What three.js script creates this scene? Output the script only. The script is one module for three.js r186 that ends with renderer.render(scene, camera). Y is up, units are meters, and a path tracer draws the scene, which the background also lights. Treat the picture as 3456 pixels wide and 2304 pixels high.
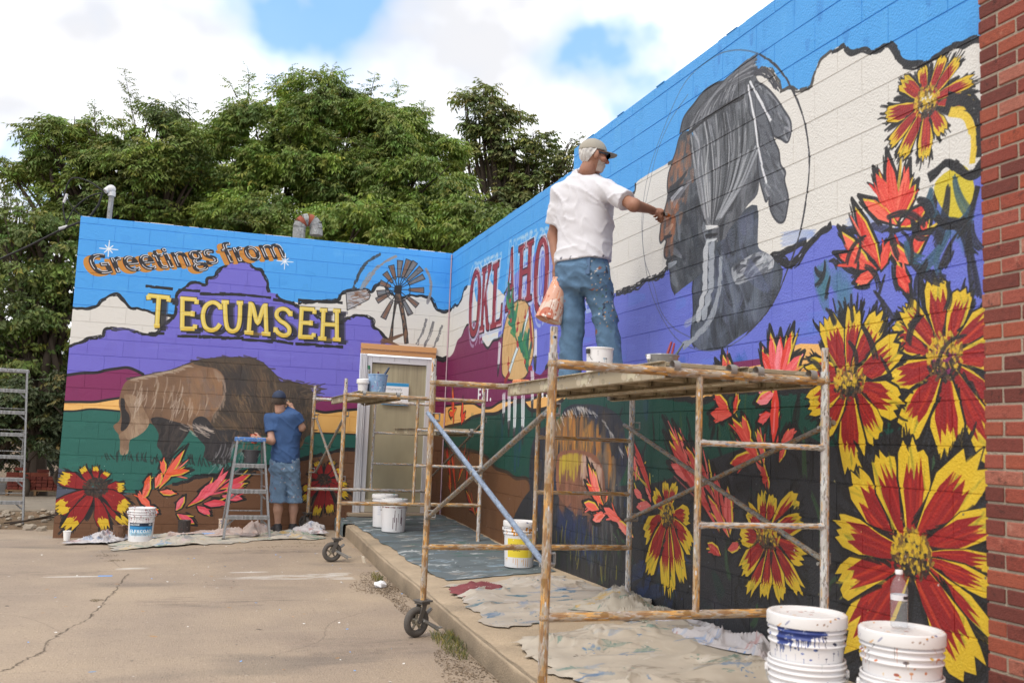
import * as THREE from 'three';
import { mergeGeometries } from 'three/addons/utils/BufferGeometryUtils.js';
import { ImprovedNoise } from 'three/addons/math/ImprovedNoise.js';

// ---------------------------------------------------------------- camera, sky, sun, exposure
const scene = new THREE.Scene();
const camera = new THREE.PerspectiveCamera(39.466, 1024 / 682, 0.1, 400);
camera.position.set(-3.212, 1.336, 12.654);
camera.rotation.order = 'YXZ';
camera.rotation.set(0.10608, -0.31562, 0.03825);
camera.focus = 10; camera.userData.fStop = 3.6;
scene.add(camera);
const renderer = new THREE.WebGLRenderer({ antialias: true });
renderer.setSize(1024, 682);
renderer.toneMapping = THREE.LinearToneMapping;
renderer.toneMappingExposure = 1.27;
renderer.shadowMap.enabled = true;

const noiser = new ImprovedNoise();
const N3 = (x, y, z) => noiser.noise(x, y, z);
const fbm = (x, y, z, o = 4) => { let s = 0, a = 0.5; for (let i = 0; i < o; i++) { s += a * N3(x, y, z); x *= 2.03; y *= 2.03; z *= 2.03; a *= 0.5; } return s; };
const lerp = (a, b, t) => a + (b - a) * t, clamp = (x, a = 0, b = 1) => Math.min(b, Math.max(a, x));
const sstep = (a, b, x) => { const t = clamp((x - a) / (b - a)); return t * t * (3 - 2 * t); };
function rngOf(seed) { let s = seed >>> 0; return () => { s = (s + 0x6d2b79f5) >>> 0; let t = Math.imul(s ^ (s >>> 15), 1 | s); t = (t + Math.imul(t ^ (t >>> 7), 61 | t)) ^ t; return ((t ^ (t >>> 14)) >>> 0) / 4294967296; }; }
let rnd = rngOf(7);
const rr = (a, b) => a + (b - a) * rnd();

// sky: broken white cloud with a few blue openings, computed for the whole dome
const SUN_DIR = new THREE.Vector3(-0.55, 0.95, 0.42).normalize();
{
  const W = 2048, H = 1024, data = new Float32Array(W * H * 4), d = new THREE.Vector3();
  const BLUE = [[0.087, 0.411, -0.908, 0.0496, 1.2], [0.067, 0.411, -0.909, 0.0298, 0.81], [0.120, 0.419, -0.900, 0.0248, 0.63], [0.367, 0.394, -0.843, 0.0324, 0.81], [0.384, 0.378, -0.843, 0.0294, 0.74], [0.356, 0.351, -0.866, 0.0177, 0.37], [0.448, 0.412, -0.793, 0.0177, 0.43], [-0.155, 0.231, -0.961, 0.0248, 0.63], [0.236, 0.327, -0.915, 0.0206, 0.37], [0.419, 0.385, -0.822, 0.0177, 0.37], [-0.169, 0.172, -0.970, 0.0298, 0.45]];
  for (let j = 0; j < H; j++) for (let i = 0; i < W; i++) {
    const th = (i + 0.5) / W * 2 * Math.PI - Math.PI, ph = ((j + 0.5) / H - 0.5) * Math.PI;
    d.set(Math.cos(ph) * Math.cos(th), Math.sin(ph), Math.cos(ph) * Math.sin(th));
    const o = (j * W + i) * 4;
    if (d.y < 0) { data[o] = 0.34; data[o + 1] = 0.31; data[o + 2] = 0.28; data[o + 3] = 1; continue; }
    // clouds drift on a layer overhead: stretch towards the horizon
    const k = 1 / (d.y + 0.28), px = d.x * k, pz = d.z * k;
    let c = 0.5 + 0.75 * fbm(px * 1.5 + 3.1, 1.7, pz * 1.5 - 4.2, 6);
    const wob = fbm(d.x * 9 + 5, d.y * 9, d.z * 9, 5), wob2 = fbm(d.x * 16 + 2, d.y * 20, d.z * 16 + 1, 5);
    const wx = d.x + 0.07 * fbm(d.x * 11, d.y * 13, d.z * 11 + 4, 5), wy = d.y + 0.05 * fbm(d.x * 12 + 9, d.y * 15, d.z * 12, 5), wz = d.z + 0.07 * fbm(d.x * 11, d.y * 13 + 6, d.z * 11, 5), wl = Math.hypot(wx, wy, wz);
    let open = 0; for (const [bx, by, bz, r, s] of BLUE) { const a = Math.acos(clamp((bx * wx + by * wy + bz * wz) / wl, -1, 1)); open = Math.max(open, s * Math.exp(-Math.pow(a / (r * 1.25), 2))); }
    c += 0.34 * wob;
    const cover = sstep(-0.45, 0.42, c + 0.25 * wob2) * (1 - clamp(open * (0.95 + 1.5 * wob2), 0, 0.96));
    const lum = Math.max(0.72, 1.06 + 1.15 * fbm(px * 1.9 + 9, 4.1, pz * 1.9, 5) + 0.35 * wob2 - 0.10 * sstep(0.5, 1.1, c));
    const glow = 1 + 0.16 * Math.pow(clamp(d.dot(SUN_DIR)), 3);
    const bl = sstep(0, 0.75, d.y);
    const R = lerp(0.40, 0.16, bl), G = lerp(0.64, 0.40, bl), B = lerp(0.98, 0.84, bl);
    data[o] = lerp(R, lum * 1.0, cover) * glow; data[o + 1] = lerp(G, lum * 1.005, cover) * glow; data[o + 2] = lerp(B, lum * 1.045, cover) * glow; data[o + 3] = 1;
  }
  const sky = new THREE.DataTexture(data, W, H, THREE.RGBAFormat, THREE.FloatType);
  sky.mapping = THREE.EquirectangularReflectionMapping; sky.magFilter = THREE.LinearFilter; sky.colorSpace = THREE.LinearSRGBColorSpace; sky.needsUpdate = true;
  scene.background = sky; scene.environment = sky;
}
const sun = new THREE.DirectionalLight(0xfff2df, 1.45);
sun.position.copy(SUN_DIR).multiplyScalar(40); sun.castShadow = true; sun.shadow.radius = 32;
sun.shadow.mapSize.set(2048, 2048); Object.assign(sun.shadow.camera, { left: -16, right: 16, top: 16, bottom: -16, near: 1, far: 90 });
scene.add(sun); scene.add(sun.target);

// ---------------------------------------------------------------- helpers
const used = new Map();
const numbered = (name) => { const n = used.get(name) ?? 0; used.set(name, n + 1); return n ? `${name}_${String(n).padStart(3, '0')}` : name; };
function thing(name, label, category, pos = [0, 0, 0], turn = 0, group) {
  const o = new THREE.Group(); o.name = numbered(name); o.position.set(...pos); o.rotation.y = turn; scene.add(o);
  o.userData.label = label; o.userData.category = category; if (group) o.userData.group = group; return o;
}
function part(name, geo, mat, parent, label) {
  if (Array.isArray(geo)) geo = merge(geo);
  const m = new THREE.Mesh(geo, mat); m.name = parent === scene ? numbered(name) : name; m.castShadow = m.receiveShadow = true; parent.add(m);
  if (label) m.userData.label = label; return m;
}
function struct(name, geo, mat, label) { const m = part(name, geo, mat, scene); m.userData.kind = 'structure'; if (label) { m.userData.label = label; } return m; }
function solo(name, geo, mat, label, category, group) { const m = part(name, geo, mat, scene); m.userData.label = label; m.userData.category = category; if (group) m.userData.group = group; return m; }
function copyOf(root, pos, turn, label) { const r = root.clone(); r.name = numbered(root.name.replace(/_\d{3}$/, '')); r.userData = { ...root.userData }; scene.add(r); r.position.set(...pos); if (turn !== undefined) r.rotation.y = turn; if (label) r.userData.label = label; return r; }
function merge(list) {
  const keys = list.some((g) => g.attributes.color) ? ['position', 'normal', 'uv', 'color'] : ['position', 'normal', 'uv'];
  return mergeGeometries(list.map((g) => {
    const h = g.index ? g.toNonIndexed() : g.clone();
    if (!h.attributes.normal) h.computeVertexNormals();
    if (!h.attributes.uv) h.setAttribute('uv', new THREE.BufferAttribute(new Float32Array(h.attributes.position.count * 2), 2));
    if (keys.includes('color') && !h.attributes.color) h.setAttribute('color', new THREE.BufferAttribute(new Float32Array(h.attributes.position.count * 3).fill(1), 3));
    for (const k of Object.keys(h.attributes)) if (!keys.includes(k)) h.deleteAttribute(k);
    h.morphAttributes = {}; return h;
  }));
}
const V = (x, y, z) => new THREE.Vector3(x, y, z);
function bar(a, b, r, seg = 10, r2 = r) {   // round bar from a to b, uv in metres
  const A = V(...a), B = V(...b), l = A.distanceTo(B), g = new THREE.CylinderGeometry(r2, r, l, seg, 1);
  const uv = g.attributes.uv; for (let i = 0; i < uv.count; i++) uv.setXY(i, uv.getX(i) * 2 * Math.PI * r + a[0] * 1.7 + a[2], uv.getY(i) * l + a[1] * 3.1);
  g.applyQuaternion(new THREE.Quaternion().setFromUnitVectors(V(0, 1, 0), B.clone().sub(A).normalize())); const m = A.add(B).multiplyScalar(0.5); g.translate(m.x, m.y, m.z); return g;
}
function boxBar(a, b, w, d, up = [0, 1, 0]) {   // rectangular bar from a to b: w across, d along up
  const A = V(...a), B = V(...b), l = A.distanceTo(B), z = B.clone().sub(A).normalize(), x = V(...up).cross(z).normalize(), y = z.clone().cross(x);
  const g = bevelBox(w, d, l, Math.min(w, d) * 0.12); g.applyMatrix4(new THREE.Matrix4().makeBasis(x, y, z)); const m = A.add(B).multiplyScalar(0.5); g.translate(m.x, m.y, m.z); return g;
}
function bevelBox(w, h, d, b = 0.004) {   // chamfered box, flat faces, uv in metres by dominant axis; 44 triangles
  const s = [w / 2, h / 2, d / 2], pos = [], P = (i, j, k, ax) => { const p = [i * s[0], j * s[1], k * s[2]]; for (let q = 0; q < 3; q++) if (q !== ax) p[q] -= Math.sign(p[q]) * b; return p; };
  const quad = (a, b2, c, d2) => pos.push(...a, ...b2, ...c, ...a, ...c, ...d2);
  const tri = (a, b2, c) => pos.push(...a, ...b2, ...c);
  for (let ax = 0; ax < 3; ax++) for (const sg of [-1, 1]) {
    const u = (ax + 1) % 3, v = (ax + 2) % 3, c = [[-1, -1], [1, -1], [1, 1], [-1, 1]].map(([x, y]) => { const q = []; q[ax] = sg; q[u] = x; q[v] = y; return P(...q, ax); });
    sg > 0 ? quad(c[0], c[1], c[2], c[3]) : quad(c[3], c[2], c[1], c[0]);
  }
  for (let ax = 0; ax < 3; ax++) { const u = (ax + 1) % 3, v = (ax + 2) % 3; for (const a of [-1, 1]) for (const c of [-1, 1]) {
    const q = (e, f) => { const t = []; t[ax] = e; t[u] = a; t[v] = c; return P(...t, f); };
    const A = q(-1, u), B = q(1, u), C = q(1, v), D = q(-1, v); a * c > 0 ? quad(A, B, C, D) : quad(D, C, B, A);
  } }
  for (const i of [-1, 1]) for (const j of [-1, 1]) for (const k of [-1, 1]) { const A = P(i, j, k, 0), B = P(i, j, k, 1), C = P(i, j, k, 2); i * j * k > 0 ? tri(A, B, C) : tri(A, C, B); }
  const g = new THREE.BufferGeometry(); g.setAttribute('position', new THREE.Float32BufferAttribute(pos, 3)); g.computeVertexNormals();
  return boxUV(g);
}
function boxUV(g, s = 1) {
  const p = g.attributes.position, n = g.attributes.normal, uv = new Float32Array(p.count * 2);
  for (let i = 0; i < p.count; i++) { const ax = Math.abs(n.getX(i)), ay = Math.abs(n.getY(i)), az = Math.abs(n.getZ(i));
    if (ay >= ax && ay >= az) { uv[i * 2] = p.getX(i) * s; uv[i * 2 + 1] = p.getZ(i) * s; } else if (ax >= az) { uv[i * 2] = p.getZ(i) * s; uv[i * 2 + 1] = p.getY(i) * s; } else { uv[i * 2] = p.getX(i) * s; uv[i * 2 + 1] = p.getY(i) * s; } }
  g.setAttribute('uv', new THREE.BufferAttribute(uv, 2)); return g;
}
const moved = (g, x, y, z, ry = 0, rx = 0, rz = 0) => { if (rz) g.rotateZ(rz); if (rx) g.rotateX(rx); if (ry) g.rotateY(ry); g.translate(x, y, z); return g; };
function lathe(pts, seg = 40) { const g = new THREE.LatheGeometry(pts.map(([r, y]) => new THREE.Vector2(r, y)), seg), ys = pts.map((p) => p[1]), lo = Math.min(...ys), hi = Math.max(...ys), uv = g.attributes.uv, p = g.attributes.position;
  for (let i = 0; i < uv.count; i++) uv.setY(i, (p.getY(i) - lo) / (hi - lo)); return g; }
function tube(pts, r, seg = 24, rad = 8) { const c = new THREE.CatmullRomCurve3(pts.map((p) => V(...p))), g = new THREE.TubeGeometry(c, seg, r, rad), l = c.getLength(), uv = g.attributes.uv; for (let i = 0; i < uv.count; i++) uv.setXY(i, uv.getY(i) * r * 6.3 + pts[0][0], uv.getX(i) * l); return g; }
const css = (c, a = 1) => `rgba(${c.map((x) => Math.round(clamp(x, 0, 255))).join(',')},${a})`;
const jit = (c, s) => { const k = (rnd() - 0.5) * 2 * s; return c.map((x) => clamp(x + k + (rnd() - 0.5) * s * 0.5, 0, 255)); };
function canvasOf(w, h) { const c = document.createElement('canvas'); c.width = w; c.height = h; return [c, c.getContext('2d')]; }
function texOf(c, repeat = true, srgb = true) { const t = new THREE.CanvasTexture(c); if (srgb) t.colorSpace = THREE.SRGBColorSpace; if (repeat) t.wrapS = t.wrapT = THREE.RepeatWrapping; t.magFilter = THREE.LinearFilter; return t; }
const cv1 = [];
function dataTex(n, fn, srgb) {   // tiling-ish grey or colour texture from a function of u, v in 0..1
  const a = new Uint8Array(n * n * 4); for (let j = 0; j < n; j++) for (let i = 0; i < n; i++) { const v = fn(i / n, j / n), o = (j * n + i) * 4; if (Array.isArray(v)) { a[o] = v[0]; a[o + 1] = v[1]; a[o + 2] = v[2]; } else a[o] = a[o + 1] = a[o + 2] = clamp(v, 0, 1) * 255; a[o + 3] = 255; }
  const t = new THREE.DataTexture(a, n, n); t.wrapS = t.wrapT = THREE.RepeatWrapping; t.magFilter = THREE.LinearFilter; t.minFilter = THREE.LinearMipmapLinearFilter; t.generateMipmaps = true; if (srgb) t.colorSpace = THREE.SRGBColorSpace; t.needsUpdate = true; return t;
}
// tiling noise: blend of four shifted fbm samples
const tile = (u, v, f, o, z = 0) => { const s = (x, y) => fbm(x * f, y * f, z, o); return lerp(lerp(s(u, v), s(u - 1, v), u), lerp(s(u, v - 1), s(u - 1, v - 1), u), v); };
const withRepeat = (t, x, y = x) => { const c = t.clone(); c.repeat.set(x, y); c.needsUpdate = true; return c; };
const grain = dataTex(512, (u, v) => 0.5 + 0.55 * tile(u, v, 40, 3) + 0.35 * tile(u, v, 9, 3, 5));
const grainCoarse = dataTex(512, (u, v) => 0.5 + 0.9 * tile(u, v, 7, 5, 2));
const M = (rgb, rough = 0.7, extra = {}) => { const { lin, ...e } = extra; const m = new THREE.MeshStandardMaterial({ roughness: rough, ...e }); if (rgb) lin ? m.color.setRGB(...rgb) : m.color.setStyle(css(rgb)); return m; };
// ---------------------------------------------------------------- the mural: outlines in metres on each wall (along the wall, up)
const T = {
Lcloud:[-4.78,2.78,-4.6,2.78,-4.5,2.8,-4.44,2.88,-4.36,2.94,-4.25,2.98,-4.2,2.94,-4.15,2.88,-4.1,2.83,-4,2.82,-3.89,2.8,-3.7,2.77,-3.58,2.77,-2.26,3.08,-2.06,3.06,-1.84,3.09,-1.65,3.12,-1.53,3.14,-1.5,3.23,-1.39,3.28,-1.17,3.31,-1.11,3.28,-1.08,3.32,-1.03,3.39,-.96,3.41,-.83,3.29,-.69,3.23,-.6,3.27,-.48,3.29,-.36,3.28,-.26,3.25,-.21,3.17,-.17,3.11,-.02,3.11,.06,3.13],
Lpurple:[-4.79,2.3,-4.63,2.36,-4.52,2.41,-4.4,2.45,-4.36,2.53,-4.27,2.55,-4.15,2.56,-4.03,2.54,-3.93,2.51,-3.81,2.51,-3.76,2.54,-3.69,2.64,-3.62,2.71,-3.58,2.75,-3.57,2.82,-3.56,2.96,-3.55,3.06,-3.48,3.13,-3.42,3.19,-3.32,3.21,-3.22,3.2,-3.21,3.27,-3.11,3.32,-3.09,3.37,-3.02,3.45,-2.94,3.52,-2.85,3.54,-2.74,3.54,-2.65,3.48,-2.55,3.44,-2.51,3.38,-2.47,3.29,-2.43,3.17,-2.34,3.15,-2.27,3.08,-2.19,3.05,-2.01,2.99,-1.85,2.92,-1.69,2.85,-1.5,2.83,-1.45,2.86,-1.37,2.92,-1.26,2.96,-1.15,2.95,-1.06,2.9,-1.04,2.82,-.97,2.77,-.89,2.69,-.84,2.62],
Lmaroon:[-4.82,1.93,-4.6,1.98,-4.41,2,-4.33,2.03,-4.2,2.06,-4.07,2.08,-3.97,2.05,-3.89,2.01,-3.33,1.94,-2.35,1.84,-1.77,1.84,-1.21,1.86],
LmaroonCorner:[-.15,2.45,-.07,2.43,.01,2.47,.09,2.48],
Ltan:[-4.81,1.62,-4.6,1.63,-4.41,1.64,-4.28,1.67,-4.14,1.7,-3.46,1.67,-2.33,1.66,-1.76,1.66,-1.63,1.64,-1.44,1.67,-1.21,1.7],
Lgreen:[-4.8,1.51,-4.62,1.52,-4.46,1.55,-4.3,1.55,-4.12,1.54,-3.45,1.49,-2.32,1.38,-1.79,1.37,-1.2,1.37],
Lbrown:[-4.79,.51,-4,.55,-3.84,.55,-3.6,.62,-3.45,.67,-3.3,.7,-3.16,.76,-2.99,.79,-2.86,.79,-2.69,.83,-2.51,.87,-2.35,.91,-2.12,.96,-1.86,1.03,-1.63,1.1,-1.58,1.11,-1.38,1.16,-1.18,1.17,-.3,1.4],
Lgrey:[-4.81,.84,-4.7,.81,-4.58,.78,-4.45,.66,-4.27,.59,-4.06,.54,-3.9,.54,-4.05,.51,-4.26,.48,-4.78,.42],
bison:[-4.04,1.94,-3.89,1.99,-3.75,2.03,-3.57,2.08,-3.4,2.16,-3.31,2.2,-3.19,2.24,-3,2.27,-2.79,2.29,-2.61,2.29,-2.47,2.25,-2.37,2.17,-2.28,2.09,-2.21,2,-2.11,2.02,-1.93,1.99,-1.83,1.94,-1.79,1.84,-1.77,1.6,-1.78,1.39,-1.86,1.3,-1.9,1.18,-2.05,1.12,-2.2,1.19,-2.38,1.31,-2.44,1.31,-2.64,1.24,-2.76,1.17,-2.78,.97,-2.86,.93,-3.03,.96,-3.1,1.02,-3.09,1.14,-3.16,1.22,-3.23,1.3,-3.27,1.34,-3.3,1.33,-3.37,1.19,-3.45,1.06,-3.57,.99,-3.61,1.07,-3.66,1.13,-3.65,1.28,-3.76,1.41,-3.81,1.32,-3.9,1.24,-3.98,1.19,-3.99,1.03,-4.07,1.01,-4.09,1.18,-4.11,1.25,-4.16,1.31,-4.18,1.36,-4.12,1.42,-4.11,1.51,-4.14,1.64,-4.13,1.75,-4.1,1.87],
mane:[-3.31,2.18,-3.19,2.24,-3,2.27,-2.79,2.29,-2.61,2.29,-2.47,2.25,-2.37,2.17,-2.28,2.09,-2.21,2,-2.11,2.02,-1.93,1.99,-1.83,1.94,-1.79,1.84,-1.77,1.6,-1.78,1.39,-1.86,1.3,-2.05,1.12,-2.38,1.31,-2.44,1.31,-2.64,1.24,-2.96,1.23,-3.05,1.36,-3.01,1.56,-2.91,1.75,-2.89,1.92,-2.93,2.05,-3.03,2.13,-3.18,2.15],
bisonflank:[-3.01,1.56,-2.91,1.75,-2.89,1.92,-2.93,2.05,-3.03,2.13,-3.18,2.14,-3.34,2.11,-3.4,2.04,-3.45,1.87,-3.4,1.72,-3.27,1.56,-3.14,1.5],
hindfur:[-3.76,1.46,-3.67,1.49,-3.51,1.45,-3.29,1.38,-3.3,1.31,-3.37,1.19,-3.45,1.06,-3.51,.96,-3.57,.99,-3.61,1.07,-3.66,1.13,-3.65,1.28],
foreleg:[-3.26,1.46,-3.18,1.52,-3.1,1.5,-2.97,1.36,-2.77,1.37,-2.54,1.31,-2.64,1.24,-2.76,1.17,-2.78,.97,-2.86,.93,-3.03,.96,-3.1,1.02,-3.09,1.14,-3.16,1.22,-3.23,1.3],
hindleg:[-4.09,1.74,-3.96,1.74,-3.83,1.55,-3.77,1.42,-3.81,1.32,-3.9,1.24,-3.98,1.19,-3.99,1.03,-4.07,1.01,-4.09,1.18,-4.11,1.25,-4.05,1.31,-3.99,1.41,-3.99,1.51],
taildark:[-4.12,1.7,-4.08,1.69,-4.06,1.57,-4.01,1.5,-4,1.4,-4.05,1.31,-4.09,1.3,-4.09,1.44],
daisyL:[-4.32,.6,-4.46,.6,-4.33,.71,-4.73,.72,-4.51,.83,-4.33,.86,-4.21,.8,-4,.61,-4.74,.33,-4.58,.08,-4.21,.1,-3.97,.14,-3.93,.38],
daisyL2:[-1.59,.76,-1.69,.76,-1.59,.83,-1.85,.65,-1.8,.86,-1.69,1,-1.5,1.02,-1.38,.92,-1.28,.73,-1.27,.56,-1.45,.35,-1.63,.3,-1.83,.48],
spikesL1:[-3.68,.37,-3.84,.55,-3.76,.6,-3.71,.77,-3.64,.61,-3.58,.81,-3.6,.6,-3.33,1.1,-3.56,.78,-3.25,.84,-3.59,.57,-3.4,.55,-3.56,.78,-3.57,.97,-3.74,.4,-3.58,.31,-3.78,.47,-3.7,.69],
spikesL2:[-3.37,.3,-3.15,.18,-3.38,.34,-3.29,.52,-3.25,.39,-2.8,.75,-3.16,.45,-2.95,.71,-3.07,.48,-2.79,.85,-2.88,.61,-2.51,.81,-2.83,.58,-2.57,.7,-2.85,.53,-2.59,.5,-3.06,.43,-2.78,.45,-3.14,.4,-2.97,.3],
windmill:[-.74,3.35,-.85,3.67,-.73,3.75,-.61,3.77,-.52,3.75,-.43,3.67,-.39,3.56,-.38,3.37,-.46,3.15,-.55,3.02,-.92,2.94,-1.02,3.17,-1.02,3.27,-.99,3.42,-.93,3.56],
vane:[-1.44,3.25,-1.17,3.32,-1.11,3.24,-1.13,3.18,-1.41,3.01],
tower:[-.77,3.29,-.7,3.3,-.61,2.94,-.56,2.63,-.61,2.62,-.66,2.93,-.72,3.16,-.75,3.15,-.78,2.92,-.78,2.63,-.83,2.62,-.79,2.95],
arcs:[-1,3.82,-1.19,3.67,-1.29,3.49,-1.35,3.29,-.78,3.81,-1,3.66,-1.13,3.48,-1.2,3.34,-.37,3.68,-.3,3.54,-.29,3.31,-.33,3.19],
greet:[-4.55,3.21,-2.23,3.65,-4.49,3.52],
star:[-4.4,3.54,-2.26,3.59],
tec:[-3.81,2.61,-1.54,2.6,-3.89,3.02,-1.53,3.02],
letT:[-3.91,3.03,-3.64,3.02,-3.71,2.61,-3.83,2.6],
letE1:[-3.52,3.02,-3.31,3.02,-3.31,2.6,-3.49,2.59],
letC:[-3.26,2.99,-3.02,3,-3,2.61,-3.24,2.6],
letU:[-3.02,3.01,-2.75,3.02,-2.75,2.62,-2.96,2.6],
letM:[-2.7,3.02,-2.43,3.01,-2.38,2.6,-2.71,2.6],
letS:[-2.35,2.99,-2.13,2.97,-2.12,2.59,-2.34,2.62],
letE2:[-2.03,3.01,-1.83,3.01,-1.82,2.6,-2.03,2.59],
letH:[-1.77,3.01,-1.5,3.02,-1.47,2.59,-1.77,2.59],
door:[-1.2,2.59,-.16,2.61,-1.18,.35,-.17,.36],
Rcloud:[-.23,3.08,-.02,3.11,.26,3.16,.37,3.14,.59,3.2,.71,3.31,.86,3.34,1.15,3.28,1.36,3.06,1.57,3.27,1.79,3.29,1.96,3.21,2.08,3.14,2.29,3.08,2.45,3.01,2.81,3.15,3.33,3.24,3.87,3.39,5.31,3.4,5.82,3.37,5.86,3.44,6.03,3.46,6.24,3.46,6.41,3.46,6.81,3.5,7.38,3.61,7.6,3.72,7.68,3.73,7.8,3.65,7.87,3.5,7.86,3.51,7.98,3.48,8.15,3.43,8.19,3.48,8.24,3.56,8.35,3.57,8.45,3.57,8.48,3.53,8.55,3.48,8.63,3.47,8.69,3.43,8.81,3.42,8.86,3.37,8.89,3.32,8.96,3.26,9.02,3.24,9.08,3.23,9.15,3.23,9.22,3.24,9.34,3.23,9.45,3.21],
Rpurple:[2.38,2.73,2.46,2.95,2.81,3.17,3.33,3.27,3.8,3.33,5.36,2.61,5.53,2.6,5.83,2.59,6.13,2.62,6.35,2.62,6.45,2.66,7.13,2.54,7.88,2.47,7.97,2.43,8.05,2.46,8.13,2.53,7.77,2.49,7.89,2.46,7.99,2.42,8.09,2.48,8.21,2.54,8.35,2.58,8.44,2.55,8.58,2.51,8.69,2.5,8.81,2.47,9.08,2.48,9.12,2.56,9.21,2.56,9.28,2.5,9.33,2.6,9.4,2.64,9.47,2.67],
Rmaroon:[-.27,2.49,.1,2.47,.3,2.52,.48,2.66,.68,2.7,.85,2.8,1.1,2.82,1.34,2.82,1.59,2.71,1.67,2.54,1.91,2.44,2.11,2.51,2.31,2.51,2.51,2.54,3.18,2.25,3.74,2.02,3.92,2.08,4.03,2.12,4.35,2.04,4.56,1.98,5.23,1.96,6.07,1.9],
Rtan:[-1.02,1.82,0,1.8,1.38,1.8,1.67,1.75,2.11,1.73,2.51,1.79,2.97,1.79,3.41,1.78,3.87,1.81,4.54,1.79,5.67,1.92,6.62,1.86,7.32,1.85,7.94,1.9,8,1.95,8.75,1.84,9.19,1.69,9.48,1.63],
Rgreen:[-.94,1.43,.12,1.52,.99,1.57,1.35,1.63,1.91,1.66,2.33,1.66,2.62,1.7,3.24,1.77,3.5,1.68,3.74,1.67,4.04,1.69,4.41,1.75,4.54,1.78,4.76,1.78,5.76,1.77,6.63,1.7,6.94,1.67,7.11,1.67,7.48,1.71,8.03,1.69,8.41,1.71,8.98,1.64,9.48,1.58],
Rbrown:[-1.17,1.19,-.56,1.23,.12,1.23,1.22,1.23,2,1.17,2.4,1.05,2.84,1.02,3.11,.97,3.49,.98,3.62,.88,3.34,.68,3.16,.6],
Rchar:[3.03,.51,3.39,.78,3.85,.97,4.17,1.02,4.92,.96,5.88,1.05,6.46,1.11,6.98,1.25,7.77,1.41,8.09,1.45,8.38,1.38,9.25,1.54,9.48,1.51],
letO:[1.24,3.49,1.43,3.2,1.52,2.83,1.22,2.64,1.04,2.83,.99,3.15,1.08,3.37],
RK:[1.51,3.46,1.9,3.43,1.93,2.67,1.51,2.66],
RL:[1.93,3.44,2.27,3.43,2.42,2.67,2.01,2.66],
RA:[2.63,3.47,2.71,3.45,2.84,2.9,2.53,2.93],
RH:[2.89,3.48,3.39,3.43,3.4,2.81,2.98,2.88],
RO2:[3.53,3.43,3.83,3.4,3.91,2.64,3.47,2.69],
shield:[3.07,2.86,3.25,2.82,3.34,2.76,3.48,2.58,3.54,2.38,3.52,2.22,3.45,2.12,3.3,2.02,2.86,2.01,2.52,2.09,2.48,2.21,2.47,2.42,2.5,2.6,2.67,2.79,2.85,2.86],
pipe:[3.36,2.73,3.12,2.44,2.92,2.27,2.75,2.09,2.62,2.01],
olive:[2.6,2.96,2.77,2.69,2.94,2.47,3.27,2.24,3.41,2.09],
feathR:[2.59,1.89,2.62,1.66,2.78,1.89,2.82,1.57,2.99,1.86,3.01,1.5,3.25,1.85,3.29,1.51,2.37,2.48,2.35,2.22,3.55,2.51,3.6,2.22],
est:[1.54,1.81,2.25,1.79,1.54,2],
calf:[4.4,1.53,4.4,1.63,4.61,1.7,4.86,1.7,5.25,1.68,5.56,1.62,5.73,1.53,5.78,1.43,5.83,1.21,5.72,1.07,5.48,.88,5.33,.59,4.91,.55,4.58,.82,4.29,.88,3.99,.45,3.72,.63,3.55,.96,3.58,1.31,3.82,1.49],
calf2:[4.32,1.24,4.59,1.29,4.95,1.29,5.23,1.25,5.38,1.13,5.43,.95,5.4,.84,4.99,.74,4.58,.78,4.32,.92],
face:[6.63,3.63,6.58,3.6,6.53,3.51,6.48,3.45,6.42,3.36,6.41,3.28,6.42,3.2,6.38,3.12,6.33,3.05,6.31,2.97,6.3,2.91,6.32,2.87,6.39,2.89,6.41,2.86,6.38,2.81,6.39,2.75,6.45,2.72,6.42,2.7,6.47,2.65,6.49,2.58,6.51,2.51,6.56,2.45,6.66,2.47,6.75,2.49,6.84,2.51,6.96,2.55,7.1,2.6,7.13,2.84,6.95,2.93,6.89,3.19,6.81,3.5,6.76,3.59],
neck:[6.83,2.51,6.84,2.28,6.81,2.15,6.83,2.07,6.89,2.03,7.04,2,7.23,2,7.41,2.05,7.61,2.11,7.75,2.19,7.86,2.29,7.9,2.41,7.81,2.48,7.75,2.53,7.65,2.58,7.63,2.62,7.62,2.86,7.4,2.85,7.18,2.75,7.05,2.64],
hair:[6.59,3.64,6.64,3.73,6.8,3.79,6.92,3.83,7.1,3.83,7.32,3.78,7.37,3.8,7.45,3.79,7.55,3.75,7.61,3.67,7.66,3.61,7.61,3.43,7.64,3.28,7.62,3.15,7.64,3.03,7.62,2.93,7.52,2.89,7.4,2.82,7.29,2.77,7.24,2.72,7.07,2.76,7.07,2.82,6.98,2.88,6.92,2.99,6.9,3.1,6.91,3.31,6.81,3.47,6.77,3.61],
feath1:[7.58,3.67,7.68,3.61,7.78,3.52,7.89,3.39,7.97,3.28,7.97,3.21,7.94,3.17,7.87,3.21,7.8,3.25,7.73,3.34,7.63,3.49,7.56,3.62],
feath2:[7.51,3.64,7.61,3.59,7.68,3.46,7.76,3.32,7.8,3.22,7.85,3.14,7.87,3.05,7.92,2.99,7.91,2.95,7.95,2.83,7.94,2.77,7.91,2.7,7.86,2.7,7.79,2.76,7.75,2.84,7.75,2.88,7.72,2.86,7.69,2.91,7.64,3.03,7.62,3.15,7.64,3.28,7.59,3.4,7.52,3.49],
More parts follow.
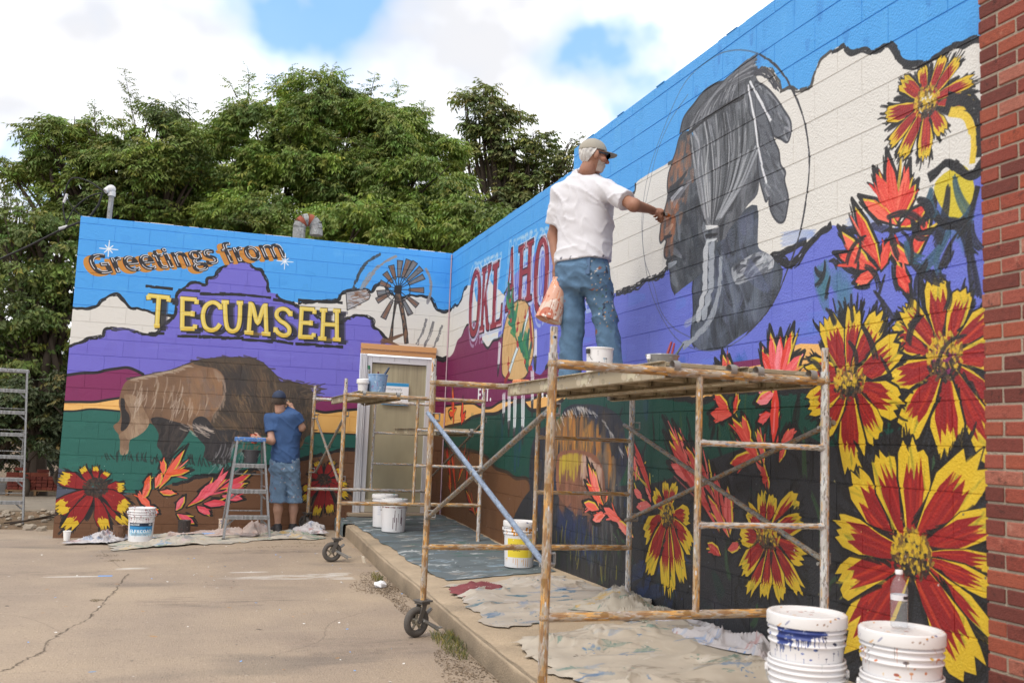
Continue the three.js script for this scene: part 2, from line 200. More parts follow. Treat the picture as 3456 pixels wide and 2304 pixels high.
oval:[7.47,3.92,7.29,3.99,7.1,4.03,6.66,4,6.3,3.72,6.07,3.44,5.99,3.11,6.05,2.8,6.17,2.53,6.4,2.27,6.64,2.1,6.95,2.01,7.26,2,7.51,2.06,7.77,2.2,7.97,2.43,8.09,2.66,8.15,2.98,8.11,3.22,8,3.45,7.82,3.68,7.63,3.83],
oval2:[6.7,3.89,6.44,3.78,6.23,3.6,6.13,3.42,6.01,3.1,6.05,2.8,6.23,2.55,6.34,2.36,6.54,2.21,6.83,2.1],
collar:[7.33,2.51,7.5,2.55,7.65,2.56,7.75,2.53,7.81,2.48,7.79,2.43,7.7,2.41,7.53,2.4,7.38,2.4],
scarf:[7.1,2.74,7.21,2.73,7.23,2.67,7.13,2.64,7.05,2.63,7.05,2.55,7.24,2.52,7.28,2.37,7.2,2.27,7.03,2.2,6.86,2.13],
jaw:[6.49,3.2,6.66,3.18,6.76,3.13,6.53,3.12,6.66,3.14,6.46,2.71,6.51,2.72,6.6,2.7,6.65,2.64,6.4,2.92,6.47,2.94,7.01,2.87,6.95,2.78],
fA:[8.95,.88,9.08,.9,8.95,.99,8.49,1.21,8.76,1.38,9,1.42,9.36,1.38,9.48,1.14,9.49,.93,9.45,.82,9.45,.59,9.32,.42,8.49,.37,8.38,.7,8.38,.94],
fB:[8.5,1.71,8.62,1.71,8.5,1.8,8.15,1.84,8.32,2.09,8.55,2.12,8.74,2.07,8.89,1.87,8.89,1.58,8.75,1.43,8.52,1.24,8.29,1.45,8.15,1.6],
fC:[9.17,1.79,9.28,1.78,9.17,1.9,8.82,1.97,8.92,2.09,9.12,2.18,9.3,2.1,9.48,1.99,9.51,1.79,9.49,1.55,9.47,1.33,9.18,1.34,8.9,1.44,8.81,1.69],
fD:[6.52,.87,6.63,.87,6.51,.97,6.13,.7,6.29,1.02,6.48,1.11,6.61,1.11,6.85,.89,6.89,.68,6.8,.45,6.62,.32,6.46,.34,6.2,.43],
fE:[7.77,.84,7.88,.86,7.77,.91,7.46,.83,7.54,1,7.68,1.1,7.82,1.11,8.05,1.13,8.11,1,8.13,.76,8.1,.58,7.94,.51,7.76,.48,7.58,.48,7.48,.62],
fF:[9.07,3.03,9.15,3.04,9.04,3.1,8.77,3.04,8.8,2.91,8.9,2.8,9.07,2.75,9.19,2.85,9.37,2.96,9.37,3.05,9.29,3.17,9.19,3.23,9.04,3.22,8.91,3.21],
sA:[8.87,2.5,8.8,2.84,8.87,2.49,8.95,2.75,8.88,2.51,9,2.65,8.87,2.5,8.71,2.78,8.87,2.48,8.61,2.67,8.89,2.46,9.08,2.52,8.95,2.28,9.09,2.46,8.95,2.27,8.81,2.39,8.75,2.28,8.55,2.64,8.72,2.28,8.41,2.41,8.69,2.26,8.44,2.53,8.95,2.12,8.86,2.28,8.75,2.27,8.81,2.41,8.71,2.26,8.55,2.24],
sB:[7.84,1.73,7.69,1.96,7.85,1.73,7.78,2.05,7.87,1.73,7.88,2.02,7.88,1.73,8,2.04,7.89,1.74,8.09,1.89,7.83,1.69,7.63,1.64,7.82,1.39,7.84,1.73,7.79,1.57,7.65,1.52],
sC:[7.33,1.7,7.16,1.91,7.34,1.7,7.24,1.96,7.35,1.7,7.32,1.92,7.33,1.58,7.14,1.71,7.36,1.57,7.09,1.58,7.38,1.57,7.43,1.7,7.7,1.27,7.36,1.55,7.58,1.39,7.48,1.56,7.63,1.32,7.34,1.26],
sD:[7.24,.82,6.51,1.48,7.24,.88,6.64,1.46,7.24,.84,6.86,1.36,7.3,.82,7.15,1.2,7.35,.8,7.32,1.12,7.25,.68,7.08,.74,7.33,.72,7.48,.77,6.96,1.13,6.55,1.23,7.16,.92,6.51,1.4],
sI:[7.58,1.37,7.33,1.56,7.77,1.17,7.58,1.39,7.84,1.33,7.83,1.6,7.88,1.28,7.97,1.48,7.73,1.27,7.65,1.48,7.44,1.21,7.63,1.36,7.01,1.13,6.77,1.36,7.35,.8,7.07,1.05,6.26,1,5.94,1.38,7.59,1.27,7.41,1.32,7.92,1.38,8.03,1.48,7.78,1.1,7.7,1.27],
sE:[5.31,.84,5.05,1.19,5.35,.87,5.15,1.15,5.4,.86,5.02,1.02,5.31,.82,4.98,.85,5.44,.79,5.18,.72,5.44,.88,5.48,.97,5.74,.75,5.4,.84,5.98,.66,5.66,.76],
sF:[6,1.08,5.94,1.36,6.03,1.09,6.1,1.27,6.11,.96,5.96,1.02,6.26,.94,6.14,1.16,6.26,.92,6.01,.89,5.96,1.12,5.83,1.35],
sG:[.47,1.54,.35,2.05,.87,1.54,.88,1.86,.44,1.7,.57,1.75,.86,1.57,1.03,1.69,.45,1.68,.2,1.72],
sH:[.53,.7,.17,1.26,.74,.66,.44,1.21,1.2,.74,1.27,1.18,.49,.64,.34,.89,1.69,.46,1.2,.74,1.68,.48,1.82,.68,.81,.81,1.13,1.17],
};
const pts2 = (a) => { const o = []; for (let i = 0; i < a.length; i += 2) o.push([a[i], a[i + 1]]); return o; };
let ctx, BR = 0.006;
function path(p, close = true) { ctx.beginPath(); p.forEach(([x, y], i) => i ? ctx.lineTo(x, y) : ctx.moveTo(x, y)); if (close) ctx.closePath(); }
function smooth(p, close = true, n = 5) { const c = new THREE.CatmullRomCurve3(p.map(([x, y]) => V(x, y, 0)), close, 'centripetal'); return c.getPoints(p.length * n).map((q) => [q.x, q.y]); }
const fill = (p, c, a = 1) => { path(p); ctx.fillStyle = css(c, a); ctx.fill(); };
function line(p, w, c, a = 1) { path(p, false); ctx.strokeStyle = css(c, a); ctx.lineWidth = w; ctx.lineCap = ctx.lineJoin = 'round'; ctx.stroke(); }
// dry brush line: bristles that skip
function rough(p, w, c, dens = 0.8, wig = 0.3) {
  const cu = new THREE.CatmullRomCurve3(p.map(([x, y]) => V(x, y, 0)), false, 'centripetal'), L = cu.getLength(), n = Math.max(6, Math.round(L / 0.012)), q = cu.getSpacedPoints(n);
  const nb = Math.max(4, Math.round(w / 0.007)); ctx.lineCap = 'butt';
  for (let b = 0; b < nb; b++) {
    const off = (b + 0.5) / nb - 0.5, s0 = rnd() * 100;
    for (let i = 0; i < n; i++) {
      const prof = 0.75 + 0.5 * N3(i * 0.09, 7.3, p[0][0] * 5), edge = 1 - Math.pow(Math.abs(off) * 2, 3) * 0.55, keep = N3(i * 0.21 + s0, b * 0.9, 3.3) * 0.9 + 0.5;
      if (keep > dens * edge + 0.25) continue;
      const a = q[i], d = q[i + 1], tx = d.x - a.x, ty = d.y - a.y, l = Math.hypot(tx, ty) || 1, o = off * w * prof + wig * 0.02 * N3(i * 0.13, s0 * 0.01, 8.8);
      ctx.beginPath(); ctx.moveTo(a.x - ty / l * o, a.y + tx / l * o); ctx.lineTo(d.x - ty / l * o + tx * 0.4, d.y + tx / l * o + ty * 0.4); ctx.lineWidth = w / nb * 1.5; ctx.strokeStyle = css(jit(c, 8), 0.92); ctx.stroke();
    }
  }
}
// loaded stroke that tapers, made of bristles, with a bend
function stroke(x0, y0, x1, y1, w, c, a = 0.8, bend = 0, taper = 0.6) {
  const n = clamp(Math.round(w / BR), 2, 40), dx = x1 - x0, dy = y1 - y0, l = Math.hypot(dx, dy) || 1, nx = -dy / l, ny = dx / l; ctx.lineCap = 'round';
  for (let b = 0; b < n; b++) { const o = ((b + 0.5) / n - 0.5) * w, t0 = rnd() * 0.12, t1 = 1 - rnd() * 0.15; ctx.beginPath(); ctx.moveTo(x0 + dx * t0 + nx * o, y0 + dy * t0 + ny * o);
    ctx.quadraticCurveTo(x0 + dx * 0.5 + nx * (o + bend * l), y0 + dy * 0.5 + ny * (o + bend * l), x0 + dx * t1 + nx * o * (1 - taper), y0 + dy * t1 + ny * o * (1 - taper)); ctx.lineWidth = w / n * 1.4; ctx.strokeStyle = css(jit(c, 10), a * (0.6 + 0.4 * rnd())); ctx.stroke(); }
}
function petal(cx, cy, tx, ty, r0, w, C, tipC, o = {}) {   // r0: start distance from the centre
  const l = Math.hypot(tx - cx, ty - cy), ux = (tx - cx) / l, uy = (ty - cy) / l, nx = -uy, ny = ux, bend = rr(-0.09, 0.09);
  const at = (s, q) => [cx + ux * (r0 + (l - r0) * s) + nx * (q * w + bend * l * s * s), cy + uy * (r0 + (l - r0) * s) + ny * (q * w + bend * l * s * s)];
  const j = (k = 0.16) => (rnd() - 0.5) * k, K = o.black || [26, 25, 26];
  const nt = 2 + Math.floor(rnd() * 2), tip = []; for (let k = 0; k <= nt * 2; k++) { const q = lerp(-0.34, 0.34, k / (nt * 2)); tip.push(at(k % 2 ? rr(0.84, 0.92) : rr(0.94, 1.08) - Math.abs(q) * 0.15, q + j(0.06))); }
  const outer = [at(0, -0.2), at(0.3, -0.36 + j()), at(0.6, -0.5 + j()), at(0.85, -0.46 + j()), ...tip, at(0.84, 0.46 + j()), at(0.58, 0.5 + j()), at(0.28, 0.36 + j()), at(0, 0.2)];
  // black contour laid on in separate, uneven sweeps
  for (const s of [-1, 1]) for (let k = 0; k < 4; k++) { const a = at(rr(0, 0.3), s * rr(0.24, 0.34)), b = at(rr(0.8, 1.12), s * rr(0.42, 0.66)); stroke(a[0], a[1], b[0], b[1], w * rr(0.08, 0.36), K, 0.95, s * (ny * 0 + 1) * rr(-0.16, -0.04), rr(0.2, 0.7)); }
  for (let k = 0; k < 4; k++) { const q = rr(-0.5, 0.5), a = at(0.9, q), b = at(rr(1.02, 1.2), q * rr(0.8, 1.3)); stroke(a[0], a[1], b[0], b[1], w * rr(0.06, 0.14), K, 0.9, rr(-0.2, 0.2), 0.8); }
  path(outer); ctx.strokeStyle = css(K, 0.95); ctx.lineWidth = w * rr(0.06, 0.16); ctx.lineJoin = 'round'; ctx.stroke();
  const rt = o.red ?? 0.68;
  if (o.tipOnly) { fill(outer, C); const tp = [at(rt, -0.44), ...tip, at(rt, 0.44), at(rt * 0.92, 0.2), at(rt * 1.02, 0.05), at(rt * 0.9, -0.12)]; fill(tp, tipC); for (let k = 0; k < 8; k++) { const q = rr(-0.4, 0.4), a = at(1, q), b = at(rt - rr(0.02, 0.14), q); stroke(a[0], a[1], b[0], b[1], w * 0.07, tipC, 0.9); } for (let k = 0; k < 8; k++) { const q = rr(-0.35, 0.35), a = at(rr(0, 0.2), q * 0.6), b = at(rr(0.5, 0.8) * rt, q); stroke(a[0], a[1], b[0], b[1], w * 0.1, rnd() < 0.4 ? [186, 46, 36] : [146, 26, 32], 0.4); } return; }
  fill(outer, tipC);
  for (let k = 0; k < 10; k++) { const a = at(rr(0.1, 0.6), rr(-0.42, 0.42)), b = at(rr(0.65, 0.98), rr(-0.4, 0.4)); stroke(a[0], a[1], b[0], b[1], w * rr(0.06, 0.16), [[176, 158, 40], [214, 182, 40], [240, 208, 60], [150, 146, 44]][Math.floor(rnd() * 4)], 0.45); }
  const nr = 2 + Math.floor(rnd() * 2), rtip = []; for (let k = 0; k <= nr * 2; k++) { const q = lerp(-0.26, 0.26, k / (nr * 2)); rtip.push(at(rt * (k % 2 ? rr(0.76, 0.9) : rr(0.96, 1.2)), q + j(0.06))); }
  fill([at(0.0, -0.17), at(0.25, -0.3 + j(0.1)), at(rt * 0.7, -0.37 + j(0.1)), ...rtip, at(rt * 0.7, 0.37 + j(0.1)), at(0.25, 0.3 + j(0.1)), at(0.0, 0.17)], C);
  for (let k = 0; k < 12; k++) { const q = rr(-0.32, 0.32), a = at(rr(0, 0.3), q * 0.7), b = at(rt * rr(0.6, 1.05), q); stroke(a[0], a[1], b[0], b[1], w * rr(0.05, 0.1), [[190, 44, 30], [150, 26, 30], [132, 24, 28], [206, 70, 34]][Math.floor(rnd() * 4)], 0.45); }
}
function daisy(a, o = {}) {
  const p = pts2(a), [c, px, py] = p, tips = p.slice(3), rx = Math.hypot(px[0] - c[0], px[1] - c[1]), ry = Math.hypot(py[0] - c[0], py[1] - c[1]);
  const RED = o.colour || [148, 24, 27], YEL = [226, 190, 44]; for (let k = 0; k < tips.length * 2; k++) { const t = tips[k % tips.length], u = tips[(k + 1) % tips.length], m = [(t[0] + u[0]) / 2, (t[1] + u[1]) / 2]; stroke(lerp(c[0], m[0], 0.25), lerp(c[1], m[1], 0.25), lerp(c[0], m[0], rr(0.7, 1.05)), lerp(c[1], m[1], rr(0.7, 1.05)), rx * rr(0.3, 0.6), [27, 27, 29], 0.9, rr(-0.1, 0.1), 0.5); }
  tips.forEach((t, i) => { const l = Math.hypot(t[0] - c[0], t[1] - c[1]), pr = tips[(i + tips.length - 1) % tips.length], nx = tips[(i + 1) % tips.length];
    const gap = (Math.abs(Math.atan2((pr[0] - c[0]) * (nx[1] - c[1]) - (pr[1] - c[1]) * (nx[0] - c[0]), (pr[0] - c[0]) * (nx[0] - c[0]) + (pr[1] - c[1]) * (nx[1] - c[1])))) / 2;
    petal(c[0], c[1], t[0], t[1], Math.min(rx, ry) * 0.75, clamp(l * gap * (o.wide || 0.6), l * 0.15, l * 0.42), RED, YEL, o); });
  for (let k = 0; k < (o.dabs || 150); k++) { const an = rnd() * 6.283, q = Math.sqrt(rnd()), x = c[0] + Math.cos(an) * rx * q, y = c[1] + Math.sin(an) * ry * q * 1.05, low = (c[1] - y) / ry;
    const col = o.dark ? (rnd() < 0.6 ? [70, 54, 44] : [40, 36, 34]) : low + (rnd() - 0.5) > 0.35 ? (rnd() < 0.5 ? [88, 66, 46] : [40, 36, 32]) : rnd() < 0.62 ? [214, 178, 44] : rnd() < 0.5 ? [150, 124, 44] : [110, 82, 44];
    stroke(x, y, x + rr(-1, 1) * rx * 0.16, y + rr(0.3, 1) * ry * 0.28, rx * 0.16, col, 0.9); }
}
function spikes(a, cols, w, o = {}) {
  const p = pts2(a);
  for (let pass = 0; pass < 3; pass++) for (let i = 0; i + 1 < p.length; i += 2) {
    const [b, t] = [p[i], p[i + 1]], l = Math.hypot(t[0] - b[0], t[1] - b[1]), ux = (t[0] - b[0]) / l, uy = (t[1] - b[1]) / l, nx = -uy, ny = ux, ww = Math.min(w, l * 0.42);
    const shp = (k, s0 = 0, s1 = 1) => [[b[0] + ux * l * s0, b[1] + uy * l * s0], [b[0] + ux * l * 0.45 + nx * ww * 0.5 * k, b[1] + uy * l * 0.45 + ny * ww * 0.5 * k], [b[0] + ux * l * 0.75 + nx * ww * 0.36 * k, b[1] + uy * l * 0.75 + ny * ww * 0.36 * k], [b[0] + ux * l * s1, b[1] + uy * l * s1], [b[0] + ux * l * 0.7 - nx * ww * 0.4 * k, b[1] + uy * l * 0.7 - ny * ww * 0.4 * k], [b[0] + ux * l * 0.3 - nx * ww * 0.44 * k, b[1] + uy * l * 0.3 - ny * ww * 0.44 * k]];
    if (pass === 0) { path(shp(1.25, -0.02, 1.14)); ctx.strokeStyle = css([28, 27, 28], 0.95); ctx.lineWidth = ww * 0.3; ctx.lineJoin = 'round'; ctx.stroke(); stroke(b[0] + ux * l * 0.3 + nx * ww * 0.8, b[1] + uy * l * 0.3 + ny * ww * 0.8, t[0] + nx * ww * 0.35 + ux * l * 0.1, t[1] + ny * ww * 0.35 + uy * l * 0.1, ww * 0.3, [28, 27, 28], 0.9, rr(-0.15, 0.15), 0.8); }
    if (pass === 1) for (let k = 0; k < 3; k++) { const a2 = rr(-0.5, 0.5), s0 = rr(0.1, 0.5), L2 = l * rr(0.4, 0.75), q0 = [b[0] + ux * l * s0, b[1] + uy * l * s0], dx = ux * Math.cos(a2) - uy * Math.sin(a2), dy = ux * Math.sin(a2) + uy * Math.cos(a2); stroke(q0[0], q0[1], q0[0] + dx * L2 * 1.12, q0[1] + dy * L2 * 1.12, ww * 0.42, [28, 27, 28], 0.95, rr(-0.1, 0.1), 0.85); stroke(q0[0], q0[1], q0[0] + dx * L2, q0[1] + dy * L2, ww * 0.3, rnd() < 0.3 ? [222, 190, 60] : cols[Math.floor(rnd() * cols.length)], 0.95, rr(-0.1, 0.1), 0.85); }
    if (pass === 1) fill(shp(1.05), rnd() < 0.55 ? [226, 196, 60] : cols[0]);
    if (pass === 2) { const s = shp(0.86, 0, 0.96).map(([x, y]) => [x + nx * ww * 0.09, y + ny * ww * 0.09]); fill(s, cols[i / 2 % cols.length | 0]); for (let k = 0; k < 6; k++) { const q = rr(-0.22, 0.3) * ww; stroke(b[0] + ux * l * 0.15 + nx * q, b[1] + uy * l * 0.15 + ny * q, b[0] + ux * l * rr(0.5, 0.95) + nx * q * 0.3, b[1] + uy * l * rr(0.5, 0.95) + ny * q * 0.3, ww * 0.14, cols[Math.floor(rnd() * cols.length)], 0.6); } }
  }
}
// hand-lettered slab capitals as centre lines in a unit box
const GLYPH = {
  T: [[0, .07, 1, .07], [.5, .07, .5, .95], [.24, .95, .76, .95], [.02, .07, .02, .2], [.98, .07, .98, .2]],
  E: [[.12, .06, .12, .95], [0, .06, .95, .06], [.12, .5, .75, .5], [0, .95, .95, .95], [.95, .06, .95, .2], [.75, .42, .75, .58], [.95, .82, .95, .95]],
  C: [[.95, .1, .95, .28], [.95, .22, .8, .1, .55, .05, .25, .15, .1, .35, .08, .6, .22, .88, .5, .97, .78, .9, .95, .75]],
  U: [[0, .05, .34, .05], [.7, .05, 1, .05], [.15, .05, .15, .7, .25, .9, .5, .97, .75, .9, .86, .7, .86, .05]],
  M: [[.16, .06, .16, .95], [.06, .06, .2, .06, .5, .62, .8, .06, .94, .06], [.84, .06, .84, .95], [0, .95, .34, .95], [.66, .95, 1, .95]],
  S: [[.92, .08, .92, .26], [.9, .2, .72, .07, .42, .05, .16, .16, .12, .34, .35, .48, .65, .56, .88, .7, .84, .88, .55, .97, .25, .92, .08, .8], [.08, .74, .08, .92]],
  H: [[.18, .06, .18, .95], [.82, .06, .82, .95], [.18, .5, .82, .5], [0, .06, .36, .06], [.64, .06, 1, .06], [0, .95, .36, .95], [.64, .95, 1, .95]],
};
function glyph(ch, quad, layers) {
  const [a, b, c, d] = pts2(quad), at = (x, y) => [lerp(lerp(a[0], b[0], x), lerp(d[0], c[0], x), y), lerp(lerp(a[1], b[1], x), lerp(d[1], c[1], x), y)];
  for (const [col, w, ox, oy, al] of layers) for (const s of GLYPH[ch]) {
    const q = pts2(s).map(([x, y]) => { const e = at(x, y); return [e[0] + ox, e[1] + oy]; }), sm = q.length > 4 ? smooth(q, false, 6) : q;
    path(sm, false); ctx.strokeStyle = css(col, al ?? 1); ctx.lineWidth = w; ctx.lineCap = 'butt'; ctx.lineJoin = 'miter'; ctx.stroke();
    if (sm.length === 2 || true) { ctx.lineCap = 'square'; }
  }
}
function words(text, x, y, ang, size, font, fnPaint, sx = 1, skew = 0) { ctx.save(); ctx.translate(x, y); ctx.rotate(ang); ctx.transform(size / 100 * sx, 0, skew * size / 100, -size / 100, 0, 0); ctx.font = font; ctx.textBaseline = 'alphabetic'; fnPaint(ctx); ctx.restore(); }
const band = (arr, x0, x1, c, bottom = -0.2) => { const p = smooth(pts2(arr), false, 4); fill([[x0, p[0][1]], ...p, [x1, p[p.length - 1][1]], [x1, bottom], [x0, bottom]], c); };
const BLACK = [30, 30, 33];
function paintUnevenness(x0, x1, y1, n) { for (let k = 0; k < n; k++) { const x = rr(x0, x1), y = rr(0, y1), l = rr(0.15, 0.6); stroke(x, y, x + rr(-0.05, 0.05), y + l, rr(0.05, 0.22), rnd() < 0.5 ? [255, 255, 255] : [20, 30, 60], 0.013); } }
function speckle(x0, x1, y0, y1, n, cols) { for (let k = 0; k < n; k++) { ctx.fillStyle = css(cols[Math.floor(rnd() * cols.length)], rr(0.3, 0.9)); ctx.beginPath(); ctx.arc(rr(x0, x1), rr(y0, y1), rr(0.002, 0.007), 0, 7); ctx.fill(); } }
function hairs(shape, n, dir, len, w, cols, al = 0.6) {   // short fur strokes inside a shape
  const p = pts2(shape), xs = p.map((q) => q[0]), ys = p.map((q) => q[1]), x0 = Math.min(...xs), x1 = Math.max(...xs), y0 = Math.min(...ys), y1 = Math.max(...ys);
  const inside = (x, y) => { let k = false; for (let i = 0, j = p.length - 1; i < p.length; j = i++) if ((p[i][1] > y) !== (p[j][1] > y) && x < (p[j][0] - p[i][0]) * (y - p[i][1]) / (p[j][1] - p[i][1]) + p[i][0]) k = !k; return k; };
  ctx.save(); path(smooth(p, true, 3)); ctx.clip();
  for (let k = 0; k < n; k++) { const x = rr(x0, x1), y = rr(y0, y1); if (!inside(x, y)) continue; const a = dir(x, y) + rr(-0.3, 0.3), l = len * rr(0.5, 1.3); stroke(x, y, x + Math.cos(a) * l, y + Math.sin(a) * l, w * rr(0.6, 1.4), cols[Math.floor(rnd() * cols.length)], al, rr(-0.2, 0.2), 0.7); }
  ctx.restore();
}
function drawL() {
  rnd = rngOf(101);
  ctx.fillStyle = css([74, 168, 246]); ctx.fillRect(-5, -0.5, 6, 5);
  for (let k = 0; k < 60; k++) { const x = rr(-4.8, 0), y = rr(2.4, 3.9); stroke(x, y, x + rr(0.1, 0.4), y + rr(-0.02, 0.02), rr(0.04, 0.15), rnd() < 0.6 ? [90, 178, 246] : [62, 156, 236], 0.25); }
  band(T.Lcloud, -4.9, 0.1, [228, 226, 219]); 
  for (let k = 0; k < 40; k++) { const x = rr(-4.7, -0.1), y = rr(2.5, 3.0); }
  rough(pts2(T.Lcloud).slice(0, 14), 0.045, BLACK, 0.62, 1); rough(pts2(T.Lcloud).slice(14), 0.05, BLACK, 0.62, 1);
  band(T.Lpurple, -4.9, -0.75, [118, 112, 212]); rough(pts2(T.Lpurple).slice(0, 14), 0.05, BLACK, 0.55, 1); rough(pts2(T.Lpurple).slice(13, 33), 0.05, BLACK, 0.6, 1); rough(pts2(T.Lpurple).slice(33), 0.05, BLACK, 0.6, 1);
  ctx.fillStyle = css([118, 112, 212]); ctx.fillRect(-4.9, -0.3, 3.72, 2.3);
  for (let k = 0; k < 40; k++) { const x = rr(-4.8, -1.3), y = rr(1.7, 2.6); stroke(x, y, x + rr(0.2, 0.5), y + rr(-0.03, 0.03), rr(0.05, 0.14), rnd() < 0.5 ? [126, 122, 220] : [112, 104, 206], 0.25); }
  band(T.Lmaroon, -4.9, 0.1, [134, 40, 96]); ctx.save(); band(T.LmaroonCorner, -0.22, 0.1, [118, 24, 74]); ctx.restore(); line(pts2(T.LmaroonCorner), 0.07, BLACK); line(smooth(pts2(T.Lmaroon).slice(0, 8), false), 0.035, BLACK, 0.95);
  band(T.Ltan, -4.9, 0.1, [246, 194, 112]); line(smooth(pts2(T.Ltan).slice(0, 5), false), 0.03, BLACK, 0.95); line(smooth(pts2(T.Ltan).slice(-4), false), 0.035, BLACK, 0.95);
  band(T.Lgreen, -4.9, 0.1, [34, 104, 93]); line(smooth(pts2(T.Lgreen).slice(0, 5), false), 0.022, BLACK, 0.95); line(smooth(pts2(T.Lgreen).slice(-3), false), 0.02, BLACK, 0.9);
  for (let k = 0; k < 60; k++) { const x = rr(-4.8, -1.3), y = rr(0.5, 1.4); stroke(x, y, x + rr(0.1, 0.4), y + rr(-0.02, 0.02), rr(0.04, 0.12), rnd() < 0.5 ? [40, 112, 100] : [28, 96, 86], 0.3); }
  band(T.Lbrown, -4.9, 0.1, [114, 78, 52]); rough(pts2(T.Lbrown).slice(4, 15), 0.06, BLACK, 0.7, 0.6); rough(pts2(T.Lbrown).slice(15, 18), 0.05, BLACK, 0.8, 0.4);
  fill(smooth(pts2(T.Lgrey), true, 3), [78, 86, 104]);
  for (let k = 0; k < 50; k++) { const x = rr(-4.8, -1.3), y = rr(0.02, 0.5); stroke(x, y, x + rr(0.1, 0.5), y + rr(-0.02, 0.02), rr(0.04, 0.12), rnd() < 0.5 ? [122, 84, 58] : [104, 70, 46], 0.3); }
  // bison
  const B = smooth(pts2(T.bison), true, 3); for (let k = 0; k < 60; k++) { const b = B[Math.floor(rnd() * 90)]; stroke(b[0] - 0.04, b[1] + rr(-0.02, 0.03), b[0] + 0.08, b[1] + rr(-0.03, 0.03), 0.025, [74, 62, 60], 0.6); }
  fill(B, [128, 98, 74]); line(B.slice(0, 60), 0.014, BLACK, 0.7);
  hairs(T.bison, 260, (x) => -1.35, 0.3, 0.16, [[140, 108, 80], [112, 86, 66], [152, 120, 92], [104, 82, 66]], 0.22);
  fill(smooth(pts2(T.mane), true, 3), [82, 70, 58]); hairs(T.mane, 320, (x, y) => -1.2 - (x + 2.4) * 0.6, 0.34, 0.14, [[66, 56, 48], [100, 82, 62], [50, 46, 44], [88, 72, 56], [118, 92, 66]], 0.26);
  fill(smooth(pts2(T.bisonflank), true, 3), [134, 102, 76]); hairs(T.bisonflank, 160, () => -1.3, 0.26, 0.14, [[156, 120, 88], [124, 94, 70], [150, 112, 80], [132, 112, 100]], 0.25);
  fill(smooth(pts2(T.hindleg), true, 3), [150, 122, 96]); hairs(T.hindleg, 90, () => -1.4, 0.22, 0.1, [[172, 146, 120], [128, 102, 80], [182, 158, 132]], 0.3);
  fill(smooth(pts2(T.taildark), true, 3), [44, 40, 40]);
  fill(smooth(pts2(T.hindfur), true, 3), [52, 48, 48]); fill(smooth(pts2(T.foreleg), true, 3), [50, 48, 50]);
  hairs(T.hindfur, 200, () => -1.9, 0.14, 0.03, [[40, 38, 40], [72, 64, 60], [58, 52, 50]], 0.45); hairs(T.foreleg, 260, () => -1.7, 0.16, 0.03, [[42, 40, 42], [66, 62, 62], [56, 52, 54]], 0.45);
  for (let k = 0; k < 26; k++) { const x = rr(-2.95, -2.6), y = rr(0.9, 1.25); stroke(x, y, x + rr(-0.1, 0.0), y - rr(0.1, 0.22), 0.018, [150, 150, 154], 0.4, 0.1); }
  hairs(T.mane, 500, (x, y) => -1.3 - (x + 2.4) * 0.6, 0.2, 0.016, [[58, 50, 44], [48, 44, 42], [112, 92, 70], [98, 80, 62], [132, 108, 82]], 0.32);
  // dark hump stripe and pale accents
  for (let k = 0; k < 40; k++) { const x = rr(-2.95, -2.7), y = rr(1.9, 2.22); stroke(x, y, x + rr(-0.02, 0.12), y - rr(0.1, 0.3), 0.05, [58, 52, 50], 0.35, 0.15); }
  for (const [x0, x1, y0, y1, n, a] of [[-3.55, -3.05, 1.6, 1.98, 26, 0.35], [-3.98, -3.8, 1.55, 1.95, 16, 0.4], [-3.75, -3.6, 1.7, 2.05, 10, 0.3]]) for (let k = 0; k < n; k++) { const x = rr(x0, x1), y = rr(y0, y1); stroke(x, y, x - rr(0.0, 0.05), y - rr(0.1, 0.24), rr(0.01, 0.026), [196, 178, 160], a, 0.12, 0.7); }
  for (const b of smooth(pts2(T.bisonflank).slice(0, 5), false, 5)) stroke(b[0] - 0.02, b[1], b[0] + rr(-0.02, 0.01), b[1] - rr(0.06, 0.14), 0.03, [168, 148, 130], 0.28);
  for (let k = 0; k < 22; k++) { const x = rr(-3.42, -3.1), y = rr(1.3, 1.44); stroke(x, y, x + rr(0.08, 0.16), y + rr(-0.08, -0.02), 0.018, [206, 190, 176], 0.45, -0.1); }
  for (const b of smooth(pts2(T.bison).slice(0, 5), false, 6)) stroke(b[0], b[1] - 0.01, b[0] + 0.1, b[1] + rr(-0.03, 0.02), 0.03, [186, 168, 148], 0.35);
  for (let k = 0; k < 60; k++) { const x = rr(-2.02, -1.74), y = rr(1.72, 2.0); stroke(x, y, x + rr(0.06, 0.14), y + rr(-0.03, 0.05), 0.016, rnd() < 0.5 ? [62, 52, 46] : [100, 84, 66], 0.6); }
  for (let k = 0; k < 40; k++) { const x = rr(-2.75, -2.3), y = rr(1.12, 1.35); stroke(x, y, x + rr(-0.04, 0.02), y - rr(0.04, 0.12), 0.02, rnd() < 0.5 ? [150, 100, 80] : [120, 92, 70], 0.4); }
  for (let k = 0; k < 60; k++) { const x = -4.2 + k * 0.03 + rr(-0.02, 0.02); if (x > -2.6) break; const y = 0.98 - (x + 4.2) * 0.03; stroke(x, y - rr(0.02, 0.06), x + rr(-0.06, 0.03), y + rr(0.02, 0.1), 0.014, [30, 40, 38], 0.75, 0.1, 0.6); }
  daisy(T.daisyL, { dark: true, red: 0.74, tipOnly: true, ol: 0.2, wide: 0.5, dabs: 260 }); daisy(T.daisyL2, { dark: true, red: 0.78, tipOnly: true, wide: 0.5 });
  spikes(T.spikesL1, [[244, 104, 84], [236, 92, 46], [250, 124, 104]], 0.085); spikes(T.spikesL2, [[242, 92, 112], [248, 120, 134], [228, 70, 84]], 0.09);
  // windmill
  const [vane, tw] = [pts2(T.vane), pts2(T.tower)];
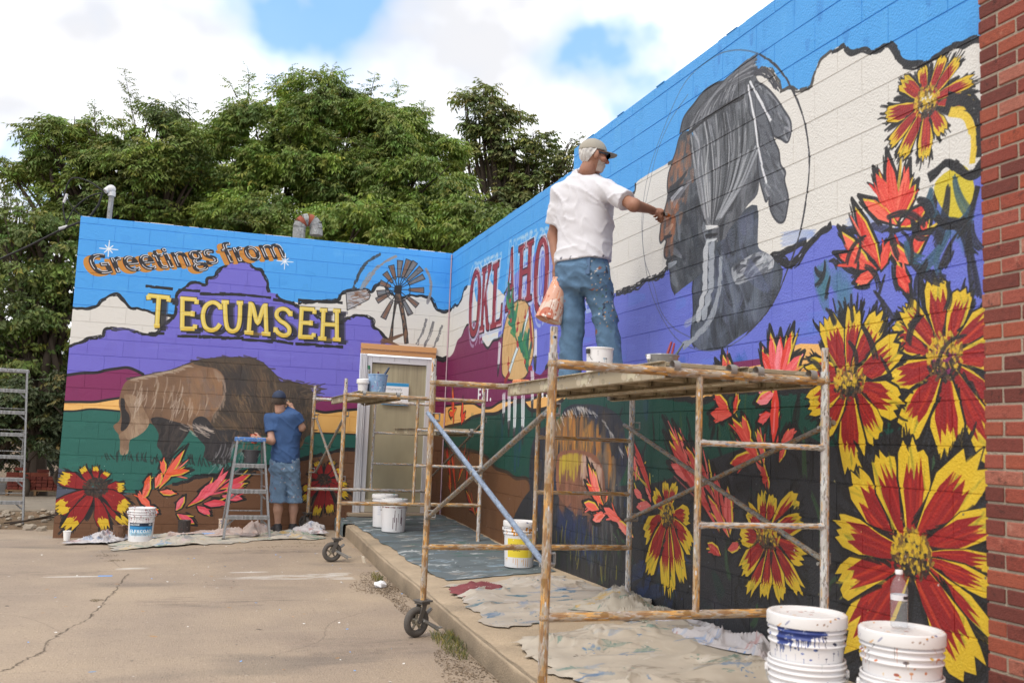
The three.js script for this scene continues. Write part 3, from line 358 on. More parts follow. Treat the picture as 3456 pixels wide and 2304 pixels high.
  for (const a of [0, 8, 16]) { const p = pts2(T.arcs).slice(a / 2, a / 2 + 4); rough(p, 0.05, a === 0 ? [64, 74, 84] : [150, 148, 150], 0.45, 0.2); }
  rough([[-1.12, 3.55], [-1.2, 3.42], [-1.25, 3.28], [-1.27, 3.12]], 0.05, [140, 158, 176], 0.35, 0.2);
  for (const [dx, dy] of [[0, 0], [0.1, -0.03], [0.22, -0.07]]) rough([[-0.32 + dx, 2.98 + dy], [-0.36 + dx, 2.82 + dy], [-0.44 + dx, 2.62 + dy]], 0.05, [128, 128, 130], 0.34, 0.2);
  fill(vane, [178, 178, 182]); hairs(T.vane, 120, () => 0.1, 0.1, 0.02, [[120, 110, 104], [210, 210, 212], [132, 92, 66], [150, 150, 154]], 0.6); line([...vane, vane[0]], 0.012, BLACK, 0.8);
  for (const p of [tw.slice(0, 12)]) { fill(p, [112, 96, 84]); hairs(T.tower, 200, () => -1.5, 0.12, 0.03, [[60, 56, 54], [142, 104, 76], [90, 80, 74]], 0.7); line([...p, p[0]], 0.012, BLACK, 0.8); }
  stroke(-0.94, 2.6, -0.62, 2.75, 0.06, [104, 76, 56], 0.95); stroke(-0.93, 2.66, -0.68, 2.58, 0.05, [120, 88, 66], 0.95);
  const W = pts2(T.windmill), hub = W[0];
  for (const t of W.slice(1)) { const dx = t[0] - hub[0], dy = t[1] - hub[1], l = Math.hypot(dx, dy), nx = -dy / l, ny = dx / l, w = 0.05; const q = [[hub[0] + dx * 0.42 + nx * w * 0.35, hub[1] + dy * 0.42 + ny * w * 0.35], [t[0] + nx * w * 0.8, t[1] + ny * w * 0.8], [t[0] - nx * w * 0.8, t[1] - ny * w * 0.8], [hub[0] + dx * 0.42 - nx * w * 0.35, hub[1] + dy * 0.42 - ny * w * 0.35]];
    line([hub, t], 0.012, BLACK, 0.85); fill(q, [118, 112, 112]); stroke(hub[0] + dx * 0.5, hub[1] + dy * 0.5, t[0], t[1], w * 0.9, rnd() < 0.5 ? [136, 96, 72] : [120, 130, 138], 0.7); line([...q, q[0]], 0.01, BLACK, 0.9); }
  ctx.beginPath(); ctx.arc(hub[0], hub[1], 0.17, 0, 7); ctx.lineWidth = 0.012; ctx.strokeStyle = css(BLACK, 0.8); ctx.stroke(); fill([[hub[0] - 0.05, hub[1] - 0.05], [hub[0] + 0.05, hub[1] - 0.06], [hub[0] + 0.05, hub[1] + 0.06], [hub[0] - 0.05, hub[1] + 0.05]], BLACK);
  // TECUMSEH
  const LET = [['T', T.letT], ['E', T.letE1], ['C', T.letC], ['U', T.letU], ['M', T.letM], ['S', T.letS], ['E', T.letE2], ['H', T.letH]];
  for (const [ch, q] of LET) glyph(ch, q, [[BLACK, 0.055, 0.075, -0.035, 0.85], [[60, 58, 78], 0.04, 0.1, -0.02, 0.5]]);
  for (const [, q] of LET) { const [a, b, c, d] = pts2(q); rough([[a[0] - 0.03, a[1] + 0.085], [b[0] + 0.02, b[1] + 0.085]], 0.04, BLACK, 0.85, 0.1); rough([[d[0] - 0.03, d[1] - 0.075], [c[0] + 0.03, c[1] - 0.075]], 0.045, BLACK, 0.9, 0.1); }
  for (const [ch, q] of LET) glyph(ch, q, [[BLACK, 0.078, 0.008, -0.006], [[236, 208, 92], 0.054, 0, 0], [[248, 234, 150], 0.02, -0.008, 0.006, 0.6]]);
  for (const [, q] of LET) { const [a, b, c, d] = pts2(q); stroke(d[0] + 0.03, d[1] + 0.01, c[0] - 0.03, c[1] + 0.01, 0.05, [232, 184, 40], 0.25); }
  // Greetings from
  const [g0, g1] = pts2(T.greet), ang = Math.atan2(g1[1] - g0[1], g1[0] - g0[0]), gl = Math.hypot(g1[0] - g0[0], g1[1] - g0[1]);
  { const f = '100px sans-serif'; ctx.font = f; const wd = ctx.measureText('Greetings from').width; const size = 33, sx = gl / (wd * size / 100 / 100) / 1.0;
    const P = (ox, oy, fn) => words('', g0[0] + ox, g0[1] + oy, ang, size / 100, f, fn, sx, 0.3);
    P(-0.055, -0.028, (c) => { c.lineJoin = 'round'; c.strokeStyle = css([206, 140, 52]); c.lineWidth = 10; c.strokeText('Greetings from', 0, 0); c.fillStyle = css([206, 140, 52]); c.fillText('Greetings from', 0, 0); });
    P(-0.03, -0.014, (c) => { c.fillStyle = css([226, 128, 40], 0.55); c.fillText('Greetings from', 0, 0); c.strokeStyle = css([176, 148, 90], 0.5); c.lineWidth = 3; c.strokeText('Greetings from', 0, 0); });
    P(0, 0, (c) => { c.lineJoin = 'round'; c.strokeStyle = css([36, 36, 42]); c.lineWidth = 8.5; c.strokeText('Greetings from', 0, 0); c.fillStyle = css([40, 40, 46]); c.fillText('Greetings from', 0, 0); });
    P(0.006, 0.006, (c) => { c.setLineDash([34, 26]); c.strokeStyle = css([240, 240, 244]); c.lineWidth = 2.2; c.strokeText('Greetings from', 0, 0); c.setLineDash([]); }); }
  for (const s of pts2(T.star)) for (let k = 0; k < 8; k++) { const a = k * Math.PI / 4, l = k % 2 ? 0.07 : 0.11; stroke(s[0], s[1], s[0] + Math.cos(a) * l, s[1] + Math.sin(a) * l, 0.014, [250, 250, 252], 0.95, 0, 0.9); }
  speckle(-4.8, -1.2, 0, 1, 120, [[220, 220, 220], [60, 50, 40], [150, 120, 90]]); paintUnevenness(-4.8, 0, 3.8, 60);
}
function feather(x0, y0, x1, y1, w) { y1 = lerp(y0, y1, 1.3); stroke(x0, y0, x1, y1, w, [236, 238, 242], 0.95, 0.03, 0.3); stroke(lerp(x0, x1, 0.75), lerp(y0, y1, 0.75), lerp(x0, x1, 1.2), lerp(y0, y1, 1.2), w * 0.8, [34, 36, 40], 0.95, 0, 0.6); stroke(x0, y0, x1, y1, 0.012, [150, 154, 160], 0.8); }
function drawR() {
  rnd = rngOf(202);
  ctx.fillStyle = css([72, 165, 240]); ctx.fillRect(-0.5, -0.5, 11, 5.5);
  for (let k = 0; k < 130; k++) { const x = rr(0, 9.5), y = rr(3.0, 4.15); stroke(x, y, x + rr(-0.02, 0.02), y - rr(0.06, 0.2), rr(0.03, 0.1), rnd() < 0.55 ? [58, 148, 226] : [86, 176, 246], 0.3); }
  for (let k = 0; k < 26; k++) { const x = rr(6.6, 9.4), y = rr(3.5, 4.1); stroke(x, y, x + rr(-0.01, 0.01), y - rr(0.05, 0.16), rr(0.03, 0.07), [46, 132, 214], 0.35); }
  band(T.Rcloud, -0.2, 10, [226, 225, 220]); { const c = pts2(T.Rcloud); rough(c.slice(0, 7), 0.05, BLACK, 0.75, 1); rough(c.slice(14, 21), 0.05, BLACK, 0.45, 1); rough(c.slice(23, 36), 0.028, [70, 66, 62], 0.45, 1); rough(c.slice(35), 0.045, BLACK, 0.55, 1); }
  for (let k = 0; k < 50; k++) { const x = rr(0.2, 9.3), y = rr(2.7, 3.8); }
  band(T.Rpurple, 2.3, 10, [104, 116, 212]); { const c = pts2(T.Rpurple); rough(c.slice(6, 11), 0.06, BLACK, 0.55, 1); rough(c.slice(12, 15), 0.06, BLACK, 0.6, 1); rough(c.slice(15, 22), 0.06, BLACK, 0.75, 1); rough(c.slice(22), 0.06, BLACK, 0.6, 1); }
  ctx.fillStyle = css([104, 112, 212]); ctx.fillRect(2.25, 1, 3, 1.5);
  for (let k = 0; k < 70; k++) { const x = rr(4, 9.4), y = rr(1.7, 2.6); stroke(x, y, x + rr(0.15, 0.4), y + rr(-0.03, 0.03), rr(0.05, 0.14), [[112, 126, 220], [96, 108, 206], [92, 130, 220]][k % 3], 0.28); }
  for (const [x, y, c] of [[8.3, 2.35, [62, 116, 130]], [8.42, 2.28, [74, 120, 156]], [9.2, 2.5, [58, 108, 140]], [6.6, 1.95, [60, 96, 190]], [7.4, 1.9, [44, 96, 176]]]) for (let k = 0; k < 6; k++) stroke(x + rr(-0.08, 0.08), y + rr(-0.05, 0.05), x + rr(-0.05, 0.2), y - rr(0.1, 0.3), 0.12, c, 0.3);
  band(T.Rmaroon, -0.2, 10, [122, 34, 86]); { const c = pts2(T.Rmaroon); rough(c.slice(4, 9), 0.03, BLACK, 0.6, 0.5); line(smooth(c.slice(9, 15), false), 0.035, BLACK, 0.9); line(smooth(c.slice(16, 20), false), 0.05, BLACK, 0.95); }
  band(T.Rtan, -0.2, 10, [242, 186, 108]); line(smooth(pts2(T.Rtan).slice(0, 10), false), 0.03, BLACK, 0.9);
  band(T.Rgreen, -0.2, 10, [14, 72, 61]); line(smooth(pts2(T.Rgreen).slice(0, 12), false), 0.04, BLACK, 0.9); rough(pts2(T.Rgreen).slice(12), 0.05, BLACK, 0.7, 0.6);  // shade of the lower wall is put into this green and the charcoal below
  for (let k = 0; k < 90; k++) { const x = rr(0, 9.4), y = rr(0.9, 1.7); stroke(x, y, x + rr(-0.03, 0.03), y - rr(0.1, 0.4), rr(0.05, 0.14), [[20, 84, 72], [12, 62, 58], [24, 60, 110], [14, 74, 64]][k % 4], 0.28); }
  { const p = smooth(pts2(T.Rbrown), false, 4); fill([[-0.2, p[0][1]], ...p, [4, -0.2], [-0.2, -0.2]], [112, 76, 48]); line(p, 0.04, [60, 44, 36], 0.9); }
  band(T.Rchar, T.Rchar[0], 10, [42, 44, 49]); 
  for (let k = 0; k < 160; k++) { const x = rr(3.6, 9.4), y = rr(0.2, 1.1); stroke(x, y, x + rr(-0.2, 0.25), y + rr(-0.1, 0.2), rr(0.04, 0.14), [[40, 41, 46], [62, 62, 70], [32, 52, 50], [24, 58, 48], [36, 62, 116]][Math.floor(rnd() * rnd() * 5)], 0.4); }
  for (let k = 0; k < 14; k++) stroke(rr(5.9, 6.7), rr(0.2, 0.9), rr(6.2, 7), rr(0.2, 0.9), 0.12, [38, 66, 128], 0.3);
  // dark foliage scribbles between the flowers
  for (let k = 0; k < 170; k++) { const x = rr(5.2, 9.4), y = rr(0.25, 1.5), a = rr(0.6, 2.6), l = rr(0.1, 0.4); stroke(x, y, x + Math.cos(a) * l * 0.6, y + Math.sin(a) * l, rr(0.02, 0.05), rnd() < 0.8 ? [26, 27, 28] : [52, 84, 52], 0.75, rr(-0.4, 0.4), 0.7); }
  // bison and calf seen through the scaffold
  { const c = smooth(pts2(T.calf), true, 3); fill(c, [44, 48, 58]); hairs(T.calf, 500, () => -1.5, 0.26, 0.07, [[34, 38, 48], [62, 56, 52], [38, 50, 82], [80, 70, 58], [30, 32, 38]], 0.4);
    for (let k = 0; k < 240; k++) { const u = rnd(), x = lerp(4.0, 5.6, u), y = 1.66 - 1.1 * Math.pow(u - 0.42, 2) - rnd() * rnd() * 0.35; stroke(x, y, x + rr(-0.04, 0.04), y - rr(0.12, 0.34), 0.05, [[186, 118, 48], [150, 104, 58], [118, 96, 74], [204, 142, 56], [92, 78, 64]][Math.floor(rnd() * 5)], 0.4, 0, 0.7); }
    for (let k = 0; k < 40; k++) { const u = rnd(), x = lerp(4.1, 5.7, u), y = 1.68 - 1.1 * Math.pow(u - 0.42, 2); stroke(x, y, x + rr(0.03, 0.12), y - rr(0.02, 0.1), 0.02, [198, 194, 190], 0.5); }
    for (let k = 0; k < 70; k++) { const x = rr(5.1, 5.75), y = rr(0.6, 1.4); stroke(x, y, x + rr(-0.03, 0.05), y - rr(0.15, 0.4), 0.06, [[120, 116, 112], [52, 58, 74], [84, 82, 84]][k % 3], 0.3); }
    fill(smooth(pts2(T.calf2), true, 3), [136, 90, 68]); hairs(T.calf2, 300, () => -1.5, 0.26, 0.08, [[150, 102, 78], [118, 78, 60], [140, 92, 70], [108, 74, 60]], 0.4);
    const cc = pts2(T.calf2), cx0 = Math.min(...cc.map((e) => e[0])), cx1 = Math.max(...cc.map((e) => e[0])), cy1 = Math.max(...cc.map((e) => e[1])); for (let k = 0; k < 70; k++) { const u = rnd(), x = lerp(cx0 + 0.05, cx1 - 0.1, u), y = cy1 - 0.02 - Math.pow(u - 0.4, 2) * 0.3; stroke(x, y, x + rr(-0.04, 0.04), y - rr(0.08, 0.3), 0.05, u < 0.55 ? [190, 168, 54] : [196, 166, 150], 0.4); }
    for (const u of [0.12, 0.42, 0.72]) stroke(lerp(cx0, cx1, u), 1.0, lerp(cx0, cx1, u) + 0.02, 0.5, 0.14, [122, 80, 60], 0.8, 0, 0.4);
    for (let k = 0; k < 40; k++) stroke(rr(cx0, cx1), rr(0.5, 0.8), rr(cx0, cx1), rr(0.35, 0.6), 0.1, [34, 48, 84], 0.35);
    for (let k = 0; k < 190; k++) { const x = rr(3.4, 5.8), y = rr(0.2, 0.5); stroke(x, y, x + rr(-0.05, 0.05), y + rr(0.1, 0.26), 0.014, rnd() < 0.6 ? [26, 30, 28] : rnd() < 0.75 ? [40, 54, 38] : [150, 140, 50], 0.7, rr(-0.2, 0.2), 0.9); } }
  // OKLAHOMA
  const box = (q) => { const p = pts2(q), xs = p.map((e) => e[0]), ys = p.map((e) => e[1]); return [Math.min(...xs), Math.min(...ys), Math.max(...xs), Math.max(...ys)]; };
  const LT = [['O', box(T.letO)], ['K', box(T.RK)], ['L', [1.96, 2.66, 2.42, 3.44]], ['A', [2.52, 2.8, 2.86, 3.5]], ['H', [2.92, 2.82, 3.42, 3.47]], ['O', box(T.RO2)], ['M', [4.0, 2.66, 4.55, 3.42]], ['A', [4.62, 2.64, 5.1, 3.42]]];
  const put = (fn) => { for (const [ch, [x0, y0, x1, y1]] of LT) { ctx.save(); ctx.font = 'bold 100px serif'; const m = ctx.measureText(ch), w = m.actualBoundingBoxRight + m.actualBoundingBoxLeft, h = m.actualBoundingBoxAscent + m.actualBoundingBoxDescent; fn((c, ox, oy) => { c.save(); c.transform((x1 - x0) / w, 0, 0, -(y1 - y0) / h, x0 + ox, y0 + oy); c.translate(m.actualBoundingBoxLeft, -m.actualBoundingBoxDescent); }, ch, w / (x1 - x0)); ctx.restore(); } };
  put((set, ch, k) => { for (const [ox, oy] of [[-0.07, 0.1], [0.08, 0.08], [0.02, -0.12]]) { set(ctx, ox, oy); ctx.strokeStyle = css([206, 226, 242], 0.5); ctx.lineWidth = 3.4; ctx.setLineDash([46, 10]); ctx.strokeText(ch, 0, 0); ctx.setLineDash([]); ctx.restore(); } });
  put((set, ch) => { set(ctx, 0.02, -0.012); ctx.lineJoin = 'round'; ctx.strokeStyle = css([206, 216, 240], 0.75); ctx.lineWidth = 9; ctx.strokeText(ch, 0, 0); ctx.restore(); });
  put((set, ch) => { set(ctx, 0, 0); ctx.strokeStyle = css([52, 30, 50]); ctx.lineWidth = 4; ctx.strokeText(ch, 0, 0); ctx.fillStyle = css([146, 42, 56]); ctx.fillText(ch, 0, 0); ctx.restore(); });
  put((set, ch) => { set(ctx, -0.01, 0.012); ctx.setLineDash([26, 60]); ctx.strokeStyle = css([232, 206, 216], 0.75); ctx.lineWidth = 2.4; ctx.strokeText(ch, 0, 0); ctx.setLineDash([]); ctx.restore(); });
  // shield with pipe, branch and feathers
  const S = smooth(pts2(T.shield), true, 4);
  const F = pts2(T.feathR); for (let i = 0; i < 8; i += 2) feather(F[i][0], F[i][1], F[i + 1][0], F[i + 1][1], 0.11); feather(F[8][0], F[8][1], F[9][0], F[9][1], 0.1); feather(F[10][0], F[10][1], F[11][0], F[11][1], 0.12); feather(3.52, 2.1, 3.56, 1.78, 0.1);
  fill(S, [214, 176, 118]); line([...S, S[0]], 0.022, [60, 48, 40], 0.9); hairs(T.shield, 120, () => 1.3, 0.2, 0.05, [[222, 186, 130], [202, 162, 104]], 0.35);
  for (const [x, y] of [[3.0, 2.62], [3.24, 2.66], [2.72, 2.2], [3.3, 2.2]]) { stroke(x - 0.05, y, x + 0.05, y, 0.03, [170, 44, 40], 0.95); stroke(x, y - 0.08, x, y + 0.08, 0.03, [170, 44, 40], 0.95); }
  { const p = pts2(T.pipe); line(smooth(p.slice(0, 4), false), 0.075, [70, 72, 76]); line(smooth(p.slice(0, 4), false), 0.055, [214, 232, 236]); line(smooth(p.slice(3), false), 0.06, [150, 44, 46]); line([p[0], [p[0][0] + 0.12, p[0][1] - 0.4]], 0.06, [150, 50, 56]); }
  { const p = pts2(T.olive); line(smooth(p, false), 0.03, [60, 110, 80]); for (let k = 0; k < 44; k++) { const t = rnd() * 3.99, i = Math.floor(t), x = lerp(p[i][0], p[i + 1][0], t - i), y = lerp(p[i][1], p[i + 1][1], t - i), a = rr(0.4, 2.7) + (k % 2 ? 0 : 0.4), l = rr(0.16, 0.34); stroke(x, y, x + Math.cos(a) * l * 0.7, y + Math.sin(a) * l, 0.08, [[38, 126, 92], [64, 140, 84], [30, 94, 80]][k % 3], 0.95, rr(-0.15, 0.15), 0.5); } for (let k = 0; k < 10; k++) { const t = rnd() * 3.99, i = Math.floor(t); ctx.beginPath(); ctx.arc(lerp(p[i][0], p[i + 1][0], t - i) + rr(-0.1, 0.1), lerp(p[i][1], p[i + 1][1], t - i), 0.028, 0, 7); ctx.fillStyle = css([176, 52, 56]); ctx.fill(); } }
  { const [a, b] = pts2(T.est); words('', a[0], a[1], 0, 0.24, 'bold 100px sans-serif', (c) => { c.fillStyle = css([244, 244, 246]); c.fillText('EST.', 0, 0); }, 1.3); words('', 3.75, 1.79, 0, 0.24, 'bold 100px sans-serif', (c) => { c.fillStyle = css([244, 244, 246]); c.fillText('1907', 0, 0); }, 1.3); }
  // portrait in a ring
  line(smooth(pts2(T.oval), true), 0.01, [78, 84, 98], 0.55); line(smooth(pts2(T.oval2), false), 0.009, [78, 84, 98], 0.55); rough(pts2(T.oval).slice(13), 0.016, [50, 50, 56], 0.55, 0.1);
  const neck = smooth(pts2(T.neck), true, 3); fill(neck, [62, 70, 81]); hairs(T.neck, 420, (x, y) => -1.2 - (x - 7) * 0.4, 0.26, 0.12, [[44, 49, 58], [84, 94, 108], [36, 40, 47], [104, 114, 130], [96, 104, 132]], 0.3);
  line(neck.slice(0, 12), 0.02, [40, 44, 54], 0.8);
  fill(smooth(pts2(T.face), true, 2), [70, 76, 84]); hairs(T.face, 300, (x, y) => -1.1, 0.2, 0.1, [[54, 59, 67], [88, 95, 103], [44, 48, 55], [104, 110, 117]], 0.3);
  { ctx.save(); path(smooth(pts2(T.face), true, 2)); ctx.clip(); for (let k = 0; k < 150; k++) { const x = rr(6.28, 6.85), y = rr(2.85, 3.62), front = 6.3 + (y - 2.85) * 0.42; if (x > front + 0.3 * rr(0.4, 1)) continue; stroke(x, y, x + rr(-0.06, 0.03), y - rr(0.06, 0.2), 0.06, [[188, 112, 66], [170, 100, 62], [148, 94, 68], [198, 128, 84]][k % 4], 0.26); }
    for (let k = 0; k < 40; k++) stroke(rr(6.4, 6.62), rr(3.18, 3.26), rr(6.5, 6.7), rr(3.14, 3.24), 0.04, [52, 52, 58], 0.5); ctx.restore(); }
  line(smooth(pts2(T.face).slice(0, 22), false, 3), 0.02, [44, 44, 50], 0.85);
  stroke(6.43, 3.24, 6.72, 3.32, 0.05, [40, 42, 48], 0.9, -0.1); stroke(6.47, 3.16, 6.66, 3.22, 0.05, [196, 202, 212], 0.8, 0.1); stroke(6.46, 3.19, 6.62, 3.235, 0.022, [28, 28, 32], 0.95); stroke(6.5, 3.1, 6.78, 3.24, 0.05, [150, 154, 164], 0.5, 0.1); stroke(6.56, 3.05, 6.62, 2.82, 0.05, [124, 132, 144], 0.6, 0.1);
  stroke(6.38, 2.93, 6.52, 2.97, 0.06, [200, 160, 136], 0.6); stroke(6.36, 2.9, 6.5, 2.89, 0.03, [40, 40, 46], 0.9); stroke(6.42, 2.705, 6.62, 2.735, 0.03, [34, 36, 42], 0.95, 0.06); stroke(6.44, 2.67, 6.58, 2.68, 0.045, [168, 178, 190], 0.7); stroke(6.52, 2.78, 6.66, 2.7, 0.05, [132, 140, 152], 0.5); stroke(6.5, 2.6, 6.6, 2.5, 0.08, [120, 128, 140], 0.5); stroke(6.95, 2.9, 7.05, 2.68, 0.06, [150, 158, 170], 0.5); stroke(6.78, 3.05, 6.88, 2.7, 0.12, [54, 60, 70], 0.6);
  fill(smooth(pts2(T.hair), true, 3), [78, 82, 89]); hairs(T.hair, 260, (x, y) => -1.57 + (7.1 - x) * 0.5, 0.4, 0.1, [[58, 61, 68], [102, 106, 114], [44, 47, 53], [124, 129, 137]], 0.34); line(smooth(pts2(T.hair).slice(0, 9), false), 0.02, [34, 35, 40], 0.9);
  { const tie = [7.06, 2.83], crown = [7.35, 3.72]; // strands sweep from the parting over the temple to the tie
    for (let k = 0; k < 620; k++) { const u = rnd(), s = rnd(); const a = [lerp(6.72, 7.52, u), lerp(3.6, 3.62, u) + rr(-0.05, 0.03)]; const m = [lerp(6.78, 7.74, u) + 0.05 * Math.sin(u * 21 + s * 1.5), 3.2 + rr(-0.1, 0.1)]; const e = [lerp(tie[0] - 0.05, tie[0] + 0.1, u), tie[1] + rr(0, 0.05)];
      const t0 = s * 0.55, cur = (t) => [(1 - t) * (1 - t) * a[0] + 2 * t * (1 - t) * m[0] + t * t * e[0], (1 - t) * (1 - t) * a[1] + 2 * t * (1 - t) * m[1] + t * t * e[1]], q = []; for (let i = 0; i <= 6; i++) q.push(cur(t0 + (1 - t0) * (0.5 + 0.5 * rnd() * 0 + 0.0) * i / 6 * 1.9 > 1 ? 1 : t0 + (1 - t0) * i / 6)); line(q, rr(0.006, 0.026), [[40, 42, 48], [104, 108, 116], [34, 36, 41], [158, 162, 170], [124, 128, 136], [212, 216, 222]][Math.floor(Math.pow(rnd(), 1.3) * 6)], 0.36); }
    for (let k = 0; k < 200; k++) { const u = rnd(), a = [lerp(7.45, 7.6, rnd()), lerp(3.85, 3.72, rnd())], e = [lerp(6.68, 7.3, u), lerp(3.58, 3.66, u) + rr(-0.06, 0.04)], m = [lerp(6.75, 7.4, u), 3.86 - (1 - u) * 0.06]; const q = []; for (let i = 0; i <= 6; i++) { const t = i / 6 * rr(0.7, 1); q.push([(1 - t) * (1 - t) * a[0] + 2 * t * (1 - t) * m[0] + t * t * e[0], (1 - t) * (1 - t) * a[1] + 2 * t * (1 - t) * m[1] + t * t * e[1]]); } line(q, rr(0.006, 0.02), [[52, 55, 62], [90, 94, 102], [130, 134, 142], [182, 186, 192], [44, 46, 52]][Math.floor(rnd() * 5)], 0.5); }
    rough([[6.7, 3.6], [6.95, 3.62], [7.25, 3.63], [7.45, 3.62]], 0.03, [38, 38, 42], 0.8, 0.4); line(smooth([[6.95, 3.6], [7.0, 3.42], [6.97, 3.2], [7.02, 2.92]], false), 0.018, [204, 208, 214], 0.6);
    line(smooth([[6.8, 3.58], [6.88, 3.46], [6.87, 3.3], [6.93, 3.12], [6.98, 2.92]], false), 0.022, [188, 192, 200], 0.6); for (const o of [0, 0.09, 0.17, 0.22]) line(smooth([[7.42 + o, 3.24], [7.31 + o * 0.7, 3.05], [7.13 + o * 0.3, 2.88]], false), 0.022, [186, 192, 200], 0.55); }
  for (const nm of ['feath1', 'feath2']) { fill(smooth(pts2(T[nm]), true, 3), [94, 99, 108]); hairs(T[nm], 130, () => -0.95, 0.12, 0.02, [[70, 74, 84], [120, 126, 136], [62, 64, 72], [168, 172, 180]], 0.5); line(smooth([...pts2(T[nm]), pts2(T[nm])[0]], false), 0.014, [44, 46, 54], 0.85); }
  rough([[7.52, 3.7], [7.66, 3.5], [7.76, 3.36]], 0.02, [226, 230, 236], 0.75, 0.3); rough([[7.5, 3.68], [7.58, 3.42], [7.64, 3.18], [7.72, 2.98]], 0.02, [226, 230, 236], 0.75, 0.3); rough([[7.56, 3.75], [7.7, 3.68], [7.84, 3.52]], 0.05, [60, 62, 70], 0.5, 0.4);
  fill(smooth(pts2(T.collar), true, 3), [150, 156, 166]); hairs(T.collar, 120, () => 0.3, 0.14, 0.03, [[190, 196, 204], [90, 96, 108], [52, 56, 66], [168, 174, 184]], 0.6);
  { rough([[7.2, 2.62], [7.18, 2.4], [7.08, 2.22], [6.86, 2.1], [6.7, 2.06]], 0.06, [150, 158, 170], 0.7, 0.4); for (let k = 0; k < 6; k++) { const y = 2.7 - k * 0.085, x = 7.03 - Math.max(0, k - 3) * 0.04; fill(smooth([[x - 0.07, y], [x - 0.015, y + 0.045], [x - 0.01, y - 0.05], [x - 0.06, y - 0.07]], true), [186, 192, 200]); fill(smooth([[x + 0.01, y + 0.01], [x + 0.075, y + 0.04], [x + 0.07, y - 0.05], [x + 0.015, y - 0.065]], true), [158, 166, 178]); } stroke(6.98, 2.85, 7.16, 2.82, 0.03, [230, 234, 238], 0.9); stroke(6.98, 2.79, 7.15, 2.77, 0.03, [40, 42, 48], 0.95); stroke(6.99, 2.75, 7.14, 2.74, 0.025, [206, 212, 218], 0.9); }
  stroke(7.2, 2.65, 7.4, 2.15, 0.06, [112, 122, 140], 0.5, 0.1); stroke(6.7, 2.2, 7.1, 2.35, 0.05, [168, 176, 188], 0.6, -0.1); stroke(7.5, 2.5, 7.75, 2.3, 0.12, [96, 106, 140], 0.4);
  // paintbrush flowers and daisies
  spikes(T.sG, [[236, 92, 52], [226, 62, 40]], 0.1); spikes(T.sH, [[200, 52, 38], [230, 90, 52]], 0.08); spikes(T.sE, [[242, 112, 100], [248, 140, 128], [236, 90, 60]], 0.085); spikes(T.sF, [[226, 110, 104], [240, 128, 120]], 0.08); spikes(T.sD, [[208, 84, 80], [226, 108, 104], [190, 60, 56]], 0.11); spikes(T.sI, [[206, 74, 66], [224, 100, 92], [188, 54, 48]], 0.07); spikes(T.sC, [[214, 72, 62], [228, 96, 84], [196, 54, 46]], 0.09); spikes(T.sB, [[224, 62, 48], [238, 96, 100], [248, 140, 150]], 0.09); spikes(T.sA, [[232, 78, 62], [246, 112, 90], [214, 54, 46]], 0.075);
  daisy(T.fD, { wide: 0.66, red: 0.66 }); daisy(T.fE, { wide: 0.68, red: 0.7 }); daisy(T.fC, { wide: 0.66, red: 0.72 }); daisy(T.fB, { wide: 0.64, red: 0.7 }); daisy(T.fF, { wide: 0.52, red: 0.76, colour: [156, 36, 40] }); daisy(T.fA, { wide: 0.68, red: 0.74, dabs: 260 });
  // stem and bud beside the upper daisy, leaf scribbles by the brick
  rough([[9.2, 3.0], [9.34, 2.95], [9.4, 2.8], [9.38, 2.68]], 0.09, BLACK, 0.7, 0.5); rough([[9.22, 2.94], [9.32, 2.88], [9.36, 2.76], [9.35, 2.66]], 0.045, [232, 200, 60], 0.8, 0.2); fill(smooth([[9.12, 2.62], [9.3, 2.66], [9.36, 2.52], [9.26, 2.42], [9.16, 2.5]], true), [214, 196, 50]); rough([[9.08, 2.66], [9.2, 2.7], [9.34, 2.6], [9.42, 2.62]], 0.07, BLACK, 0.7, 0.6); rough([[9.12, 2.48], [9.2, 2.4], [9.32, 2.42], [9.38, 2.54]], 0.05, BLACK, 0.7, 0.6);
  for (let k = 0; k < 16; k++) { const x = rr(8.95, 9.4), y = rr(2.0, 2.5), a = rr(0.3, 2.8), l = rr(0.12, 0.3); stroke(x, y, x + Math.cos(a) * l, y + Math.sin(a) * l, rr(0.04, 0.07), rnd() < 0.7 ? [30, 32, 40] : [52, 88, 110], 0.85, rr(-0.4, 0.4), 0.6); }
  for (let k = 0; k < 30; k++) { const x = rr(8.2, 9.3), y = rr(1.7, 2.35), a = rr(0.6, 2.6), l = rr(0.08, 0.25); stroke(x, y, x + Math.cos(a) * l, y + Math.sin(a) * l, rr(0.02, 0.045), [29, 29, 32], 0.85, rr(-0.4, 0.4), 0.6); }
  speckle(0, 9.5, 0.1, 1.2, 200, [[200, 190, 120], [40, 60, 130], [210, 210, 210]]); paintUnevenness(0, 9.5, 4.1, 110);
}
function muralTex(x0, w, h, draw) { const c = document.createElement('canvas'); const S = 2048 / w; c.width = 2048; c.height = Math.round(h * S); ctx = c.getContext('2d'); ctx.setTransform(S, 0, 0, -S, -x0 * S, c.height); draw(); ctx.setTransform(1, 0, 0, 1, 0, 0); return texOf(c, false); }
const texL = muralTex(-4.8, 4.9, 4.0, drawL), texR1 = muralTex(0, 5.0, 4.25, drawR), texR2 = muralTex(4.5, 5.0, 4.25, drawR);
rnd = rngOf(9);
// ---------------------------------------------------------------- levels
const groundY = (x, z) => 0.12 * sstep(-4.75, -1.8, x) * (1 - sstep(0.3, 4.2, z)) * (z < -0.3 ? sstep(-3, -0.3, z) : 1);
const slabEdge = (z) => -1.39 - 0.11 * sstep(3.8, 8, z);
const slabY = (x, z) => 0.14 + 0.13 * (1 - sstep(0, 4.3, z)) + 0.07 * clamp((x + 1.45) / 1.45);

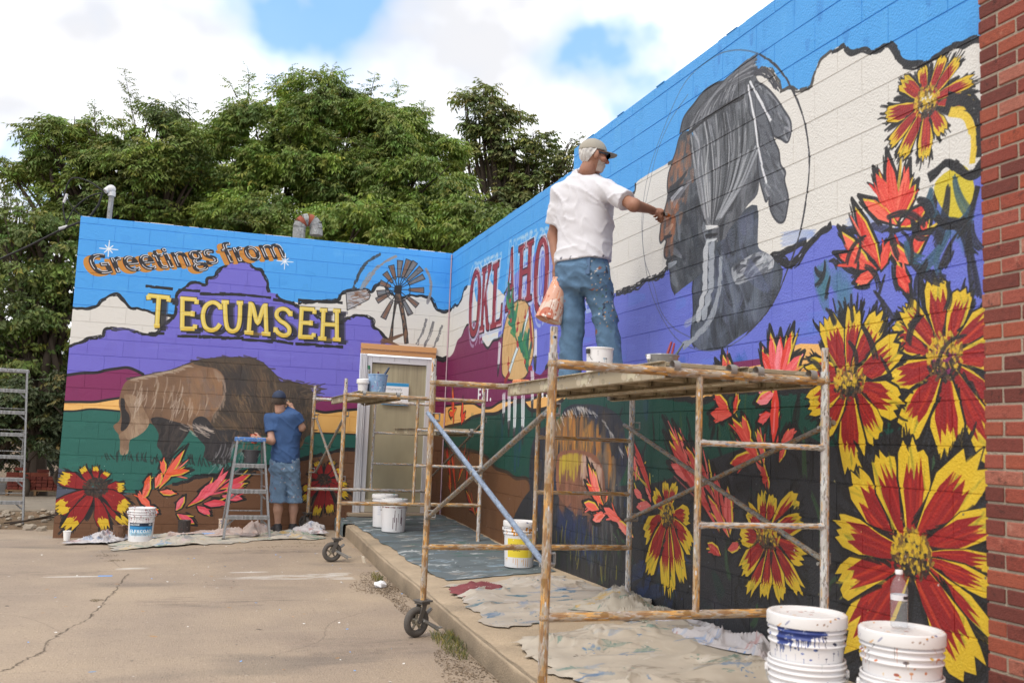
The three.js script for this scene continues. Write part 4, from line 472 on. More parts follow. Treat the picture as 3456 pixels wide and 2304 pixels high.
// ---------------------------------------------------------------- painted block walls
const bumpPaint = withRepeat(grain, 2.2);  bumpPaint.channel = 1;
const paintMat = (map, k = 1) => M(null, 0.55, { map, bumpMap: bumpPaint, bumpScale: 0.007, color: new THREE.Color(k, k, k) });
const WALLK = 0.88;
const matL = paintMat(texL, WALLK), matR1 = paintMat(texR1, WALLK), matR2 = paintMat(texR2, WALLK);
function wallPiece(a0, a1, y0, y1, side, uvb, d = 0, be = 0.0036) {   // one chamfered block face with its mural uv; side 'L': plane z = 0, 'R': plane x = 0
  const w = (a, y, q) => side === 'L' ? [a, y, q] : [-q, y, a], t = [rr(-1, 1), rr(-1, 1), rr(-1, 1), rr(-1, 1)].map((v) => v * 0.0009 + d);
  const bx = be * 0.35, c = [[a0 + bx, y0 + be, t[0]], [a1 - bx, y0 + be, t[1]], [a1 - bx, y1 - be, t[2]], [a0 + bx, y1 - be, t[3]]], o = [[a0, y0, -0.009], [a1, y0, -0.009], [a1, y1, -0.009], [a0, y1, -0.009]];
  const quads = [[c[0], c[1], c[2], c[3]], [o[0], o[1], c[1], c[0]], [o[1], o[2], c[2], c[1]], [o[2], o[3], c[3], c[2]], [o[3], o[0], c[0], c[3]]], pos = [], uv = [], uv1 = [], nor = [];
  for (const q of quads) { const W = q.map((e) => w(...e)), n = V(...W[1]).sub(V(...W[0])).cross(V(...W[2]).sub(V(...W[0]))).normalize(), ord = [0, 1, 2, 0, 2, 3];
    for (const i of ord) { pos.push(...W[i]); nor.push(n.x, n.y, n.z); uv.push((q[i][0] - uvb[0]) / uvb[1], q[i][1] / uvb[2]); uv1.push(q[i][0], q[i][1]); } }
  const g = new THREE.BufferGeometry(); g.setAttribute('position', new THREE.Float32BufferAttribute(pos, 3)); g.setAttribute('normal', new THREE.Float32BufferAttribute(nor, 3)); g.setAttribute('uv', new THREE.Float32BufferAttribute(uv, 2)); g.setAttribute('uv1', new THREE.Float32BufferAttribute(uv1, 2));
  return g;
}
function mergeUV1(list) { return mergeGeometries(list); }
const UVL = [-4.8, 4.9, 4.0], UVR1 = [0, 5, 4.25], UVR2 = [4.5, 5, 4.25], COURSE = 0.2032, yj = (k) => 3.833 - COURSE * k;
const coreMat = M([150, 146, 138], 0.9);
function flat(a0, a1, y0, y1, side, uvb, d) { const w = (a, y) => side === 'L' ? [a, y, d] : [-d, y, a]; const q = [[a0, y0], [a1, y0], [a1, y1], [a0, y1]], pos = [], uv = [], uv1 = [], nor = []; for (const i of [0, 1, 2, 0, 2, 3]) { pos.push(...w(...q[i])); nor.push(...(side === 'L' ? [0, 0, 1] : [-1, 0, 0])); uv.push((q[i][0] - uvb[0]) / uvb[1], q[i][1] / uvb[2]); uv1.push(...q[i]); } const g = new THREE.BufferGeometry(); g.setAttribute('position', new THREE.Float32BufferAttribute(pos, 3)); g.setAttribute('normal', new THREE.Float32BufferAttribute(nor, 3)); g.setAttribute('uv', new THREE.Float32BufferAttribute(uv, 2)); g.setAttribute('uv1', new THREE.Float32BufferAttribute(uv1, 2)); return g; }
const box3 = (x0, x1, y0, y1, z0, z1) => boxUV(new THREE.BoxGeometry(x1 - x0, y1 - y0, z1 - z0).toNonIndexed()).translate((x0 + x1) / 2, (y0 + y1) / 2, (z0 + z1) / 2);
{
  rnd = rngOf(31);
  const wl = thing('painted_block_wall', 'low block wall painted with a bison, a windmill and yellow greeting letters', 'mural wall');
  const DX0 = -1.2, DX1 = -0.17, DTOP = 2.59; // doorway
  for (let k = -1; k < 19; k++) {
    const y0 = k < 0 ? yj(0) : yj(k + 1), y1 = k < 0 ? 3.922 : yj(k), off = (k & 1) ? 0.2032 : 0;
    for (let a = -4.75 - off; a < 0; a += 0.4064) {
      let a0 = Math.max(a, -4.75), a1 = Math.min(a + 0.4064, 0); if (a1 - a0 < 0.03) continue;
      if (y0 < DTOP - 0.02) { if (a0 >= DX0 && a1 <= DX1) continue; if (a0 < DX0 && a1 > DX0) a1 = DX0; else if (a0 < DX1 && a1 > DX1) a0 = DX1; }
      if (a1 - a0 < 0.03) continue;
      part('block', wallPiece(a0 + 0.0006, a1 - 0.0006, y0 + 0.0016, y1 - 0.0016, 'L', UVL), matL, wl);
    }
  }
  part('mortar_joint', mergeUV1([flat(-4.75, DX0, -0.1, 3.92, 'L', UVL, -0.004), flat(DX0, DX1, DTOP, 3.92, 'L', UVL, -0.004), flat(DX1, 0.0, -0.1, 3.92, 'L', UVL, -0.004)]), matL, wl);
  part('wall_core', [box3(-4.75, DX0, -0.1, 3.918, -0.19, -0.012), box3(DX0, DX1, DTOP, 3.918, -0.19, -0.012), box3(DX1, 0.19, -0.1, 3.918, -0.19, -0.012)], M([88, 160, 224], 0.8), wl);
  // chipped pale edge along the top
  const cap = []; for (let x = -4.74; x < -0.05;) { const l = rr(0.06, 0.3); if (rnd() < 0.8) cap.push(moved(bevelBox(l, rr(0.004, 0.012), rr(0.12, 0.17), 0.002), x + l / 2, 3.924, -0.085 + rr(-0.02, 0.0))); x += l + rr(0, 0.08); }
  part('chipped_cap', cap, M([232, 222, 205], 0.9), wl).userData.kind = 'stuff';
  part('corner_bead', [bar([-0.012, 0.3, 0.012], [-0.012, 3.9, 0.012], 0.009, 6)], M([186, 158, 170], 0.8), wl);

  const wr = thing('painted_block_wall', 'tall block wall painted with a portrait in profile, big red and yellow daisies and a shield', 'mural wall');
  const Z1 = 9.46, STEP = 4.49, list = [];
  for (let k = -2; k < 18; k++) {
    const y0 = k === -2 ? 4.036 : yj(k + 1), y1 = k === -2 ? 4.126 : yj(k), off = (k & 1) ? 0.2032 : 0;
    for (let a = -off + 0.07 - 0.4064; a < Z1; a += 0.4064) {
      let a0 = Math.max(a, 0), a1 = Math.min(a + 0.4064, Z1); if (a1 - a0 < 0.03) continue;
      if (k < 0) { if (a1 < STEP) continue; a0 = Math.max(a0, STEP); if (a1 - a0 < 0.03) continue; }
      list.push([a0, a1, y0, y1]);
    }
  }
  for (let a = 0; a < STEP; a += 0.4064) list.push([a, Math.min(a + 0.4064, STEP), 3.833 + 0.0, 3.922]);
  const key = new Set(); const rest = [[], []]; list.sort((p, q) => q[0] - p[0]); let n = 0;
  for (const [a0, a1, y0, y1] of list) {
    if (y1 < slabY(0, a0) - 0.01) continue; const id = `${a0.toFixed(2)}_${y0.toFixed(2)}`; if (key.has(id)) continue; key.add(id);
    if (y0 >= 3.83 && y0 < 3.84 && a1 <= STEP + 0.01 && y1 > 3.93) continue;
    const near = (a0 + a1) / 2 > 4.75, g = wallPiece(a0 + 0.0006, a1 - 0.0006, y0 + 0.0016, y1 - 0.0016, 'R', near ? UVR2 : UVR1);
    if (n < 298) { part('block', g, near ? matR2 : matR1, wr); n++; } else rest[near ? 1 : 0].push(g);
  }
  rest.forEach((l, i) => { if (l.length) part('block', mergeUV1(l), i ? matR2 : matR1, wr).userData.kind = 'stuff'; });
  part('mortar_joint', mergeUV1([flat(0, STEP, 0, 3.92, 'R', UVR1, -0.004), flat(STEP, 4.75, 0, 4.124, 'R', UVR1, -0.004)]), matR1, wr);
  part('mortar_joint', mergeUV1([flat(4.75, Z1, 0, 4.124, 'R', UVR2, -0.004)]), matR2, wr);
  part('wall_core', [box3(0.012, 0.2, -0.1, 3.918, 0.0, STEP), box3(0.012, 0.2, -0.1, 4.12, STEP, 11.2)], M([84, 158, 222], 0.8), wr);
  const ec = []; for (let z = 0.02; z < 9.4;) { const l = rr(0.05, 0.25), top = z > STEP ? 4.125 : 3.921; if (rnd() < 0.65 && Math.abs(z + l / 2 - STEP) > 0.15) ec.push(moved(bevelBox(rr(0.05, 0.09), rr(0.004, 0.011), l, 0.002), 0.045 + rr(-0.012, 0), top, z + l / 2)); z += l + rr(0, 0.1); }
  part('chipped_cap', ec, M([92, 168, 228], 0.8), wr).userData.kind = 'stuff';
  part('bolt_hole', [bar([-0.004, 3.17, 0.03], [0.004, 3.17, 0.03], 0.012, 10)], M([20, 24, 30], 0.8), wr);
}
// flat roof behind both parapets
struct('roof', [box3(-4.74, 0.0, 3.3, 3.45, -4.6, -0.192), box3(0.205, 7, 3.3, 3.45, -4.6, 11.2)], M([120, 116, 108], 0.95));
struct('back_wall', [box3(-4.75, -4.55, -0.1, 3.3, -4.6, -0.192)], coreMat);

// ---------------------------------------------------------------- red brick front beside the tall mural
{
  rnd = rngOf(41);
  const bw = thing('brick_wall', 'red brick wall end with pale mortar beside the big painted daisies', 'brick wall');
  const cols = [[142, 70, 54], [128, 60, 48], [148, 76, 56], [116, 57, 48], [154, 94, 78], [104, 52, 44], [152, 74, 52], [146, 76, 62]];
  const brickTex = (c, sd, eff) => dataTex(192, (u, v) => { const n = tile(u, v, 16, 4, sd), s = sstep(eff, eff + 0.35, tile(u, v, 4, 4, sd + 3)) * (0.6 + 0.5 * N3(u * 50, v * 6, sd)), d = sstep(0.1, 0.4, tile(u, v, 7, 3, sd + 7)), k = 1 + 0.3 * n - 0.3 * d; return [lerp(c[0] * k, 222, s * 0.6), lerp(c[1] * k, 186, s * 0.6), lerp(c[2] * k, 164, s * 0.6)].map((e) => clamp(e, 0, 255)); }, true);
  const mats = cols.map((c, i) => M(null, 0.85, { map: withRepeat(brickTex(c, i * 5 + 1, [0.18, 0.3, 0.1, 0.25, 0.02, 0.3, 0.22, 0.08][i]), 3.3, 3.6), bumpMap: withRepeat(grain, 4), bumpScale: 0.006 }));
  const shapes = [0, 1, 2, 3].map((i) => { const g = bevelBox(0.09, 0.0575, 0.192, 0.004), p = g.attributes.position; for (let k = 0; k < p.count; k++) { const x = p.getX(k), y = p.getY(k), z = p.getZ(k); p.setXYZ(k, x + 0.003 * N3(x * 30 + i, y * 40, z * 30), y + 0.0022 * N3(x * 30, y * 40 + i, z * 25), z + 0.002 * N3(x * 20, y * 30, z * 20 + i)); } g.computeVertexNormals(); const uv = g.attributes.uv; for (let k = 0; k < uv.count; k++) uv.setXY(k, uv.getX(k) + i * 0.37, uv.getY(k) + i * 0.21); return g; });
  const stretch = [0.48, 1];
  for (let r = 0; r < 57; r++) { const y = 0.02 + 0.0677 * r + 0.03, half = r & 1; let z = 9.455 + (half ? 0 : 0);
    for (let c = 0; z < 10.15; c++) { const cut = c === 0 && half ? 0.485 : 1, len = 0.192 * cut; const m = part('brick', shapes[Math.floor(rnd() * 4)], mats[Math.floor(rnd() * mats.length)], bw); m.scale.z = cut; m.position.set(-0.012 + rr(-0.003, 0.002), y, z + len / 2 + rr(-0.002, 0.002)); z += len + 0.0105; } }
  part('mortar_joint', [box3(-0.0515, 0.01, 0, 3.92, 9.462, 10.25)], M([158, 146, 130], 0.95, { bumpMap: withRepeat(grain, 3), bumpScale: 0.01 }), bw);
  // the wall carries on beyond the frame
  struct('front_wall', [box3(-0.05, 0.011, 0, 4.2, 10.25, 13.5)], M([160, 78, 56], 0.9));
}

// ---------------------------------------------------------------- ground
function sheet(x0, x1, z0, z1, nx, nz, yf, dy = 0) {
  const g = new THREE.PlaneGeometry(1, 1, nx, nz), p = g.attributes.position, uv = g.attributes.uv;
  for (let i = 0; i < p.count; i++) { const u = uv.getX(i), v = uv.getY(i), x = lerp(x0, x1, u), z = lerp(z1, z0, v); p.setXYZ(i, x, yf(x, z) + dy, z); }
  g.computeVertexNormals(); return g;
}
{
  rnd = rngOf(51);
  const dirtTex = dataTex(512, (u, v) => { const n = tile(u, v, 12, 5, 3), m = tile(u, v, 4, 3, 7), k = 0.5 + 0.6 * n; const g = sstep(0.05, 0.3, m); return [lerp(120, 92, g) * (0.7 + k * 0.5), lerp(98, 92, g) * (0.7 + k * 0.5), lerp(76, 56, g) * (0.7 + k * 0.5)]; }, true);
  struct('ground', moved(sheet(-160, 160, -160, 160, 64, 64, () => 0), 0, -0.06, 0), M(null, 0.95, { map: withRepeat(dirtTex, 120), bumpMap: withRepeat(grainCoarse, 160), bumpScale: 0.05 }));
  // concrete pavement with its cracks, chalk-white spill and paint drips
  const X0 = -9.5, X1 = -1.2, Z0 = -1.0, Z1 = 13.2, [c, q] = canvasOf(1230, 1536); ctx = q; const S = 1536 / (Z1 - Z0), SX = 1230 / (X1 - X0);
  ctx.setTransform(SX, 0, 0, S, -X0 * SX, -Z0 * S); ctx.fillStyle = css([182, 164, 144]); ctx.fillRect(X0, Z0, 9, 15);
  const img = ctx.getImageData(0, 0, c.width, c.height), D = img.data;
  for (let j = 0; j < c.height; j++) for (let i = 0; i < c.width; i++) { const x = X0 + i / SX, z = Z0 + j / S, n = fbm(x * 0.9, 0.3, z * 0.9, 4), f = N3(x * 60, 2.2, z * 60) * 0.6 + N3(x * 140, 5.2, z * 140) * 0.5, st = sstep(0.12, 0.4, fbm(x * 0.5 + 7, 3.3, z * 1.3, 4)), o = (j * c.width + i) * 4; const sp = N3(x * 85, 1.7, z * 85) > 0.52 ? -0.16 : N3(x * 70, 8.7, z * 70) > 0.56 ? 0.12 : 0, k = 1 + 0.22 * n + 0.07 * f - 0.15 * st + sp; D[o] *= k * (1 - 0.01 * st); D[o + 1] *= k; D[o + 2] *= k * (1 + 0.02 * st - 0.05 * n); }
  ctx.putImageData(img, 0, 0);
  for (let k = 0; k < 260; k++) { const x = rr(X0, X1), z = rr(Z0, Z1); stroke(x, z, x + rr(0.1, 0.9), z + rr(-0.05, 0.05), rr(0.01, 0.06), rnd() < 0.6 ? [150, 136, 122] : [196, 182, 162], 0.12); }
  BR = 0.008; const white = (x, z, l, w, a) => { for (let k = 0; k < 26; k++) { const t = rnd(); stroke(x + rr(-0.1, 0.1), z + rr(-w, w), x - l * rr(0.3, 1), z + rr(-w, w) + l * 0.02, rr(0.02, 0.08), [236, 232, 226], a * 0.5 * rr(0.3, 1), 0.02, 0.9); } };
  for (let k = 0; k < 70; k++) { const u = Math.pow(rnd(), 1.3), x = -1.66 - u * 1.05, z = 3.32 + (rnd() - 0.35) * 0.32 * (1 - u * 0.5) + u * 0.08; stroke(x, z, x - rr(0.08, 0.3), z + rr(-0.015, 0.03), rr(0.015, 0.07), [236, 233, 228], 0.34 * (1 - u * 0.75), rr(-0.05, 0.05), 0.9); } white(-3.63, 2.77, 0.25, 0.05, 0.3); white(-3.97, 3.21, 0.5, 0.02, 0.2); white(-2.52, 3.11, 0.35, 0.02, 0.25);
  const crk = [[-4.13, 6.75], [-4.08, 6.66], [-4.06, 6.53], [-4.01, 6.37], [-3.98, 6.26], [-4.00, 6.04], [-3.96, 5.78], [-3.91, 5.53], [-3.85, 5.31], [-3.81, 4.84], [-3.80, 4.60], [-3.77, 4.25], [-3.75, 3.86], [-3.74, 3.49], [-3.71, 3.09]]; for (let i = 0; i + 1 < crk.length; i++) { const [a, b] = [crk[i], crk[i + 1]]; let p = a; for (let k = 1; k <= 6; k++) { const t = k / 6, q2 = [lerp(a[0], b[0], t) + (k < 6 ? rr(-0.012, 0.012) : 0), lerp(a[1], b[1], t) + (k < 6 ? rr(-0.02, 0.02) : 0)]; line([p, q2], rr(0.003, 0.013), [74, 62, 50], 0.85); if (rnd() < 0.3) line([[p[0] + 0.012, p[1]], [q2[0] + 0.014, q2[1]]], 0.007, [112, 96, 78], 0.8); p = q2; } }
  for (let k = 0; k < 420; k++) { const x = rr(X0, X1), z = rr(0, Z1) , r = rr(0.003, 0.014); ctx.fillStyle = css([[240, 238, 234], [240, 238, 234], [120, 170, 230], [90, 78, 68], [60, 50, 44], [200, 150, 90]][Math.floor(rnd() * 6)], 0.75); ctx.beginPath(); ctx.ellipse(x, z, r * rr(0.8, 2.4), r, rr(0, 3), 0, 7); ctx.fill(); }
  for (const cr of [[[-4.1, 1.3], [-4.02, 1.8], [-3.9, 2.3], [-3.8, 2.7]], [[-1.9, 5.2], [-2.2, 5.6], [-2.35, 6.2], [-2.7, 6.6]], [[-5.2, 4.4], [-4.7, 4.9], [-4.3, 5.1], [-3.95, 5.7]]]) for (const q2 of [smooth(cr, false, 8)]) for (let k = 0; k + 1 < q2.length; k++) line([[q2[k][0] + rr(-0.008, 0.008), q2[k][1]], [q2[k + 1][0] + rr(-0.008, 0.008), q2[k + 1][1]]], rr(0.002, 0.006), [92, 80, 68], 0.6);
  for (let k = 0; k < 2600; k++) { ctx.fillStyle = css(rnd() < 0.55 ? [110, 98, 86] : [214, 204, 190], rr(0.2, 0.6)); ctx.beginPath(); ctx.arc(rr(X0, X1), rr(Z0, Z1), rr(0.003, 0.009), 0, 7); ctx.fill(); }
  for (const [x, z, rx, rz, a] of [[-3.0, 4.6, 0.7, 0.25, 0.1], [-4.6, 3.0, 0.9, 0.2, 0.1], [-2.3, 6.4, 0.4, 0.3, 0.08], [-5.0, 6.2, 0.6, 0.5, 0.08], [-3.4, 8.0, 0.8, 0.3, 0.08], [-2.5, 1.9, 0.8, 0.12, 0.12]]) for (let k = 0; k < 50; k++) { const an = rnd() * 6.28, q = Math.sqrt(rnd()); stroke(x + Math.cos(an) * rx * q, z + Math.sin(an) * rz * q, x + Math.cos(an) * rx * q + rr(0.05, 0.3), z + Math.sin(an) * rz * q + rr(-0.03, 0.03), rr(0.02, 0.1), [118, 104, 92], a, 0, 0.5); }
  ctx.setTransform(1, 0, 0, 1, 0, 0);
  const t = texOf(c, false);
  struct('pavement', sheet(X0, X1, Z0, Z1, 90, 120, groundY, 0), M(null, 0.9, { map: t, bumpMap: withRepeat(grain, 20, 30), bumpScale: 0.012, color: new THREE.Color(0.71, 0.705, 0.70) }));
  // a second, older pad beyond the end of the wall
  const pad = M([150, 140, 126], 0.95, { bumpMap: withRepeat(grainCoarse, 2), bumpScale: 0.02, map: withRepeat(dataTex(256, (u, v) => { const k = 225 + 60 * tile(u, v, 6, 4, 4); return [k, k, k]; }, true), 0.5) });
  struct('concrete_pad', [moved(bevelBox(7, 0.12, 3.2, 0.02), -8.4, -0.03, -5.4)], pad);
}
// raised concrete walkway along the tall wall, its edge worn and chipped
{
  rnd = rngOf(61);
  const zs = [], N = 150; for (let i = 0; i <= N; i++) zs.push(0.0 + 12.8 * i / N);
  const prof = [], pos = [], idx = [], uv = [], vc = []; const cols = 22;
  for (let i = 0; i <= N; i++) { const z = zs[i], ex = slabEdge(z) + 0.006 * N3(z * 6, 1.1, 0), chip = 0.02 + 0.022 * Math.max(0, N3(z * 3.1, 4.4, 0) + N3(z * 11, 9, 0) * 0.6);
    for (let j = 0; j <= cols; j++) { let x, y; const top = slabY(ex, z); if (j === 0) { x = ex; y = -0.05; } else if (j === 1) { x = ex; y = lerp(-0.05, top, 0.55); } else if (j === 2) { x = ex + 0.002; y = top - chip; } else if (j === 3) { x = ex + chip * 0.45; y = top - chip * 0.3; } else if (j === 4) { x = ex + chip * 1.15; y = top; } else { x = lerp(ex + chip * 1.15, 0.005, (j - 4) / (cols - 4)); y = slabY(x, z) + 0.003 * N3(x * 5, 3, z * 5); }
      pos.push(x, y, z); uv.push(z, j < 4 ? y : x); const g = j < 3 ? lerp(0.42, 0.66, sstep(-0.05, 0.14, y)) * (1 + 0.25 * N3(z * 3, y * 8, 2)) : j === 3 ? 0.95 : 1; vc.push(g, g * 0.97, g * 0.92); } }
  for (let i = 0; i < N; i++) for (let j = 0; j < cols; j++) { const a = i * (cols + 1) + j, b = a + cols + 1; idx.push(a, b, a + 1, b, b + 1, a + 1); }
  const g = new THREE.BufferGeometry(); g.setAttribute('position', new THREE.Float32BufferAttribute(pos, 3)); g.setAttribute('uv', new THREE.Float32BufferAttribute(uv, 2)); g.setAttribute('color', new THREE.Float32BufferAttribute(vc, 3)); g.setIndex(idx); g.computeVertexNormals();
  const t = dataTex(512, (u, v) => { const n = tile(u, v, 6, 5, 11), f = tile(u, v, 60, 2, 3), k = 1 + 0.22 * n + 0.12 * f; return [184 * k, 166 * k, 141 * k]; }, true);
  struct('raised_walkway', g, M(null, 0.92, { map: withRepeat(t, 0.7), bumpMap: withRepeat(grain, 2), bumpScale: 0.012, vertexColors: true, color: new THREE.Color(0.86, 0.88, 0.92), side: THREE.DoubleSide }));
}
// ---------------------------------------------------------------- trees behind the walls
const barkMat = M([72, 62, 52], 0.95, { bumpMap: withRepeat(grainCoarse, 2, 6), bumpScale: 0.03 });
const leafMat = (c) => new THREE.MeshPhysicalMaterial({ color: new THREE.Color().setRGB(...c), roughness: 0.75, transmission: 0.32, thickness: 0, side: THREE.DoubleSide });
function leafGeo(len, w, fold = 0.25) { // one leaf along +x, folded on its midrib and curved down
  const P = [[0, 0, 0], [len * 0.35, 0.0, w * 0.5], [len * 0.35, -w * fold, 0], [len * 0.35, 0, -w * 0.5], [len, -len * 0.22, 0]].map((p) => [p[0], p[1], p[2]]);
  return [[0, 1, 2], [0, 2, 3], [1, 4, 2], [2, 4, 3]].flatMap((t) => t.flatMap((i) => P[i]));
}
function sprig(seed, n, len, w, spread, droop) { // a twig with alternating leaves
  const r = rngOf(seed), pos = [], m = new THREE.Matrix4(), v = V(0, 0, 0);
  for (let k = 0; k < n; k++) {
    const t = (k + 0.4) / n, L = len * (0.75 + 0.5 * r()); const leaf = leafGeo(L, w * (0.8 + 0.4 * r()));
    m.makeRotationFromEuler(new THREE.Euler((r() - 0.5) * 1.6, (k % 2 ? 1 : -1) * (0.6 + 0.5 * r()), -droop * (0.4 + 0.9 * r()), 'YZX')); m.setPosition(t * spread, -droop * 0.35 * t * t * spread + (r() - 0.5) * 0.02, (r() - 0.5) * 0.05);
    for (let i = 0; i < leaf.length; i += 3) { v.set(leaf[i], leaf[i + 1], leaf[i + 2]).applyMatrix4(m); pos.push(v.x, v.y, v.z); }
  }
  for (const d of [0.004]) { for (const q of [[0, d, 0, spread, -droop * 0.3 * spread, 0, 0, -d, 0], [0, 0, d, spread, -droop * 0.3 * spread, 0, 0, 0, -d]]) pos.push(...q); }
  const g = new THREE.BufferGeometry(); g.setAttribute('position', new THREE.Float32BufferAttribute(pos, 3)); g.computeVertexNormals(); return g;
}
function limb(a, b, r0, r1, bend = 0.1) { const A = V(...a), B = V(...b), m1 = A.clone().lerp(B, 0.33).add(V(rr(-1, 1), rr(0, 0.6), rr(-1, 1)).multiplyScalar(bend)), m2 = A.clone().lerp(B, 0.7).add(V(rr(-1, 1), rr(0, 0.8), rr(-1, 1)).multiplyScalar(bend)); const g = new THREE.TubeGeometry(new THREE.CatmullRomCurve3([A, m1, m2, B]), 10, 1, 6), p = g.attributes.position, c = new THREE.CatmullRomCurve3([A, m1, m2, B]); for (let i = 0; i <= 10; i++) { const q = c.getPointAt(i / 10), k = lerp(r0, r1, i / 10); for (let j = 0; j <= 6; j++) { const o = i * 7 + j; p.setXYZ(o, q.x + (p.getX(o) - q.x) * k, q.y + (p.getY(o) - q.y) * k, q.z + (p.getZ(o) - q.z) * k); } } g.computeVertexNormals(); return g; }
// lobes: [x, y, z, rx, ry, rz, density]; leaves gather on twigs whose bases fill each lobe, thicker towards its skin
function tree(name, label, cat, foot, lobes, o) {
  rnd = rngOf(o.seed);
  const t = thing(name, label, cat, [0, 0, 0], 0, o.group), wood = [];
  const top = lobes.reduce((s, l) => s.add(V(l[0], l[1], l[2])), V(0, 0, 0)).multiplyScalar(1 / lobes.length);
  const fork = V(...foot).lerp(top, 0.45); fork.x = lerp(foot[0], fork.x, 0.6); wood.push(limb(foot, fork.toArray(), o.r || 0.25, (o.r || 0.25) * 0.7, 0.15));
  for (const l of lobes) { wood.push(limb(fork.toArray(), [l[0], l[1], l[2]], (o.r || 0.25) * 0.5, 0.02, 0.35)); for (let k = 0; k < (o.twigs ?? 5); k++) { const a = rr(0, 6.28), e = rr(-0.2, 1.4); wood.push(limb([lerp(fork.x, l[0], 0.6), lerp(fork.y, l[1], 0.6), lerp(fork.z, l[2], 0.6)], [l[0] + Math.cos(a) * Math.cos(e) * l[3] * 0.85, l[1] + Math.sin(e) * l[4] * 0.8, l[2] + Math.sin(a) * Math.cos(e) * l[5] * 0.85], 0.05, 0.008, 0.15)); } }
  const spr = []; // twig poses
  for (const l of lobes) {
    const vol = l[3] * l[4] * l[5], n = Math.round(o.per * Math.pow(vol, 0.72) * (l[6] ?? 1));
    // sub-clumps so that light and dark masses and gaps show
    const nc = Math.max(7, Math.round(22 * Math.pow(vol, 0.5))), cl = [];
    for (let k = 0; k < nc; k++) { let x, y, z, q; do { x = rr(-1, 1); y = rr(-1, 1); z = rr(-1, 1); q = Math.hypot(x, y, z); } while (q > 1 || q < 0.45); cl.push([l[0] + x * l[3] * 0.9, l[1] + y * l[4] * 0.9, l[2] + z * l[5] * 0.9, rr(0.18, 0.4) * (0.5 + 0.4 * Math.cbrt(vol))]); }
    for (let k = 0; k < n; k++) { const c = cl[Math.floor(rnd() * nc)], a = rr(0, 6.283), e = Math.asin(rr(-1, 1)), q = c[3] * Math.pow(rnd(), 0.4); const p = V(c[0] + Math.cos(a) * Math.cos(e) * q, c[1] + Math.sin(e) * q * 0.75, c[2] + Math.sin(a) * Math.cos(e) * q); spr.push([p, Math.atan2(p.z - l[2], p.x - l[0]) + rr(-0.9, 0.9), rr(-0.6, 0.35), rr(0.75, 1.3)]); }
  }
  for (const s of o.shoots || []) { const [a, b, n] = s; for (let k = 0; k < n; k++) { const u = k / n; spr.push([V(lerp(a[0], b[0], u) + rr(-0.05, 0.05), lerp(a[1], b[1], u), lerp(a[2], b[2], u) + rr(-0.05, 0.05)), rr(0, 6.28), rr(0, 0.9), rr(0.6, 0.95) * (1.1 - 0.5 * u)]); } wood.push(limb(a, b, 0.012, 0.003, 0.02)); }
  part('trunk', wood.map((g) => (g.deleteAttribute('uv'), g)), barkMat, t);
  const kinds = [0, 1, 2].map((i) => sprig(o.seed * 10 + i, o.leaves || 8, o.len || 0.1, o.w || 0.035, o.spread || 0.32, o.droop ?? 0.5));
  const m4 = new THREE.Matrix4(), qn = new THREE.Quaternion(), col = new THREE.Color();
  kinds.forEach((g, i) => { const mine = spr.filter((_, k) => k % 3 === i), im = new THREE.InstancedMesh(g, leafMat([1, 1, 1]), mine.length); im.name = 'crown'; im.userData.kind = 'stuff'; im.castShadow = im.receiveShadow = true;
    mine.forEach(([p, ay, ez, sc], k) => { qn.setFromEuler(new THREE.Euler(rr(-0.4, 0.4), -ay, ez, 'YZX')); m4.compose(p, qn, V(sc, sc, sc)); im.setMatrixAt(k, m4); const h = 0.5 + 0.5 * fbm(p.x * 1.3, p.y * 1.3, p.z * 1.3, 2) * 2.2, y = rnd() < (o.yellow ?? 0.06) ? 1 : 0; const c = o.c0, d = o.c1; col.setRGB(lerp(c[0], d[0], h) * rr(0.8, 1.2) + y * 0.10, lerp(c[1], d[1], h) * rr(0.85, 1.15) + y * 0.05, lerp(c[2], d[2], h) * rr(0.8, 1.2)); im.setColorAt(k, col); });
    t.add(im); });
  return t;
}
const GREEN = { c0: [0.045, 0.09, 0.012], c1: [0.31, 0.43, 0.05] };
